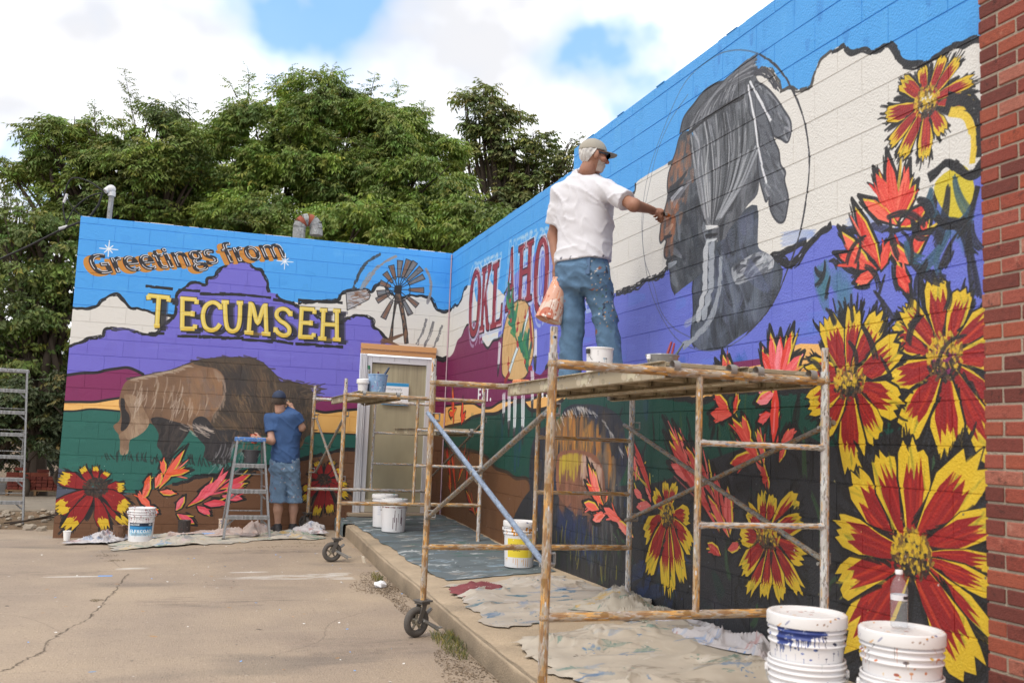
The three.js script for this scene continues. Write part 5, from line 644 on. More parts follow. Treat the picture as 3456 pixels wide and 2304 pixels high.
tree('hackberry_tree', 'broad green tree rising over the bison wall, its crown lit yellow green at the top', 'tree', [-0.89, -0.1, -8.75], [
  [-1.00, 7.83, -8.11, 1.37, 1.24, 1.37], [-2.29, 7.71, -8.55, 1.11, 1.05, 1.11], [0.13, 7.68, -7.76, 1.11, 1.11, 1.11], [-1.41, 6.64, -8.38, 1.70, 1.31, 1.70], [0.29, 6.38, -7.85, 1.50, 1.24, 1.50], [-2.99, 7.44, -9.86, 1.03, 1.03, 1.03], [0.92, 6.55, -6.57, 0.93, 0.93, 0.93], [1.33, 5.76, -6.52, 1.06, 0.75, 1.06], [-2.10, 5.68, -7.65, 1.31, 0.75, 1.31], [-0.45, 5.30, -6.10, 1.36, 0.71, 1.36], [-1.05, 8.55, -8.05, 0.98, 0.72, 0.98], [0.37, 8.37, -8.13, 0.74, 0.67, 0.74], [1.77, 5.62, -5.34, 0.65, 0.47, 0.65], [-3.30, 6.11, -9.06, 1.11, 0.85, 1.11], [1.30, 7.74, -7.90, 0.74, 0.60, 0.74], [-4.19, 6.19, -9.87, 0.94, 0.87, 0.94], [1.77, 6.21, -6.33, 0.69, 0.44, 0.69]], { ...GREEN, seed: 11, per: 1900, r: 0.32, len: 0.105, w: 0.036, spread: 0.32, droop: 0.7, leaves: 9, shoots: [[[-2.61, 8.68, -8.54], [-2.69, 9.33, -8.50], 26], [[-2.86, 8.67, -8.63], [-3.08, 9.12, -8.65], 14], [[-1.62, 8.72, -8.21], [-1.76, 9.46, -8.18], 20], [[-1.07, 8.94, -8.01], [-0.89, 9.46, -7.89], 28], [[-0.76, 8.95, -7.91], [-0.64, 9.38, -7.82], 20], [[-0.07, 8.85, -7.70], [-0.01, 9.37, -7.62], 20], [[0.49, 8.80, -7.52], [0.50, 9.16, -7.47], 16], [[1.03, 8.24, -7.40], [1.05, 8.76, -7.34], 16], [[-2.06, 8.83, -8.35], [-2.12, 9.22, -8.32], 16], [[-1.33, 8.99, -8.09], [-1.40, 9.31, -8.08], 14], [[1.19, 5.95, -5.49], [2.25, 6.00, -5.14], 40], [[-1.27, 7.02, -5.12], [-0.23, 6.67, -4.82], 40], [[-2.48, 5.24, -5.71], [-2.97, 5.39, -5.85], 30], [[-0.13, 5.78, -5.41], [0.63, 5.87, -5.15], 30]] });
tree('hackberry_tree', 'darker green tree with ragged top behind the service mast and wall corner', 'tree', [-4.07, -0.1, -8.75], [
  [-4.25, 7.64, -8.14, 0.69, 0.62, 0.69], [-4.67, 6.82, -8.36, 0.93, 0.81, 0.93], [-3.86, 7.10, -8.07, 0.81, 0.69, 0.81], [-5.53, 7.28, -8.59, 0.59, 0.56, 0.59], [-6.03, 6.89, -8.80, 0.69, 0.62, 0.69], [-4.98, 6.25, -8.53, 1.06, 0.81, 1.06], [-6.36, 7.37, -8.86, 0.50, 0.37, 0.50], [-5.64, 6.29, -8.74, 0.87, 0.69, 0.87], [-6.60, 7.30, -8.94, 0.37, 0.34, 0.50], [-4.16, 6.35, -8.25, 0.93, 0.81, 0.93], [-5.82, 5.53, -8.89, 0.75, 0.69, 0.75, 0.8], [-5.10, 5.44, -8.66, 0.87, 0.62, 0.87], [-6.85, 6.73, -9.09, 0.37, 0.28, 0.50], [-7.32, 6.65, -9.25, 0.37, 0.28, 0.50], [-6.14, 7.57, -8.76, 0.44, 0.37, 0.50]], { c0: [0.035, 0.075, 0.012], c1: [0.28, 0.37, 0.045], seed: 12, per: 1250, r: 0.24, len: 0.095, w: 0.038, spread: 0.3, droop: 0.6, leaves: 8, shoots: [[[-4.87, 7.68, -8.34], [-5.19, 8.85, -8.31], 40], [[-4.80, 7.93, -8.28], [-5.01, 8.36, -8.30], 20], [[-4.02, 7.72, -8.05], [-4.12, 8.33, -8.02], 18], [[-3.78, 7.73, -7.97], [-3.85, 8.31, -7.93], 16], [[-5.67, 7.59, -8.61], [-5.73, 8.11, -8.57], 26], [[-6.77, 7.30, -9.00], [-6.87, 7.69, -8.99], 20], [[-6.49, 7.49, -8.88], [-6.47, 7.68, -8.86], 10], [[-6.32, 6.75, -8.91], [-7.17, 7.03, -9.16], 24], [[-7.15, 6.72, -9.19], [-7.48, 6.80, -9.29], 20]] });
tree('oak_tree', 'dark tree with a narrow crown standing behind the corner of the two painted walls', 'tree', [5.20, -0.1, -13.07], [
  [3.98, 10.53, -12.53, 0.67, 0.76, 0.50], [4.62, 10.47, -12.33, 0.63, 0.67, 0.50], [4.03, 9.78, -12.60, 0.71, 0.67, 0.50], [4.69, 9.47, -12.42, 0.84, 0.76, 0.50], [5.22, 8.82, -12.32, 0.76, 0.67, 0.50], [4.60, 8.46, -12.56, 0.84, 0.67, 0.50, 0.8], [5.38, 9.83, -12.15, 0.42, 0.34, 0.50], [5.77, 8.84, -12.13, 0.59, 0.42, 0.50], [6.14, 9.36, -11.96, 0.50, 0.34, 0.50], [6.35, 9.79, -11.84, 0.34, 0.21, 0.50, 0.5], [5.27, 8.07, -12.39, 0.92, 0.42, 0.50, 0.8], [3.46, 11.01, -12.65, 0.25, 0.21, 0.50], [3.85, 11.20, -12.50, 0.29, 0.25, 0.50], [4.01, 9.39, -13.71, 0.52, 0.70, 0.50, 0.8]], { c0: [0.05, 0.085, 0.02], c1: [0.27, 0.32, 0.07], seed: 13, per: 560, r: 0.22, len: 0.12, w: 0.06, spread: 0.34, droop: 0.45, leaves: 9, yellow: 0.1, shoots: [[[6.35, 9.71, -11.85], [6.58, 10.18, -11.72], 14], [[3.94, 11.03, -12.49], [3.84, 11.28, -12.49], 12]] });
tree('elm_tree', 'dense dark tree filling the gap beside the wall end above the chain-link gate', 'tree', [-6.10, -0.1, -8.37], [
  [-6.17, 4.89, -8.01, 0.77, 0.71, 0.77], [-6.81, 4.45, -8.27, 0.83, 0.71, 0.83], [-5.95, 4.13, -8.03, 0.65, 0.65, 0.65], [-6.47, 3.64, -8.25, 0.83, 0.71, 0.83], [-6.96, 3.39, -8.44, 0.77, 0.83, 0.77], [-5.99, 3.19, -8.15, 0.59, 0.59, 0.59], [-6.59, 5.29, -8.11, 0.59, 0.47, 0.59, 0.6], [-7.03, 5.15, -8.27, 0.53, 0.59, 0.53], [-5.74, 3.55, -8.02, 0.53, 0.77, 0.53], [-6.47, 2.76, -8.35, 0.83, 0.59, 0.83], [-6.95, 2.44, -8.54, 0.71, 0.59, 0.71]], { c0: [0.035, 0.07, 0.012], c1: [0.2, 0.28, 0.04], seed: 14, per: 620, r: 0.2, len: 0.1, w: 0.045, spread: 0.3, droop: 0.55, leaves: 8, shoots: [[[-6.83, 5.51, -8.16], [-6.78, 5.99, -8.09], 12], [[-7.11, 5.50, -8.25], [-7.21, 6.09, -8.22], 14], [[-6.56, 5.64, -8.06], [-6.41, 6.00, -7.97], 8]] });
tree('elm_tree', 'paler thin-leaved tree low at the picture edge behind the aluminium ladder', 'tree', [-8.35, -0.1, -14.39], [
  [-8.56, 6.58, -13.89, 0.82, 0.82, 0.82], [-8.21, 6.05, -14.90, 0.78, 0.70, 0.78, 0.7], [-8.82, 5.23, -14.13, 1.12, 1.27, 1.12], [-8.51, 3.75, -14.19, 1.12, 1.12, 1.12], [-7.86, 6.76, -13.65, 0.37, 0.45, 0.50, 0.5]], { c0: [0.05, 0.08, 0.02], c1: [0.2, 0.25, 0.06], seed: 15, per: 380, r: 0.2, len: 0.1, w: 0.04, spread: 0.3, droop: 0.5, leaves: 8, yellow: 0.12, shoots: [[[-8.04, 6.31, -13.76], [-8.06, 7.50, -13.63], 14], [[-7.71, 6.62, -13.61], [-7.53, 7.14, -13.50], 10]] });
tree('shrub', 'leafy dark shrub growing through the fence beside the standing ladder', 'shrub', [-6.12, -0.1, -6.86], [[-6.12, 1.84, -6.86, 0.66, 0.49, 0.66], [-5.98, 1.35, -6.87, 0.66, 0.39, 0.66]], { c0: [0.02, 0.04, 0.01], c1: [0.07, 0.105, 0.022], seed: 16, per: 1300, r: 0.06, len: 0.09, w: 0.045, spread: 0.26, droop: 0.5, leaves: 8, yellow: 0.1 });
tree('shrub', 'vine-covered shrub with yellowing leaves behind the chain-link gate', 'shrub', [-5.51, -0.1, -6.67], [[-5.51, 1.70, -6.67, 0.49, 0.66, 0.50], [-5.37, 1.21, -6.68, 0.49, 0.53, 0.50]], { c0: [0.022, 0.04, 0.01], c1: [0.08, 0.105, 0.022], seed: 17, per: 1300, r: 0.06, len: 0.09, w: 0.045, spread: 0.26, droop: 0.5, leaves: 8, yellow: 0.1 });
tree('shrub', 'low green shrub behind the ladder at the picture edge', 'shrub', [-6.68, -0.1, -7.07], [[-6.68, 1.60, -7.07, 0.66, 0.49, 0.66], [-6.54, 1.11, -7.08, 0.66, 0.39, 0.66]], { c0: [0.03, 0.055, 0.012], c1: [0.09, 0.13, 0.03], seed: 18, per: 1300, r: 0.06, len: 0.09, w: 0.045, spread: 0.26, droop: 0.5, leaves: 8, yellow: 0.1 });
tree('shrub', 'tall dark hedge-like shrub far behind the standing ladder', 'shrub', [-7.34, -0.1, -11.37], [[-7.34, 1.99, -11.37, 1.54, 0.87, 1.54], [-7.22, 1.13, -11.42, 1.54, 0.70, 1.54]], { c0: [0.03, 0.06, 0.012], c1: [0.13, 0.17, 0.035], seed: 19, per: 900, r: 0.06, len: 0.11, w: 0.055, spread: 0.3, droop: 0.5, leaves: 8, yellow: 0.06 });
tree('shrub', 'dark shrub mass deep behind the gate and the wall end', 'shrub', [-6.27, -0.1, -10.99], [[-6.27, 2.24, -10.99, 1.27, 1.00, 1.27], [-6.15, 1.37, -11.05, 1.27, 0.80, 1.27]], { c0: [0.03, 0.06, 0.012], c1: [0.13, 0.17, 0.035], seed: 20, per: 900, r: 0.06, len: 0.11, w: 0.055, spread: 0.3, droop: 0.5, leaves: 8, yellow: 0.06 });
tree('shrub', 'dark shrub beyond the picture edge behind the ladder', 'shrub', [-8.43, -0.1, -11.70], [[-8.43, 2.15, -11.70, 1.54, 1.00, 1.54], [-8.31, 1.29, -11.76, 1.54, 0.80, 1.54]], { c0: [0.03, 0.06, 0.012], c1: [0.13, 0.17, 0.035], seed: 21, per: 900, r: 0.06, len: 0.11, w: 0.055, spread: 0.3, droop: 0.5, leaves: 8, yellow: 0.06 });
// ---------------------------------------------------------------- worn paint and splatter textures
function wornTex(base, spots, n, seed, w = 512) { rnd = rngOf(seed); const [c, q] = canvasOf(w, w); ctx = q; BR = 2; q.fillStyle = css(base); q.fillRect(0, 0, w, w);
  for (const [col, cnt, r0, r1, str] of spots) for (let k = 0; k < cnt; k++) { const x = rnd() * w, y = rnd() * w, r = rr(r0, r1); for (const [ox, oy] of [[0, 0], [w, 0], [-w, 0], [0, w], [0, -w]]) { q.fillStyle = css(jit(col, 14), rr(0.45, 0.95)); q.beginPath(); const m = 7, rs = []; for (let i = 0; i < m; i++) { const a = i / m * 6.283, R = r * (0.7 + 0.5 * ((Math.sin(i * 12.9 + k * 3.7) + 1) / 2)); const X = x + ox + Math.cos(a) * R, Y = y + oy + Math.sin(a) * R * str; i ? q.lineTo(X, Y) : q.moveTo(X, Y); } q.closePath(); q.fill(); } }
  ctx = null; return texOf(c); }
const orangePaint = wornTex([186, 144, 88], [[[204, 154, 84], 50, 10, 50, 2.4], [[164, 154, 142], 190, 4, 30, 2.6], [[120, 96, 66], 120, 2, 9, 2], [[72, 58, 48], 90, 1, 6, 2.4], [[196, 200, 208], 70, 2, 12, 1.6], [[128, 164, 206], 16, 2, 10, 1.5], [[150, 110, 66], 60, 6, 26, 2]], 1, 71);
const greyPaint = wornTex([172, 170, 166], [[[196, 194, 190], 80, 8, 40, 2.4], [[204, 150, 84], 50, 4, 22, 2.4], [[120, 112, 104], 130, 2, 12, 2], [[70, 62, 56], 90, 1, 6, 2], [[222, 224, 228], 80, 2, 10, 1.6], [[124, 160, 204], 22, 2, 12, 1.6], [[140, 76, 54], 26, 1, 7, 1.6]], 1, 72);
const alu = wornTex([168, 170, 172], [[[196, 198, 200], 60, 8, 40, 1.5], [[226, 226, 228], 90, 2, 9, 1.4], [[126, 126, 126], 80, 3, 14, 1.4], [[112, 140, 186], 14, 2, 8, 1.4], [[70, 66, 62], 40, 1, 4, 1.4]], 1, 73);
const tubeOrange = M(null, 0.55, { map: withRepeat(orangePaint, 5, 2.4), bumpMap: withRepeat(grain, 10), bumpScale: 0.002 }), tubeGrey = M(null, 0.5, { map: withRepeat(greyPaint, 5, 2.4), bumpMap: withRepeat(grain, 10), bumpScale: 0.002 });
const galv = M([150, 150, 148], 0.5, { metalness: 0.35 }), darkSteel = M([96, 92, 88], 0.6, { metalness: 0.3 }), rubber = M([84, 80, 76], 0.85), black = M([24, 24, 26], 0.6);
const aluMat = M([206, 206, 206], 0.45, { metalness: 0.25, map: withRepeat(alu, 3) }), plankMat = M(null, 0.7, { map: withRepeat(wornTex([158, 146, 122], [[[184, 174, 150], 60, 10, 60, 0.6], [[120, 106, 86], 90, 4, 20, 0.7], [[214, 212, 206], 50, 2, 12, 0.8], [[96, 84, 70], 80, 1, 6, 1], [[120, 150, 190], 14, 2, 10, 1]], 1, 74), 1.6) });

// ---------------------------------------------------------------- scaffolds: welded walk-through frames, cross braces, hook-on planks, casters
function caster(parent, x, y0, z, yaw, top, brake) {
  const R = 0.102, c = new THREE.Group(); c.name = 'caster'; c.position.set(x, 0, z); c.rotation.y = yaw; parent.add(c);
  const tire = new THREE.TorusGeometry(R - 0.024, 0.024, 12, 36); part('tyre', moved(tire, -0.05, y0 + R, 0), rubber, c);
  const hub = []; const disc = new THREE.CylinderGeometry(0.022, 0.022, 0.05, 14); disc.rotateX(Math.PI / 2); hub.push(moved(disc, -0.05, y0 + R, 0)); const ring = new THREE.TorusGeometry(R - 0.038, 0.009, 8, 30); hub.push(moved(ring, -0.05, y0 + R, 0));
  for (let k = 0; k < 5; k++) { const a = k * 1.2566 + 0.3; hub.push(bar([-0.05 + Math.cos(a) * 0.018, y0 + R + Math.sin(a) * 0.018, 0], [-0.05 + Math.cos(a) * 0.068, y0 + R + Math.sin(a) * 0.068, 0], 0.009, 6)); } part('wheel_hub', hub, M([136, 128, 112], 0.7), c);
  const fork = []; for (const s of [-1, 1]) fork.push(boxBar([-0.05, y0 + R, s * 0.034], [-0.004, y0 + 2.18 * R, s * 0.03], 0.036, 0.006, [0, 0, 1])); fork.push(moved(bevelBox(0.075, 0.014, 0.085, 0.003), -0.005, y0 + 2.2 * R, 0)); fork.push(bar([-0.05, y0 + R, -0.045], [-0.05, y0 + R, 0.045], 0.008, 8)); part('fork', fork, darkSteel, c);
  part('swivel_plate', [moved(bevelBox(0.1, 0.012, 0.1, 0.003), 0, y0 + 2.34 * R, 0), bar([0, y0 + 2.2 * R, 0], [0, top, 0], 0.017, 12)], darkSteel, c);
  if (brake) part('brake_lever', [boxBar([0.0, y0 + R * 1.15, 0.0], [0.115, y0 + R * 0.55, 0.03], 0.034, 0.012), bar([0.01, y0 + R * 1.2, -0.01], [0.08, y0 + R * 1.75, -0.005], 0.013, 8), bar([-0.02, y0 + R * 1.1, 0.045], [0.11, y0 + R * 0.35, 0.045], 0.008, 6), moved(bevelBox(0.05, 0.01, 0.03, 0.002), 0.125, y0 + R * 0.5, 0.03)], galv, c);
  return c;
}
function scaffoldFrame(p, z, xo, xi, H, o) { // one frame in the plane z: legs, rails and a ladder half; o.inner: where the wall-side leg stands
  const r = 0.0215, LM = o.legOut || tubeOrange, LI = o.legIn || tubeGrey;
  part('leg', [bar([xo, o.yo, z], [xo, H.top + 0.02, z], r, 14)], LM, p); part('leg', [bar([xi, o.yi, z], [xi, H.top + 0.02, z], r, 14)], LI, p);
  part('coupling_pin', [bar([xo, H.top + 0.02, z], [xo, H.top + 0.17, z], 0.0175, 12), bar([xo, H.top + 0.015, z], [xo, H.top + 0.05, z], 0.0222, 12)], tubeGrey, p); part('coupling_pin', [bar([xi, H.top + 0.02, z], [xi, H.top + 0.17, z], 0.0175, 12), bar([xi, H.top + 0.015, z], [xi, H.top + 0.05, z], 0.0222, 12)], tubeGrey, p);
  const holes = []; for (const x of [xo, xi]) holes.push(bar([x, H.top + 0.12, z - 0.0185], [x, H.top + 0.12, z + 0.0185], 0.006, 8)); holes.forEach((g) => part('pin_hole', g, black, p));
  const xm = lerp(xo, xi, 0.515), rm = o.railMat || tubeOrange;
  part('top_rail', [bar([xo, H.top, z], [xi, H.top, z], r, 14)], rm, p); part('bottom_rail', [bar([xo, H.bot, z], [xi, H.bot, z], r * 0.95, 14)], rm, p);
  part('inner_post', [bar([xm, H.bot, z], [xm, H.top, z], 0.0165, 12)], o.postMat || rm, p);
  for (const y of H.rungs) part('rung', [bar([xm, y, z], [xi, y, z], 0.0145, 12), bar([xm, y, z], [xm + 0.045, y, z], 0.021, 12, 0.015), bar([xi - 0.045, y, z], [xi, y, z], 0.015, 12, 0.021)], o.rungMat || tubeGrey, p);
  const weld = []; for (const [x, y] of [[xo, H.top], [xi, H.top], [xo, H.bot], [xi, H.bot]]) weld.push(moved(new THREE.SphereGeometry(0.026, 10, 8), x, y, z)); weld.forEach((g) => part('weld', g, rm, p));
  for (const x of [xo, xi]) for (const y of H.lock) { const s = o.lockSide; part('brace_lock', [boxBar([x, y - 0.055, z + s * 0.03], [x, y + 0.055, z + s * 0.03], 0.006, 0.03), moved(bevelBox(0.05, 0.007, 0.035, 0.002), x + 0.024, y + 0.05, z + s * 0.03), moved(bevelBox(0.05, 0.007, 0.035, 0.002), x + 0.024, y + 0.005, z + s * 0.03), moved(bevelBox(0.007, 0.055, 0.02, 0.002), x + 0.05, y + 0.028, z + s * 0.03), bar([x - 0.02, y, z + s * 0.03], [x + 0.05, y, z + s * 0.03], 0.009, 8)], galv, p); }
}
function plank(p, x0, x1, za, zb, y) { // aluminium plank with side channels and hooks over the rails at za (near) and zb (far)
  const g = new THREE.Group(); g.name = 'plank'; p.add(g); const e = 0.02;
  part('deck', [moved(bevelBox(x1 - x0 - 0.012, 0.022, za - zb - 0.1, 0.003), (x0 + x1) / 2, y - 0.013, (za + zb) / 2)], plankMat, g);
  for (const x of [x0, x1]) { const s = x === x0 ? 1 : -1; part('side_channel', [moved(bevelBox(0.006, 0.082, za - zb - 0.06, 0.002), x, y - 0.041, (za + zb) / 2), moved(bevelBox(0.034, 0.007, za - zb - 0.06, 0.002), x + s * 0.018, y - 0.08, (za + zb) / 2), moved(bevelBox(0.026, 0.006, za - zb - 0.06, 0.002), x - s * 0.01, y - 0.003, (za + zb) / 2)], plankMat, g); }
  const rib = []; for (let z = zb + 0.3; z < za - 0.1; z += 0.42) rib.push(moved(bevelBox(x1 - x0 - 0.02, 0.035, 0.03, 0.003), (x0 + x1) / 2, y - 0.045, z)); rib.forEach((e) => part('cross_rib', e, plankMat, g));
  for (const [z, s] of [[za, 1], [zb, -1]]) for (const x of [x0 + 0.035, x1 - 0.035]) { const h = new THREE.TorusGeometry(0.028, 0.007, 8, 14, Math.PI); h.rotateY(Math.PI / 2); const b = new THREE.CylinderGeometry(0.028, 0.028, 0.034, 16, 1, true); b.rotateZ(Math.PI / 2); part('hook', [moved(b, x, y - 0.006 - 0.02, z), moved(bevelBox(0.034, 0.05, 0.05, 0.004), x, y - 0.05, z - s * 0.045)], galv, g); }
  return g;
}
function crossBrace(p, x, za, zb, ya, yb, mats) { part('cross_brace', [bar([x, ya, za], [x, yb, zb], 0.0145, 10)], mats[0], p); part('cross_brace', [bar([x + 0.03, yb, za], [x + 0.03, ya, zb], 0.0145, 10)], mats[1], p); part('brace_pivot', [bar([x - 0.02, (ya + yb) / 2, (za + zb) / 2], [x + 0.05, (ya + yb) / 2, (za + zb) / 2], 0.011, 8)], galv, p); }
const paleBlue = M([176, 196, 224], 0.5, { map: withRepeat(alu, 4) }), braceGrey = M([176, 172, 164], 0.55, { map: withRepeat(greyPaint, 4) });
{
  rnd = rngOf(81);
  const H = { top: 1.70, bot: 0.575, rungs: [1.37, 0.985], lock: [1.47, 0.80] };
  const s = thing('scaffold', 'rusty orange scaffold closest to us, with a painter standing on its planks', 'scaffold', [0, 0, 0], 0);
  scaffoldFrame(s, 8.62, -1.695, -0.235, H, { yo: 0.24, yi: slabY(-0.235, 8.62), legIn: tubeGrey, rungMat: tubeGrey, lockSide: -1, postMat: tubeOrange });
  const HB = { ...H, top: 1.735, bot: 0.6, rungs: [1.385, 0.99] };
  scaffoldFrame(s, 6.14, -1.655, -0.115, HB, { yo: 0.24, yi: slabY(-0.115, 6.14), legIn: tubeGrey, rungMat: tubeOrange, lockSide: 1 });
  caster(s, -1.655, groundY(-1.655, 6.14), 6.14, 0.45, 0.3, true); caster(s, -1.695, groundY(-1.695, 8.62), 8.62, 0.2, 0.3, true);
  crossBrace(s, -1.69, 8.59, 6.17, 0.80, 1.52, [paleBlue, braceGrey]); crossBrace(s, -0.19, 8.59, 6.17, 0.80, 1.50, [braceGrey, braceGrey]);
  plank(s, -1.11, -0.735, 8.62, 6.14, 1.752); plank(s, -0.655, -0.28, 8.62, 6.14, 1.752);
  const s2 = thing('scaffold', 'smaller-looking rusty scaffold in front of the door, with a blue pail on its plank', 'scaffold', [0, 0, 0], 0);
  const H2 = { top: 1.775, bot: 0.645, rungs: [1.435, 1.055], lock: [1.55, 0.87] }, H3 = { top: 1.80, bot: 0.66, rungs: [1.40, 1.0], lock: [1.55, 0.87] };
  scaffoldFrame(s2, 2.58, -1.745, -0.225, H2, { yo: groundY(-1.75, 2.58) + 0.24, yi: slabY(-0.22, 2.58), legIn: tubeGrey, rungMat: tubeGrey, lockSide: -1 });
  scaffoldFrame(s2, 0.26, -1.80, -0.27, H3, { yo: groundY(-1.8, 0.26) + 0.24, yi: slabY(-0.27, 0.26), legIn: tubeGrey, railMat: tubeGrey, legOut: tubeOrange, rungMat: tubeGrey, lockSide: 1 });
  caster(s2, -1.745, groundY(-1.745, 2.58), 2.58, 0.12, 0.34, true); caster(s2, -1.80, groundY(-1.8, 0.26), 0.26, -1.0, 0.34, false);
  crossBrace(s2, -1.765, 2.55, 0.29, 0.87, 1.55, [braceGrey, braceGrey]); crossBrace(s2, -0.235, 2.55, 0.29, 0.87, 1.55, [braceGrey, braceGrey]);
  plank(s2, -1.585, -1.15, 2.58, 0.26, 1.825); plank(s2, -0.74, -0.32, 2.58, 0.26, 1.47);
}
// ---------------------------------------------------------------- door in the low wall
{
  rnd = rngOf(91);
  const d = thing('door', 'pale aluminium door covered with tan paper, a small sign on it, behind the far scaffold', 'door');
  const X0 = -1.197, X1 = -0.173, Y0 = 0.345, YT = 2.587, white = M([206, 207, 212], 0.5, { bumpMap: withRepeat(grain, 5), bumpScale: 0.001, metalness: 0.05 }), tan = M([206, 154, 104], 0.7, { bumpMap: withRepeat(grain, 6), bumpScale: 0.003 });
  part('header_board', [moved(bevelBox(X1 - X0 + 0.01, 0.075, 0.045, 0.004), (X0 + X1) / 2, YT - 0.04, 0.012)], tan, d); part('header_board', [moved(bevelBox(X1 - X0 + 0.005, 0.06, 0.03, 0.004), (X0 + X1) / 2, YT - 0.11, 0.004)], tan, d);
  part('jamb', [moved(bevelBox(0.045, YT - 0.14 - Y0, 0.04, 0.004), X1 - 0.022, (YT - 0.14 + Y0) / 2, 0.0)], tan, d);
  const jambs = []; for (let k = 0; k < 4; k++) jambs.push(moved(bevelBox(0.021, YT - 0.145 - Y0, 0.05 - (k % 2) * 0.008, 0.003), X0 + 0.014 + k * 0.0225, (YT - 0.145 + Y0) / 2, -0.002 + (k % 2) * -0.003)); jambs.forEach((g) => part('jamb_rib', g, white, d));
  const sx0 = X0 + 0.1, sx1 = X1 - 0.048, sw = 0.062, st = YT - 0.15; part('stile', [moved(bevelBox(sw, st - Y0 - 0.02, 0.045, 0.003), sx0 + sw / 2, (st + Y0) / 2, -0.03)], white, d); part('stile', [moved(bevelBox(sw, st - Y0 - 0.02, 0.045, 0.003), sx1 - sw / 2, (st + Y0) / 2, -0.03)], white, d);
  part('top_rail', [moved(bevelBox(sx1 - sx0 - 2 * sw - 0.003, 0.09, 0.045, 0.003), (sx0 + sx1) / 2, st - 0.055, -0.03)], white, d); part('bottom_rail', [moved(bevelBox(sx1 - sx0 - 2 * sw - 0.003, 0.16, 0.045, 0.003), (sx0 + sx1) / 2, Y0 + 0.095, -0.03)], M([172, 164, 146], 0.6), d);
  const screws = []; for (const x of [0.1, 0.3, 0.5]) for (const y of [0.03, 0.055]) screws.push(moved(new THREE.SphereGeometry(0.006, 8, 6), sx0 + sw + x, st - y, -0.006)); screws.forEach((g) => part('screw', g, galv, d));
  const pg = new THREE.PlaneGeometry(sx1 - sx0 - 2 * sw, st - Y0 - 0.28, 60, 120), pp = pg.attributes.position; for (let i = 0; i < pp.count; i++) { const x = pp.getX(i), y = pp.getY(i); pp.setZ(i, 0.01 * fbm(x * 2.4 + y * 0.9, 1.1, y * 0.8, 3) + 0.006 * Math.sin((x * 0.9 + y * 0.5) * 12 + 3 * fbm(x, y, 4, 2)) * sstep(0.6, -0.8, y)); } pg.computeVertexNormals();
  const paper = dataTex(512, (u, v) => { const n = tile(u, v, 5, 4, 21), st2 = Math.abs(N3(u * 40, 3, 1)) * sstep(0.45, 1, v) * 0.25, k = 1 + 0.14 * n - st2; return [166 * k, 158 * k, 132 * k]; }, true);
  part('paper_cover', moved(pg, (sx0 + sx1) / 2, (st + Y0) / 2 + 0.03, -0.042), M(null, 0.85, { map: paper }), d);
  part('panel', [box3(sx0 + sw, sx1 - sw, Y0 + 0.1, st - 0.05, -0.075, -0.062)], M([120, 118, 108], 0.6), d);
  part('threshold', [moved(bevelBox(X1 - X0 + 0.1, 0.04, 0.16, 0.006), (X0 + X1) / 2 - 0.02, Y0 - 0.015, 0.07)], M([168, 150, 128], 0.8), d);
  const [c, q] = canvasOf(512, 420); q.fillStyle = '#e6e8ea'; q.fillRect(0, 0, 512, 420); q.fillStyle = '#2f8fc4'; q.fillRect(0, 0, 512, 64); q.fillRect(0, 356, 512, 64); q.fillStyle = '#5a6470'; q.font = '64px sans-serif'; q.fillText('Permanently', 22, 140); 
  const sg = thing('notice', 'white notice with blue top and bottom bands taped to the papered door', 'sign', [-0.705, 1.93, -0.012]);
  part('sheet', moved(bevelBox(0.37, 0.30, 0.004, 0.001), 0, 0, 0), M([226, 228, 230], 0.6), sg); part('print', moved(new THREE.PlaneGeometry(0.366, 0.297), 0, 0, 0.0035), M(null, 0.6, { map: texOf(c, false) }), sg);
}
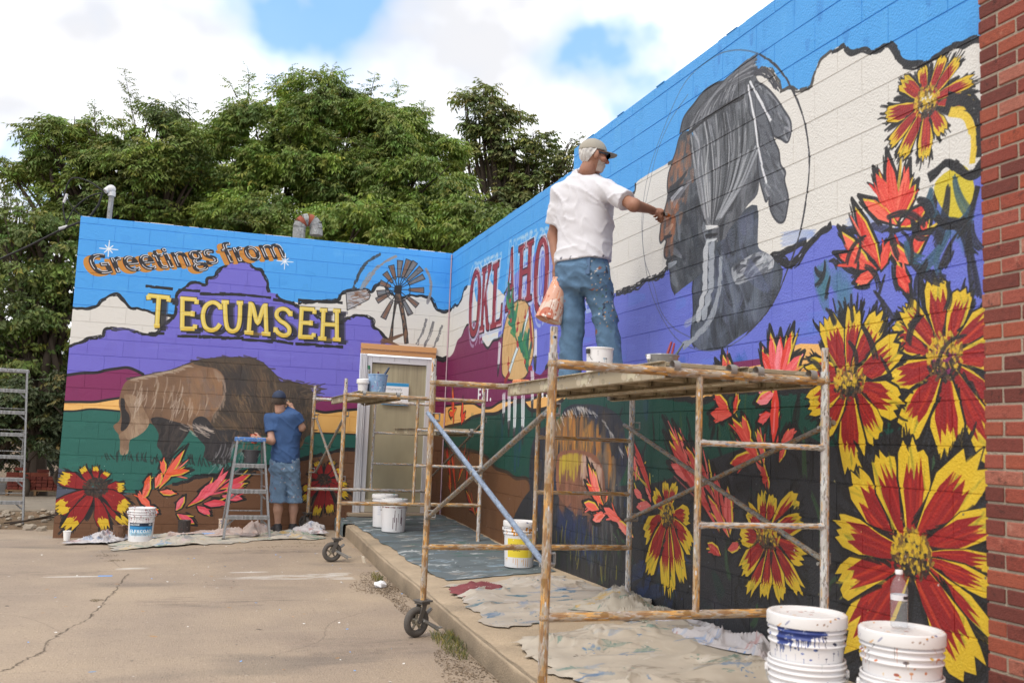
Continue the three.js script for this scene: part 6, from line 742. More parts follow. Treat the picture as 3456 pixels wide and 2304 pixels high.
// ---------------------------------------------------------------- mast, vent pipe, cables on the roof
{
  const vm = thing('vent_pipe', 'white gooseneck vent pipe with rust-brown elbow above the low wall', 'vent pipe', [-1.84, 3.70, -2.3]); vm.scale.setScalar(0.84);
  const whiteP = M([206, 206, 204], 0.55, { map: withRepeat(alu, 2) }), rust = M([142, 74, 54], 0.8);
  part('riser', [bar([-0.07, -0.3, 0], [-0.07, 1.02, 0], 0.115, 24)], whiteP, vm);
  for (let k = 0; k < 6; k++) { const a0 = Math.PI - k * Math.PI / 6, a1 = a0 - Math.PI / 6, R = 0.155, cx = 0.085, cy = 1.02; part('elbow_gore', [bar([cx + Math.cos(a0) * R, cy + Math.sin(a0) * R * 1.05, 0], [cx + Math.cos(a1) * R, cy + Math.sin(a1) * R * 1.05, 0], 0.118, 22), moved(new THREE.TorusGeometry(0.118, 0.006, 6, 24).rotateX(Math.PI / 2).rotateZ(a0 - Math.PI), cx + Math.cos(a0) * R, cy + Math.sin(a0) * R * 1.05, 0)], k === 1 || k === 3 ? rust : whiteP, vm); }
  part('spout', [bar([0.24, 1.02, 0], [0.24, 0.9, 0], 0.118, 24, 0.124)], whiteP, vm); part('base_collar', [bar([-0.07, 0, 0], [-0.07, 0.72, 0], 0.17, 20, 0.13)], whiteP, vm);
  const mt = thing('service_mast', 'white electrical mast with weatherhead at the outer corner of the low wall', 'mast', [-4.48, 3.45, -0.45]);
  part('conduit', [bar([0, 0, 0], [0.02, 0.93, 0], 0.031, 18)], whiteP, mt); part('weatherhead', [moved(new THREE.SphereGeometry(0.058, 18, 14), 0.005, 0.95, 0.0), bar([-0.01, 0.96, 0], [-0.06, 0.91, 0.03], 0.042, 14, 0.035), bar([0.018, 0.86, 0], [0.02, 0.92, 0], 0.046, 16)], M([204, 206, 208], 0.5), mt); part('strap', [bar([0.008, 0.48, 0], [0.01, 0.51, 0], 0.042, 16), boxBar([0.0, 0.5, 0.0], [-0.08, 0.49, 0.02], 0.02, 0.01)], galv, mt);
  const cab = M([30, 30, 32], 0.7);
  for (const [lab, pts, r] of [['black power cable looping from the weatherhead out to the white insulator', [[-4.56, 4.36, -0.42], [-4.75, 4.47, -0.44], [-4.95, 4.5, -0.5], [-5.02, 4.36, -0.55], [-5.03, 4.1, -0.56], [-4.98, 3.92, -0.56]], 0.009], ['short black cable hanging straight from the weatherhead to the cable clamp', [[-4.57, 4.34, -0.43], [-4.72, 4.28, -0.45], [-4.9, 4.1, -0.5], [-4.98, 3.9, -0.55]], 0.009], ['thick black service cable running from the mast down out of the picture', [[-4.57, 4.34, -0.43], [-4.64, 4.1, -0.46], [-4.8, 3.95, -0.5], [-4.98, 3.86, -0.55], [-5.6, 3.62, -1.2], [-7.5, 3.05, -3.2], [-10, 2.9, -6]], 0.014], ['thin black wire crossing behind the white conduit of the mast', [[-4.6, 3.98, -0.5], [-4.85, 4.06, -0.52], [-5.03, 4.28, -0.55]], 0.006]]) solo('service_cable', tube(pts, r, 50), cab, lab, 'cable');
  solo('cable_insulator', bar([-5.03, 4.18, -0.55], [-5.0, 4.3, -0.55], 0.017, 10), M([196, 196, 198], 0.4), 'white insulator on the looping cable beside the mast', 'insulator'); solo('cable_clamp', bar([-5.06, 3.84, -0.57], [-4.96, 3.88, -0.55], 0.02, 10), M([186, 188, 190], 0.4), 'grey clamp where the cables meet beside the wall corner', 'clamp');
}
// ---------------------------------------------------------------- drop cloths and mats
function stainTex(base, cols, n, seed, w = 512, big = 60) { rnd = rngOf(seed); const [c, q] = canvasOf(w, w); ctx = q; BR = 2; q.fillStyle = css(base); q.fillRect(0, 0, w, w);
  for (let k = 0; k < n; k++) { const col = cols[Math.floor(rnd() * cols.length)], x = rnd() * w, y = rnd() * w; if (rnd() < 0.5) { q.globalAlpha = 1; stroke(x, y, x + rr(-90, 90), y + rr(-40, 40), rr(6, big) * 0.5, col, 0.1, rr(-0.2, 0.2), 0.6); for (let b = 0; b < 6; b++) stroke(x + rr(-20, 20), y + rr(-20, 20), x + rr(-60, 60), y + rr(-30, 30), rr(3, big * 0.35), col, 0.35, rr(-0.2, 0.2), 0.7); } else for (let b = 0; b < 5; b++) { q.fillStyle = css(jit(col, 10), rr(0.3, 0.9)); q.beginPath(); q.ellipse(x + rr(-14, 14), y + rr(-14, 14), rr(1, 6), rr(1, 4), rr(0, 3), 0, 7); q.fill(); } }
  const im = q.getImageData(0, 0, w, w), D = im.data; for (let j = 0; j < w; j++) for (let i = 0; i < w; i++) { const k = 1 + 0.12 * tile(i / w, j / w, 8, 4, seed) + 0.04 * ((i ^ j) & 1), o = (j * w + i) * 4; D[o] *= k; D[o + 1] *= k; D[o + 2] *= k; } q.putImageData(im, 0, 0); ctx = null; return texOf(c); }
const canvasCloth = M([216, 216, 218], 0.92, { map: withRepeat(stainTex([206, 196, 178], [[226, 220, 208], [176, 166, 150], [150, 168, 190], [104, 136, 176], [150, 140, 124], [120, 150, 140], [90, 80, 72]], 70, 301), 0.75), side: THREE.DoubleSide });
const whiteCloth = M([216, 216, 218], 0.92, { map: withRepeat(stainTex([214, 210, 210], [[168, 186, 214], [132, 164, 214], [196, 150, 146], [226, 224, 222], [176, 170, 168], [120, 112, 110]], 130, 302), 1.1), side: THREE.DoubleSide });
const greenCloth = M([216, 216, 218], 0.92, { map: withRepeat(stainTex([198, 190, 174], [[120, 148, 132], [86, 124, 108], [208, 202, 190], [150, 150, 150], [214, 170, 90], [110, 150, 196], [196, 176, 176]], 110, 303), 0.9), side: THREE.DoubleSide });
const tealCloth = M([216, 216, 218], 0.92, { map: withRepeat(stainTex([200, 190, 174], [[70, 120, 142], [58, 108, 150], [206, 200, 188], [176, 160, 142], [150, 160, 176], [220, 214, 206]], 90, 304, 512, 90), 0.9), side: THREE.DoubleSide });
const pinkCloth = M([216, 216, 218], 0.92, { map: withRepeat(stainTex([206, 188, 178], [[196, 160, 146], [216, 206, 200], [170, 140, 128], [160, 172, 190]], 90, 305), 1.6), side: THREE.DoubleSide });
const matRubber = M(null, 0.8, { map: withRepeat(stainTex([92, 102, 106], [[120, 134, 140], [70, 78, 80], [150, 170, 186], [104, 128, 146], [200, 204, 204], [62, 96, 88], [84, 84, 80], [160, 150, 140]], 420, 306, 1024, 70), 0.42), side: THREE.DoubleSide });
const maroonRag = M(null, 0.95, { map: withRepeat(stainTex([120, 62, 66], [[140, 80, 80], [96, 44, 50], [170, 140, 140]], 60, 307), 1.5), side: THREE.DoubleSide });
function cloth(name, label, cat, cn, nu, nv, base, o, mat) {
  const pos = [], uv = [], idx = [], L = (a, b, t) => lerp(a, b, t), s = o.seed;
  for (let j = 0; j <= nv; j++) for (let i = 0; i <= nu; i++) { const u = i / nu, v = j / nv; let x = L(L(cn[0][0], cn[1][0], u), L(cn[3][0], cn[2][0], u), v), z = L(L(cn[0][1], cn[1][1], u), L(cn[3][1], cn[2][1], u), v);
    const eu = Math.min(u, 1 - u), ev = Math.min(v, 1 - v), e = Math.min(eu * 2, ev * 2), wob = (o.wob ?? 0.08) * (1 - sstep(0, 0.5, e));
    x += wob * (N3(x * 3 + s, z * 3, s) + 0.5 * N3(x * 9, z * 9 + s, 2)); z += wob * (N3(x * 3, z * 3 + s, s + 5) + 0.5 * N3(x * 9 + s, z * 9, 7));
    const qx = x * Math.cos(o.dir || 0) + z * Math.sin(o.dir || 0), qz = -x * Math.sin(o.dir || 0) + z * Math.cos(o.dir || 0), f = o.f || 4;
    const r1 = Math.pow(1 - Math.abs(N3(qx * f * 0.35 + s, 1.3 + N3(x * 2, z * 2, s) * 0.7, qz * f)), 7), r2 = Math.pow(1 - Math.abs(N3(qx * f * 0.9 + N3(x * 4, 3, z * 4), s + 4, qz * f * 2.2 + 3)), 9), m = sstep(-0.2, 0.35, N3(x * 1.6 + s * 3, 2.1, z * 1.6));
    let h = o.amp * (r1 * (0.35 + 0.65 * m) * 0.8 + 0.4 * r2 * m) + 0.004 + 0.3 * o.amp * Math.max(0, fbm(x * 6, s, z * 6, 3));
    h *= sstep(-0.08, 0.22, e) ; if (o.hump) for (const [hx, hz, hr, hh] of o.hump) h += hh * Math.exp(-((x - hx) ** 2 + (z - hz) ** 2) / (hr * hr)) * (0.7 + 0.8 * Math.abs(N3(x * 9 + s, z * 9, 3)));
    const k = o.amp * 0.6 * N3(x * 5, z * 5, s + 9); pos.push(x + k, base(x, z) + 0.003 + h, z + k * 0.6); uv.push(x, z); }
  for (let j = 0; j < nv; j++) for (let i = 0; i < nu; i++) { const a = j * (nu + 1) + i, b = a + nu + 1; idx.push(a, b, a + 1, b, b + 1, a + 1); }
  const g = new THREE.BufferGeometry(); g.setAttribute('position', new THREE.Float32BufferAttribute(pos, 3)); g.setAttribute('uv', new THREE.Float32BufferAttribute(uv, 2)); g.setIndex(idx); g.computeVertexNormals();
  return solo(name, g, mat, label, cat);
}
cloth('floor_mat', 'blue-grey paint-spattered mat covering the raised walkway in front of the door', 'mat', [[-1.33, 0.06], [-0.03, 0.06], [-0.05, 4.55], [-1.12, 4.72]], 50, 130, (x, z) => slabY(x, z) + 0.003, { seed: 3, amp: 0.008, f: 2, dir: 0.4, wob: 0.05, hump: [[-1.17, 4.2, 0.1, 0.03], [-1.25, 0.25, 0.12, 0.03], [-1.22, 1.7, 0.1, 0.02]] }, matRubber);
{ // the corner of the mat hanging over the end of the walkway
  const pos = [], idx = [], uv = []; for (let j = 0; j <= 12; j++) for (let i = 0; i <= 14; i++) { const u = i / 14, v = j / 12, z = 0.06 + 0.75 * u, x = -1.30 - Math.min(v * 0.34, 0.12 + 0.02 * N3(z * 6, 1, 1)), y = slabY(-1.38, z) + 0.014 - Math.max(0, v * 0.34 - 0.11) * (0.9 + 0.2 * N3(z * 5, 2, 2)); pos.push(x - 0.01 * Math.sin(v * 3), y, z); uv.push(x * 3, y * 3 + z); }
  for (let j = 0; j < 12; j++) for (let i = 0; i < 14; i++) { const a = j * 15 + i, b = a + 15; idx.push(a, b, a + 1, b, b + 1, a + 1); } const g = new THREE.BufferGeometry(); g.setAttribute('position', new THREE.Float32BufferAttribute(pos, 3)); g.setAttribute('uv', new THREE.Float32BufferAttribute(uv, 2)); g.setIndex(idx); g.computeVertexNormals(); solo('mat_flap', g, matRubber, 'blue-grey mat flap folded down over the end of the raised walkway', 'mat'); }
const slab1 = (x, z) => slabY(x, z) + 0.004, slab2 = (x, z) => slabY(x, z) + 0.014;
cloth('drop_cloth', 'beige drop cloth with teal stains spread under the middle of the close scaffold', 'drop cloth', [[-1.22, 4.95], [-0.12, 4.75], [-0.05, 6.35], [-1.28, 6.75]], 90, 120, slab1, { seed: 11, amp: 0.058, f: 3.4, dir: 0.15, wob: 0.12 }, tealCloth);
cloth('drop_cloth', 'crumpled maroon rag on the folded corner of the teal-stained cloth', 'rag', [[-1.27, 5.2], [-0.85, 4.98], [-0.86, 5.35], [-1.2, 5.62]], 40, 40, slab2, { seed: 12, amp: 0.07, f: 7, dir: 0.8, wob: 0.08, hump: [[-1.0, 5.25, 0.13, 0.05]] }, maroonRag);
cloth('drop_cloth', 'large wrinkled canvas drop cloth in front, under the near rail of the scaffold', 'drop cloth', [[-1.36, 7.15], [-0.05, 6.75], [-0.04, 9.6], [-1.2, 9.9]], 130, 210, slab1, { seed: 13, amp: 0.062, f: 3.2, dir: 0.25, wob: 0.14, hump: [[-1.15, 7.25, 0.2, 0.03], [-0.75, 7.12, 0.2, 0.035], [-0.5, 7.2, 0.25, 0.03]] }, canvasCloth);
cloth('drop_cloth', 'heap of stained rags against the tall wall by the scaffold leg', 'rag', [[-0.62, 6.3], [-0.05, 5.75], [-0.03, 6.7], [-0.4, 6.95]], 60, 60, slab2, { seed: 14, amp: 0.09, f: 7, dir: 0.6, wob: 0.12, hump: [[-0.15, 6.1, 0.16, 0.05], [-0.3, 6.5, 0.15, 0.04]] }, greenCloth);
cloth('drop_cloth', 'blue-stained strip of cloth lying along the foot of the tall wall', 'drop cloth', [[-0.4, 7.0], [-0.03, 6.75], [-0.02, 8.3], [-0.22, 8.2]], 40, 80, slab2, { seed: 15, amp: 0.09, f: 5, dir: 1.3, wob: 0.06 }, whiteCloth);
const gnd1 = (x, z) => groundY(x, z) + 0.004, gnd2 = (x, z) => groundY(x, z) + 0.02;
cloth('drop_cloth', 'long wrinkled canvas drop cloth along the foot of the bison wall', 'drop cloth', [[-4.0, 0.12], [-1.62, 0.06], [-1.66, 1.0], [-4.0, 1.4]], 150, 80, gnd1, { seed: 21, amp: 0.055, f: 4.2, dir: 0.05, wob: 0.16, hump: [[-3.4, 1.15, 0.3, 0.02]] }, greenCloth);
cloth('drop_cloth', 'pale blue-white cloth with a pointed corner beside the foam cup', 'drop cloth', [[-4.55, 0.72], [-4.15, 0.1], [-3.85, 0.35], [-4.0, 0.85]], 60, 50, gnd2, { seed: 22, amp: 0.07, f: 7, dir: 2.3, wob: 0.1, hump: [[-4.1, 0.45, 0.18, 0.05]] }, whiteCloth);
cloth('drop_cloth', 'bunched pinkish cloth between the step ladder and the man in the blue shirt', 'drop cloth', [[-2.62, 0.35], [-2.3, 0.2], [-2.28, 0.7], [-2.6, 0.82]], 50, 50, gnd2, { seed: 23, amp: 0.1, f: 8, dir: 0.9, wob: 0.1, hump: [[-2.45, 0.5, 0.1, 0.08]] }, pinkCloth);
cloth('drop_cloth', 'crumpled white cloth by the caster of the far scaffold', 'drop cloth', [[-2.0, 0.35], [-1.6, 0.3], [-1.56, 0.7], [-1.98, 0.85]], 50, 50, gnd2, { seed: 24, amp: 0.08, f: 7, dir: 0.4, wob: 0.1, hump: [[-1.75, 0.5, 0.18, 0.06]] }, whiteCloth);
cloth('drop_cloth', 'dirty white cloth laid over the long canvas behind the white bucket', 'drop cloth', [[-3.5, 0.2], [-2.55, 0.2], [-2.6, 0.62], [-3.5, 0.68]], 80, 40, gnd2, { seed: 25, amp: 0.09, f: 5, dir: 0.1, wob: 0.08 }, pinkCloth);

// ---------------------------------------------------------------- buckets, cans, cups
function splat(q, w, h, cols, n, drip = 0.4) { for (let k = 0; k < n; k++) { const c = cols[Math.floor(rnd() * cols.length)], x = rnd() * w, y = rnd() * h, r = rr(1, 9); q.fillStyle = css(jit(c, 12), rr(0.5, 1)); q.beginPath(); q.ellipse(x, y, r * rr(0.5, 1.6), r, 0, 0, 7); q.fill(); if (rnd() < drip) q.fillRect(x - r * 0.25, y, r * 0.5, rr(10, 70)); } }
function wrapTex(base, draw, seed, w = 1024, h = 512) { rnd = rngOf(seed); const [c, q] = canvasOf(w, h); q.fillStyle = css(base); q.fillRect(0, 0, w, h); draw(q, w, h); return texOf(c); }
function pail(name, label, cat, pos, turn, o, group) {
  const t = thing(name, label, cat, pos, turn, group), rb = o.rb, rt = o.rt, h = o.h, P = [[0, 0.004], [rb - 0.008, 0.0], [rb, 0.006]], R = (k) => lerp(rb, rt, k);
  if (o.ribs) { P.push([R(0.6), h * 0.6]); for (const k of o.ribs) P.push([R(k) + 0.001, h * k], [R(k) + 0.009, h * k + 0.003], [R(k) + 0.009, h * k + 0.009], [R(k) + 0.001, h * k + 0.013]); }
  P.push([rt, h - 0.012], [rt + 0.005, h - 0.008], [rt + 0.005, h], [rt - 0.004, h]);
  if (!o.lid) P.push([rb - 0.002, o.level ? h * o.level : 0.02], [0, o.level ? h * o.level : 0.02]);
  const body = lathe(P, 44); body.rotateY(Math.PI); part('body', body, M(null, o.rough ?? 0.45, { map: o.tex, metalness: o.metal || 0, side: THREE.DoubleSide }), t);
  if (o.lid) { const L = [[0, h + 0.004], [rt * 0.55, h + 0.004], [rt - 0.022, h + 0.004], [rt - 0.016, h + 0.016], [rt + 0.004, h + 0.017], [rt + 0.011, h + 0.010], [rt + 0.011, h - 0.03], [rt + 0.006, h - 0.032]].map(([a, b]) => [a, b]); const g = lathe(L, 44); const p = g.attributes.position, uv = g.attributes.uv; for (let i = 0; i < uv.count; i++) uv.setXY(i, p.getX(i) * 2 + 0.5 + p.getY(i) * 1.3, p.getZ(i) * 2 + 0.5 + p.getY(i) * 2.1); g.rotateY(Math.PI); part('lid', g, M(null, 0.45, { map: o.lidTex, side: THREE.DoubleSide }), t); }
  if (o.level && !o.lid) part('paint', moved(new THREE.CircleGeometry(lerp(rb, rt, o.level) - 0.006, 32).rotateX(-Math.PI / 2), 0, h * o.level + 0.003, 0), M(o.paint, 0.25), t);
  if (o.handle) { const a = o.handle.drop ?? -0.5, hr = R(0.86) + 0.014, pts = []; for (let k = 0; k <= 12; k++) { const th = Math.PI * k / 12; pts.push([Math.cos(th) * hr, h * 0.86 + Math.sin(th) * Math.sin(a) * hr * 1.0, Math.sin(th) * Math.cos(a) * hr * 1.06 + 0.004]); } part('handle', tube(pts, 0.0022, 40, 6), galv, t); part('handle_ear', [moved(bevelBox(0.016, 0.03, 0.03, 0.004), -hr + 0.004, h * 0.86, 0), moved(bevelBox(0.016, 0.03, 0.03, 0.004), hr - 0.004, h * 0.86, 0)], M(o.ear || [224, 224, 226], 0.5), t); }
  return t;
}
const WHITE5 = { rb: 0.132, rt: 0.147, h: 0.37, ribs: [0.72, 0.79, 0.86, 0.92] };
const lidW = wrapTex([222, 222, 222], (q, w, h) => { splat(q, w, h, [[150, 60, 40], [200, 196, 190], [90, 100, 140], [120, 90, 70], [206, 150, 80]], 120, 0); }, 411, 512, 512);
const lidRim = wrapTex([226, 226, 226], (q, w, h) => { splat(q, w, h, [[120, 40, 40], [60, 60, 60], [200, 200, 200]], 60, 0); for (let k = 0; k < 30; k++) { const a = rnd() * 6.28; q.fillStyle = css([40, 140, 130], 0.8); q.beginPath(); q.ellipse(w / 2 + Math.cos(a) * 150, h / 2 + Math.sin(a) * 150, 14, 10, a, 0, 7); q.fill(); } }, 412, 512, 512);
const flexTex = wrapTex([220, 220, 222], (q, w, h) => {
  q.fillStyle = css([24, 40, 62]); q.fillRect(w * 0.33, h * 0.43, w * 0.34, h * 0.1); q.fillStyle = css([46, 132, 188]); q.fillRect(w * 0.33, h * 0.53, w * 0.34, h * 0.27); const gr = q.createLinearGradient(0, h * 0.6, 0, h * 0.82); gr.addColorStop(0, css([60, 150, 200])); gr.addColorStop(1, css([208, 224, 234])); q.fillStyle = gr; q.fillRect(w * 0.33, h * 0.66, w * 0.34, h * 0.16);
  q.fillStyle = '#e8eef2'; q.font = 'bold 34px sans-serif'; q.fillText('ANCHOR', w * 0.345, h * 0.505); q.fillText('BO', w * 0.6, h * 0.505); q.font = 'bold 64px sans-serif'; q.fillText('FLEXCOAT', w * 0.345, h * 0.72); q.font = '22px sans-serif'; q.fillStyle = '#35506a'; for (let k = 0; k < 3; k++) q.fillRect(w * 0.37, h * (0.745 + k * 0.022), w * rr(0.16, 0.26), 4);
  splat(q, w, h * 0.45, [[110, 34, 44], [40, 36, 40], [210, 206, 204], [150, 60, 60]], 190, 0.6); splat(q, w, h, [[60, 40, 40], [220, 220, 220], [120, 50, 50]], 70, 0.5); }, 401);
pail('paint_bucket', 'open white bucket with a blue label and dark drips on the cloth before the bison', 'bucket', [-3.74, 0.045, 0.72], 0.03, { ...WHITE5, h: 0.385, ribs: [0.74, 0.81, 0.88], tex: flexTex, level: 0.93, paint: [92, 158, 222], handle: { drop: -0.9 } });
const plainTex = (cols, n, seed, f) => wrapTex([224, 224, 226], (q, w, h) => { f && f(q, w, h); splat(q, w, h, cols, n, 0.5); }, seed);
pail('paint_bucket', 'lidded white pail with a yellow label, half hidden behind another pail by the door', 'bucket', [-1.0, slabY(-1, 1.2) + 0.013, 1.2], -0.19, { ...WHITE5, lid: true, lidTex: lidRim, tex: plainTex([[60, 60, 66], [200, 200, 196]], 40, 402, (q, w, h) => { q.fillStyle = css([216, 204, 120]); q.fillRect(w * 0.5, h * 0.25, w * 0.14, h * 0.4); q.fillStyle = css([170, 180, 206]); for (let k = 0; k < 6; k++) q.fillRect(w * 0.4, h * (0.28 + k * 0.06), w * 0.05, 8); }), ribs: [0.74, 0.82] });
pail('paint_bucket', 'white pail with dark vertical drips, nearer of two by the door', 'bucket', [-0.97, slabY(-0.97, 1.62) + 0.013, 1.62], -0.19, { ...WHITE5, h: 0.36, lid: true, lidTex: lidRim, ribs: [0.8], tex: plainTex([[120, 50, 60], [70, 60, 66]], 10, 403, (q, w, h) => { for (let k = 0; k < 8; k++) { const x = w * rr(0.46, 0.62), y = h * rr(0.25, 0.55); q.fillStyle = css([74, 36, 52], 0.9); q.fillRect(x, y, rr(5, 13), h * rr(0.2, 0.42)); } q.fillStyle = css([130, 40, 36], 0.9); for (let k = 0; k < 24; k++) q.fillRect(w * rr(0.3, 0.7), h * 0.2, rr(6, 40), rr(6, 16)); }), handle: { drop: -1.3 } });
pail('paint_bucket', 'white bucket with yellow label and ochre drips on the mat by the tall wall', 'bucket', [-0.31, slabY(-0.31, 4.22) + 0.013, 4.22], -0.33, { ...WHITE5, lid: true, lidTex: lidW, h: 0.4, tex: plainTex([[214, 150, 50], [226, 170, 70], [226, 226, 220]], 90, 404, (q, w, h) => { q.fillStyle = css([228, 206, 60]); q.fillRect(w * 0.36, h * 0.34, w * 0.3, h * 0.42); q.fillStyle = css([240, 224, 120]); q.fillRect(w * 0.6, h * 0.34, w * 0.06, h * 0.42); q.fillStyle = '#20242a'; q.font = 'bold 58px sans-serif'; q.fillText('ULTRA', w * 0.40, h * 0.54); q.font = 'bold 36px sans-serif'; q.fillText('SPEC', w * 0.43, h * 0.62); q.fillStyle = css([206, 140, 44]); for (let k = 0; k < 14; k++) q.fillRect(w * rr(0.3, 0.7), h * rr(0.0, 0.2), rr(6, 26), h * rr(0.05, 0.14)); for (let k = 0; k < 6; k++) q.fillRect(w * rr(0.4, 0.62), h * 0.78, 5, h * rr(0.1, 0.2)); }), ribs: [0.74, 0.81, 0.88], handle: { drop: -1.2 } });
// two nested pails at the front: the upper one shows above the lower one's rim
function nested(label, x, z, y0, turn, texA, texB, lidTex, lift) {
  const t = pail('paint_bucket', label, 'bucket', [x, y0, z], turn, { ...WHITE5, tex: texA, handle: { drop: -0.75 } }); const g = new THREE.Group(); g.name = 'upper_pail'; g.position.y = lift; t.add(g);
  const u = pail('spare', '', '', [0, 0, 0], 0, { ...WHITE5, lid: true, lidTex, tex: texB }); used.delete('spare'); scene.remove(u); for (const m of [...u.children]) g.add(m); return t; }
nested('lidded white bucket streaked with dark blue paint, in front by the scaffold rail', -0.81, 9.285, 0.155, -0.6, plainTex([[60, 80, 150], [200, 200, 205], [180, 90, 80]], 60, 405, (q, w, h) => { q.fillStyle = css([60, 62, 66]); q.fillRect(w * 0.5, h * 0.5, w * 0.1, h * 0.3); q.fillStyle = css([224, 224, 226]); for (let k = 0; k < 9; k++) q.fillRect(w * 0.51, h * (0.52 + 0.03 * k), w * 0.08 * rr(0.5, 1), 4); }), plainTex([[34, 58, 132], [44, 70, 150], [36, 40, 70]], 200, 406, (q, w, h) => { q.fillStyle = css([34, 56, 128]); for (let k = 0; k < 150; k++) { const u = Math.pow(rnd(), 1.4), x = w * (0.37 + 0.22 * u), y = h * (0.02 + rr(0, 0.24) * (1 - u * 0.6)); q.globalAlpha = rr(0.5, 1); q.beginPath(); q.ellipse(x, y, rr(4, 22), rr(3, 16), 0, 0, 7); q.fill(); if (rnd() < 0.5) q.fillRect(x, y, rr(2, 6), h * rr(0.04, 0.16)); } q.globalAlpha = 1; }), lidW, 0.16);
nested('lidded white bucket with orange smears, a water bottle standing on its lid', -0.587, 9.572, 0.15, -0.7, plainTex([[206, 150, 70], [180, 90, 60], [120, 140, 120]], 90, 407, (q, w, h) => { q.strokeStyle = css([60, 62, 66]); q.lineWidth = 5; q.strokeRect(w * 0.37, h * 0.4, w * 0.16, h * 0.4); q.fillStyle = css([60, 62, 66]); for (let k = 0; k < 8; k++) q.fillRect(w * 0.385, h * (0.44 + 0.04 * k), w * rr(0.05, 0.13), 5); }), plainTex([[196, 110, 60], [214, 160, 60], [60, 50, 46], [170, 80, 60]], 170, 408), lidW, 0.15);
// bottle on the lid
{ const b = thing('water_bottle', 'clear plastic water bottle on the lid of the orange-smeared bucket', 'bottle', [-0.602, 0.688, 9.577], 0.3);
  const P = [[0, 0.004], [0.026, 0], [0.032, 0.006]]; for (let k = 0; k < 7; k++) P.push([0.0325, 0.012 + k * 0.011], [0.0305, 0.0175 + k * 0.011]); P.push([0.032, 0.09], [0.0325, 0.098], [0.03, 0.105], [0.03, 0.128], [0.0325, 0.134], [0.031, 0.15], [0.025, 0.172], [0.016, 0.188], [0.012, 0.194], [0.012, 0.206]);
  part('bottle_body', lathe(P, 36), new THREE.MeshPhysicalMaterial({ color: 0xf4f6f8, roughness: 0.08, transmission: 0.92, thickness: 0, ior: 1.3, side: THREE.DoubleSide }), b);
  part('cap', lathe([[0, 0.218], [0.0125, 0.218], [0.0138, 0.216], [0.0138, 0.203], [0.012, 0.203]], 24), M([236, 236, 238], 0.5), b);
  part('label_band', lathe([[0.0312, 0.106], [0.0312, 0.127]], 36).rotateY(Math.PI), M(null, 0.5, { map: wrapTex([214, 214, 218], (q, w, h) => { q.fillStyle = '#2a2c30'; for (let k = 0; k < 26; k++) q.fillRect(w * (0.42 + k * 0.006), h * 0.2, rnd() < 0.5 ? 3 : 6, h * 0.6); }, 409, 512, 64), side: THREE.DoubleSide }), b); }
const canTex = (seed, base, cols, n) => wrapTex(base, (q, w, h) => splat(q, w, h, cols, n, 0.7), seed, 512, 256);
pail('paint_can', 'rusty brown paint can on the drop cloth beside the blue-labelled bucket', 'paint can', [-3.98, 0.05, 0.55], 0, { rb: 0.068, rt: 0.07, h: 0.16, level: 0.8, paint: [60, 40, 30], tex: canTex(421, [104, 74, 54], [[60, 40, 34], [140, 110, 84], [176, 160, 140], [84, 50, 36]], 120), rough: 0.6 });
pail('paint_can', 'small black-smeared paint can at the foot of the bison wall', 'paint can', [-3.27, 0.09, 0.30], 0, { rb: 0.072, rt: 0.074, h: 0.165, level: 0.85, paint: [24, 22, 24], tex: canTex(422, [60, 54, 52], [[26, 24, 26], [90, 74, 66], [130, 120, 116], [110, 50, 50]], 110), rough: 0.5 });
pail('paint_can', 'small can striped with blue, ochre and red drips at the foot of the wall', 'paint can', [-2.80, 0.10, 0.24], 0, { rb: 0.068, rt: 0.07, h: 0.17, level: 0.9, paint: [190, 60, 40], tex: canTex(423, [206, 190, 170], [[46, 66, 150], [206, 150, 60], [170, 56, 50], [226, 222, 216], [60, 50, 60]], 150), rough: 0.5 });
pail('paint_can', 'white gallon can with black drips beside the standing painter’s feet', 'paint can', [-0.86, 1.753, 7.22], 0.25, { rb: 0.08, rt: 0.082, h: 0.19, level: 0.85, paint: [232, 230, 226], tex: canTex(424, [226, 226, 228], [[34, 40, 48], [90, 130, 160], [210, 210, 210]], 36), rough: 0.45, ear: [40, 40, 42], handle: { drop: -1.2 } });
const silver = M([168, 170, 174], 0.35, { metalness: 0.55 });
const bowl = pail('metal_pail', 'grey metal pail with red-handled brushes on the scaffold planks', 'pail', [-0.57, 1.753, 7.5], 0.2, { rb: 0.062, rt: 0.098, h: 0.145, tex: canTex(425, [150, 152, 156], [[180, 182, 186], [120, 122, 126]], 30), metal: 0.5, rough: 0.35, handle: { drop: -1.25 } });
function brush(label, a, b, hc, fc, parentGroup, r = 0.009) { const A = V(...a), B = V(...b), d = B.clone().sub(A), at = (t) => A.clone().addScaledVector(d, t).toArray(); const t = thing('paint_brush', label, 'paint brush', [0, 0, 0], 0, parentGroup); part('handle', [bar(at(0), at(0.55), r * 0.8, 10, r * 1.25), bar(at(0.55), at(0.68), r * 1.25, 10, r * 1.5)], M(hc, 0.45), t); part('ferrule', [boxBar(at(0.66), at(0.8), r * 3.6, r * 1.9)], galv, t); part('bristles', [boxBar(at(0.8), at(1), r * 3.5, r * 1.7)], M(fc, 0.9), t); return t; }
brush('thick red-handled brush leaning out of the grey metal pail', [-0.49, 1.985, 7.46], [-0.58, 1.775, 7.5], [134, 30, 36], [60, 40, 40]); brush('second, slimmer red brush handle in the grey metal pail', [-0.465, 1.98, 7.45], [-0.55, 1.775, 7.53], [150, 40, 44], [60, 40, 40], undefined, 0.007); brush('dark brush with a grey-green handle at the wall side of the grey metal pail', [-0.44, 1.975, 7.52], [-0.56, 1.775, 7.49], [84, 94, 90], [40, 40, 40], undefined, 0.007);
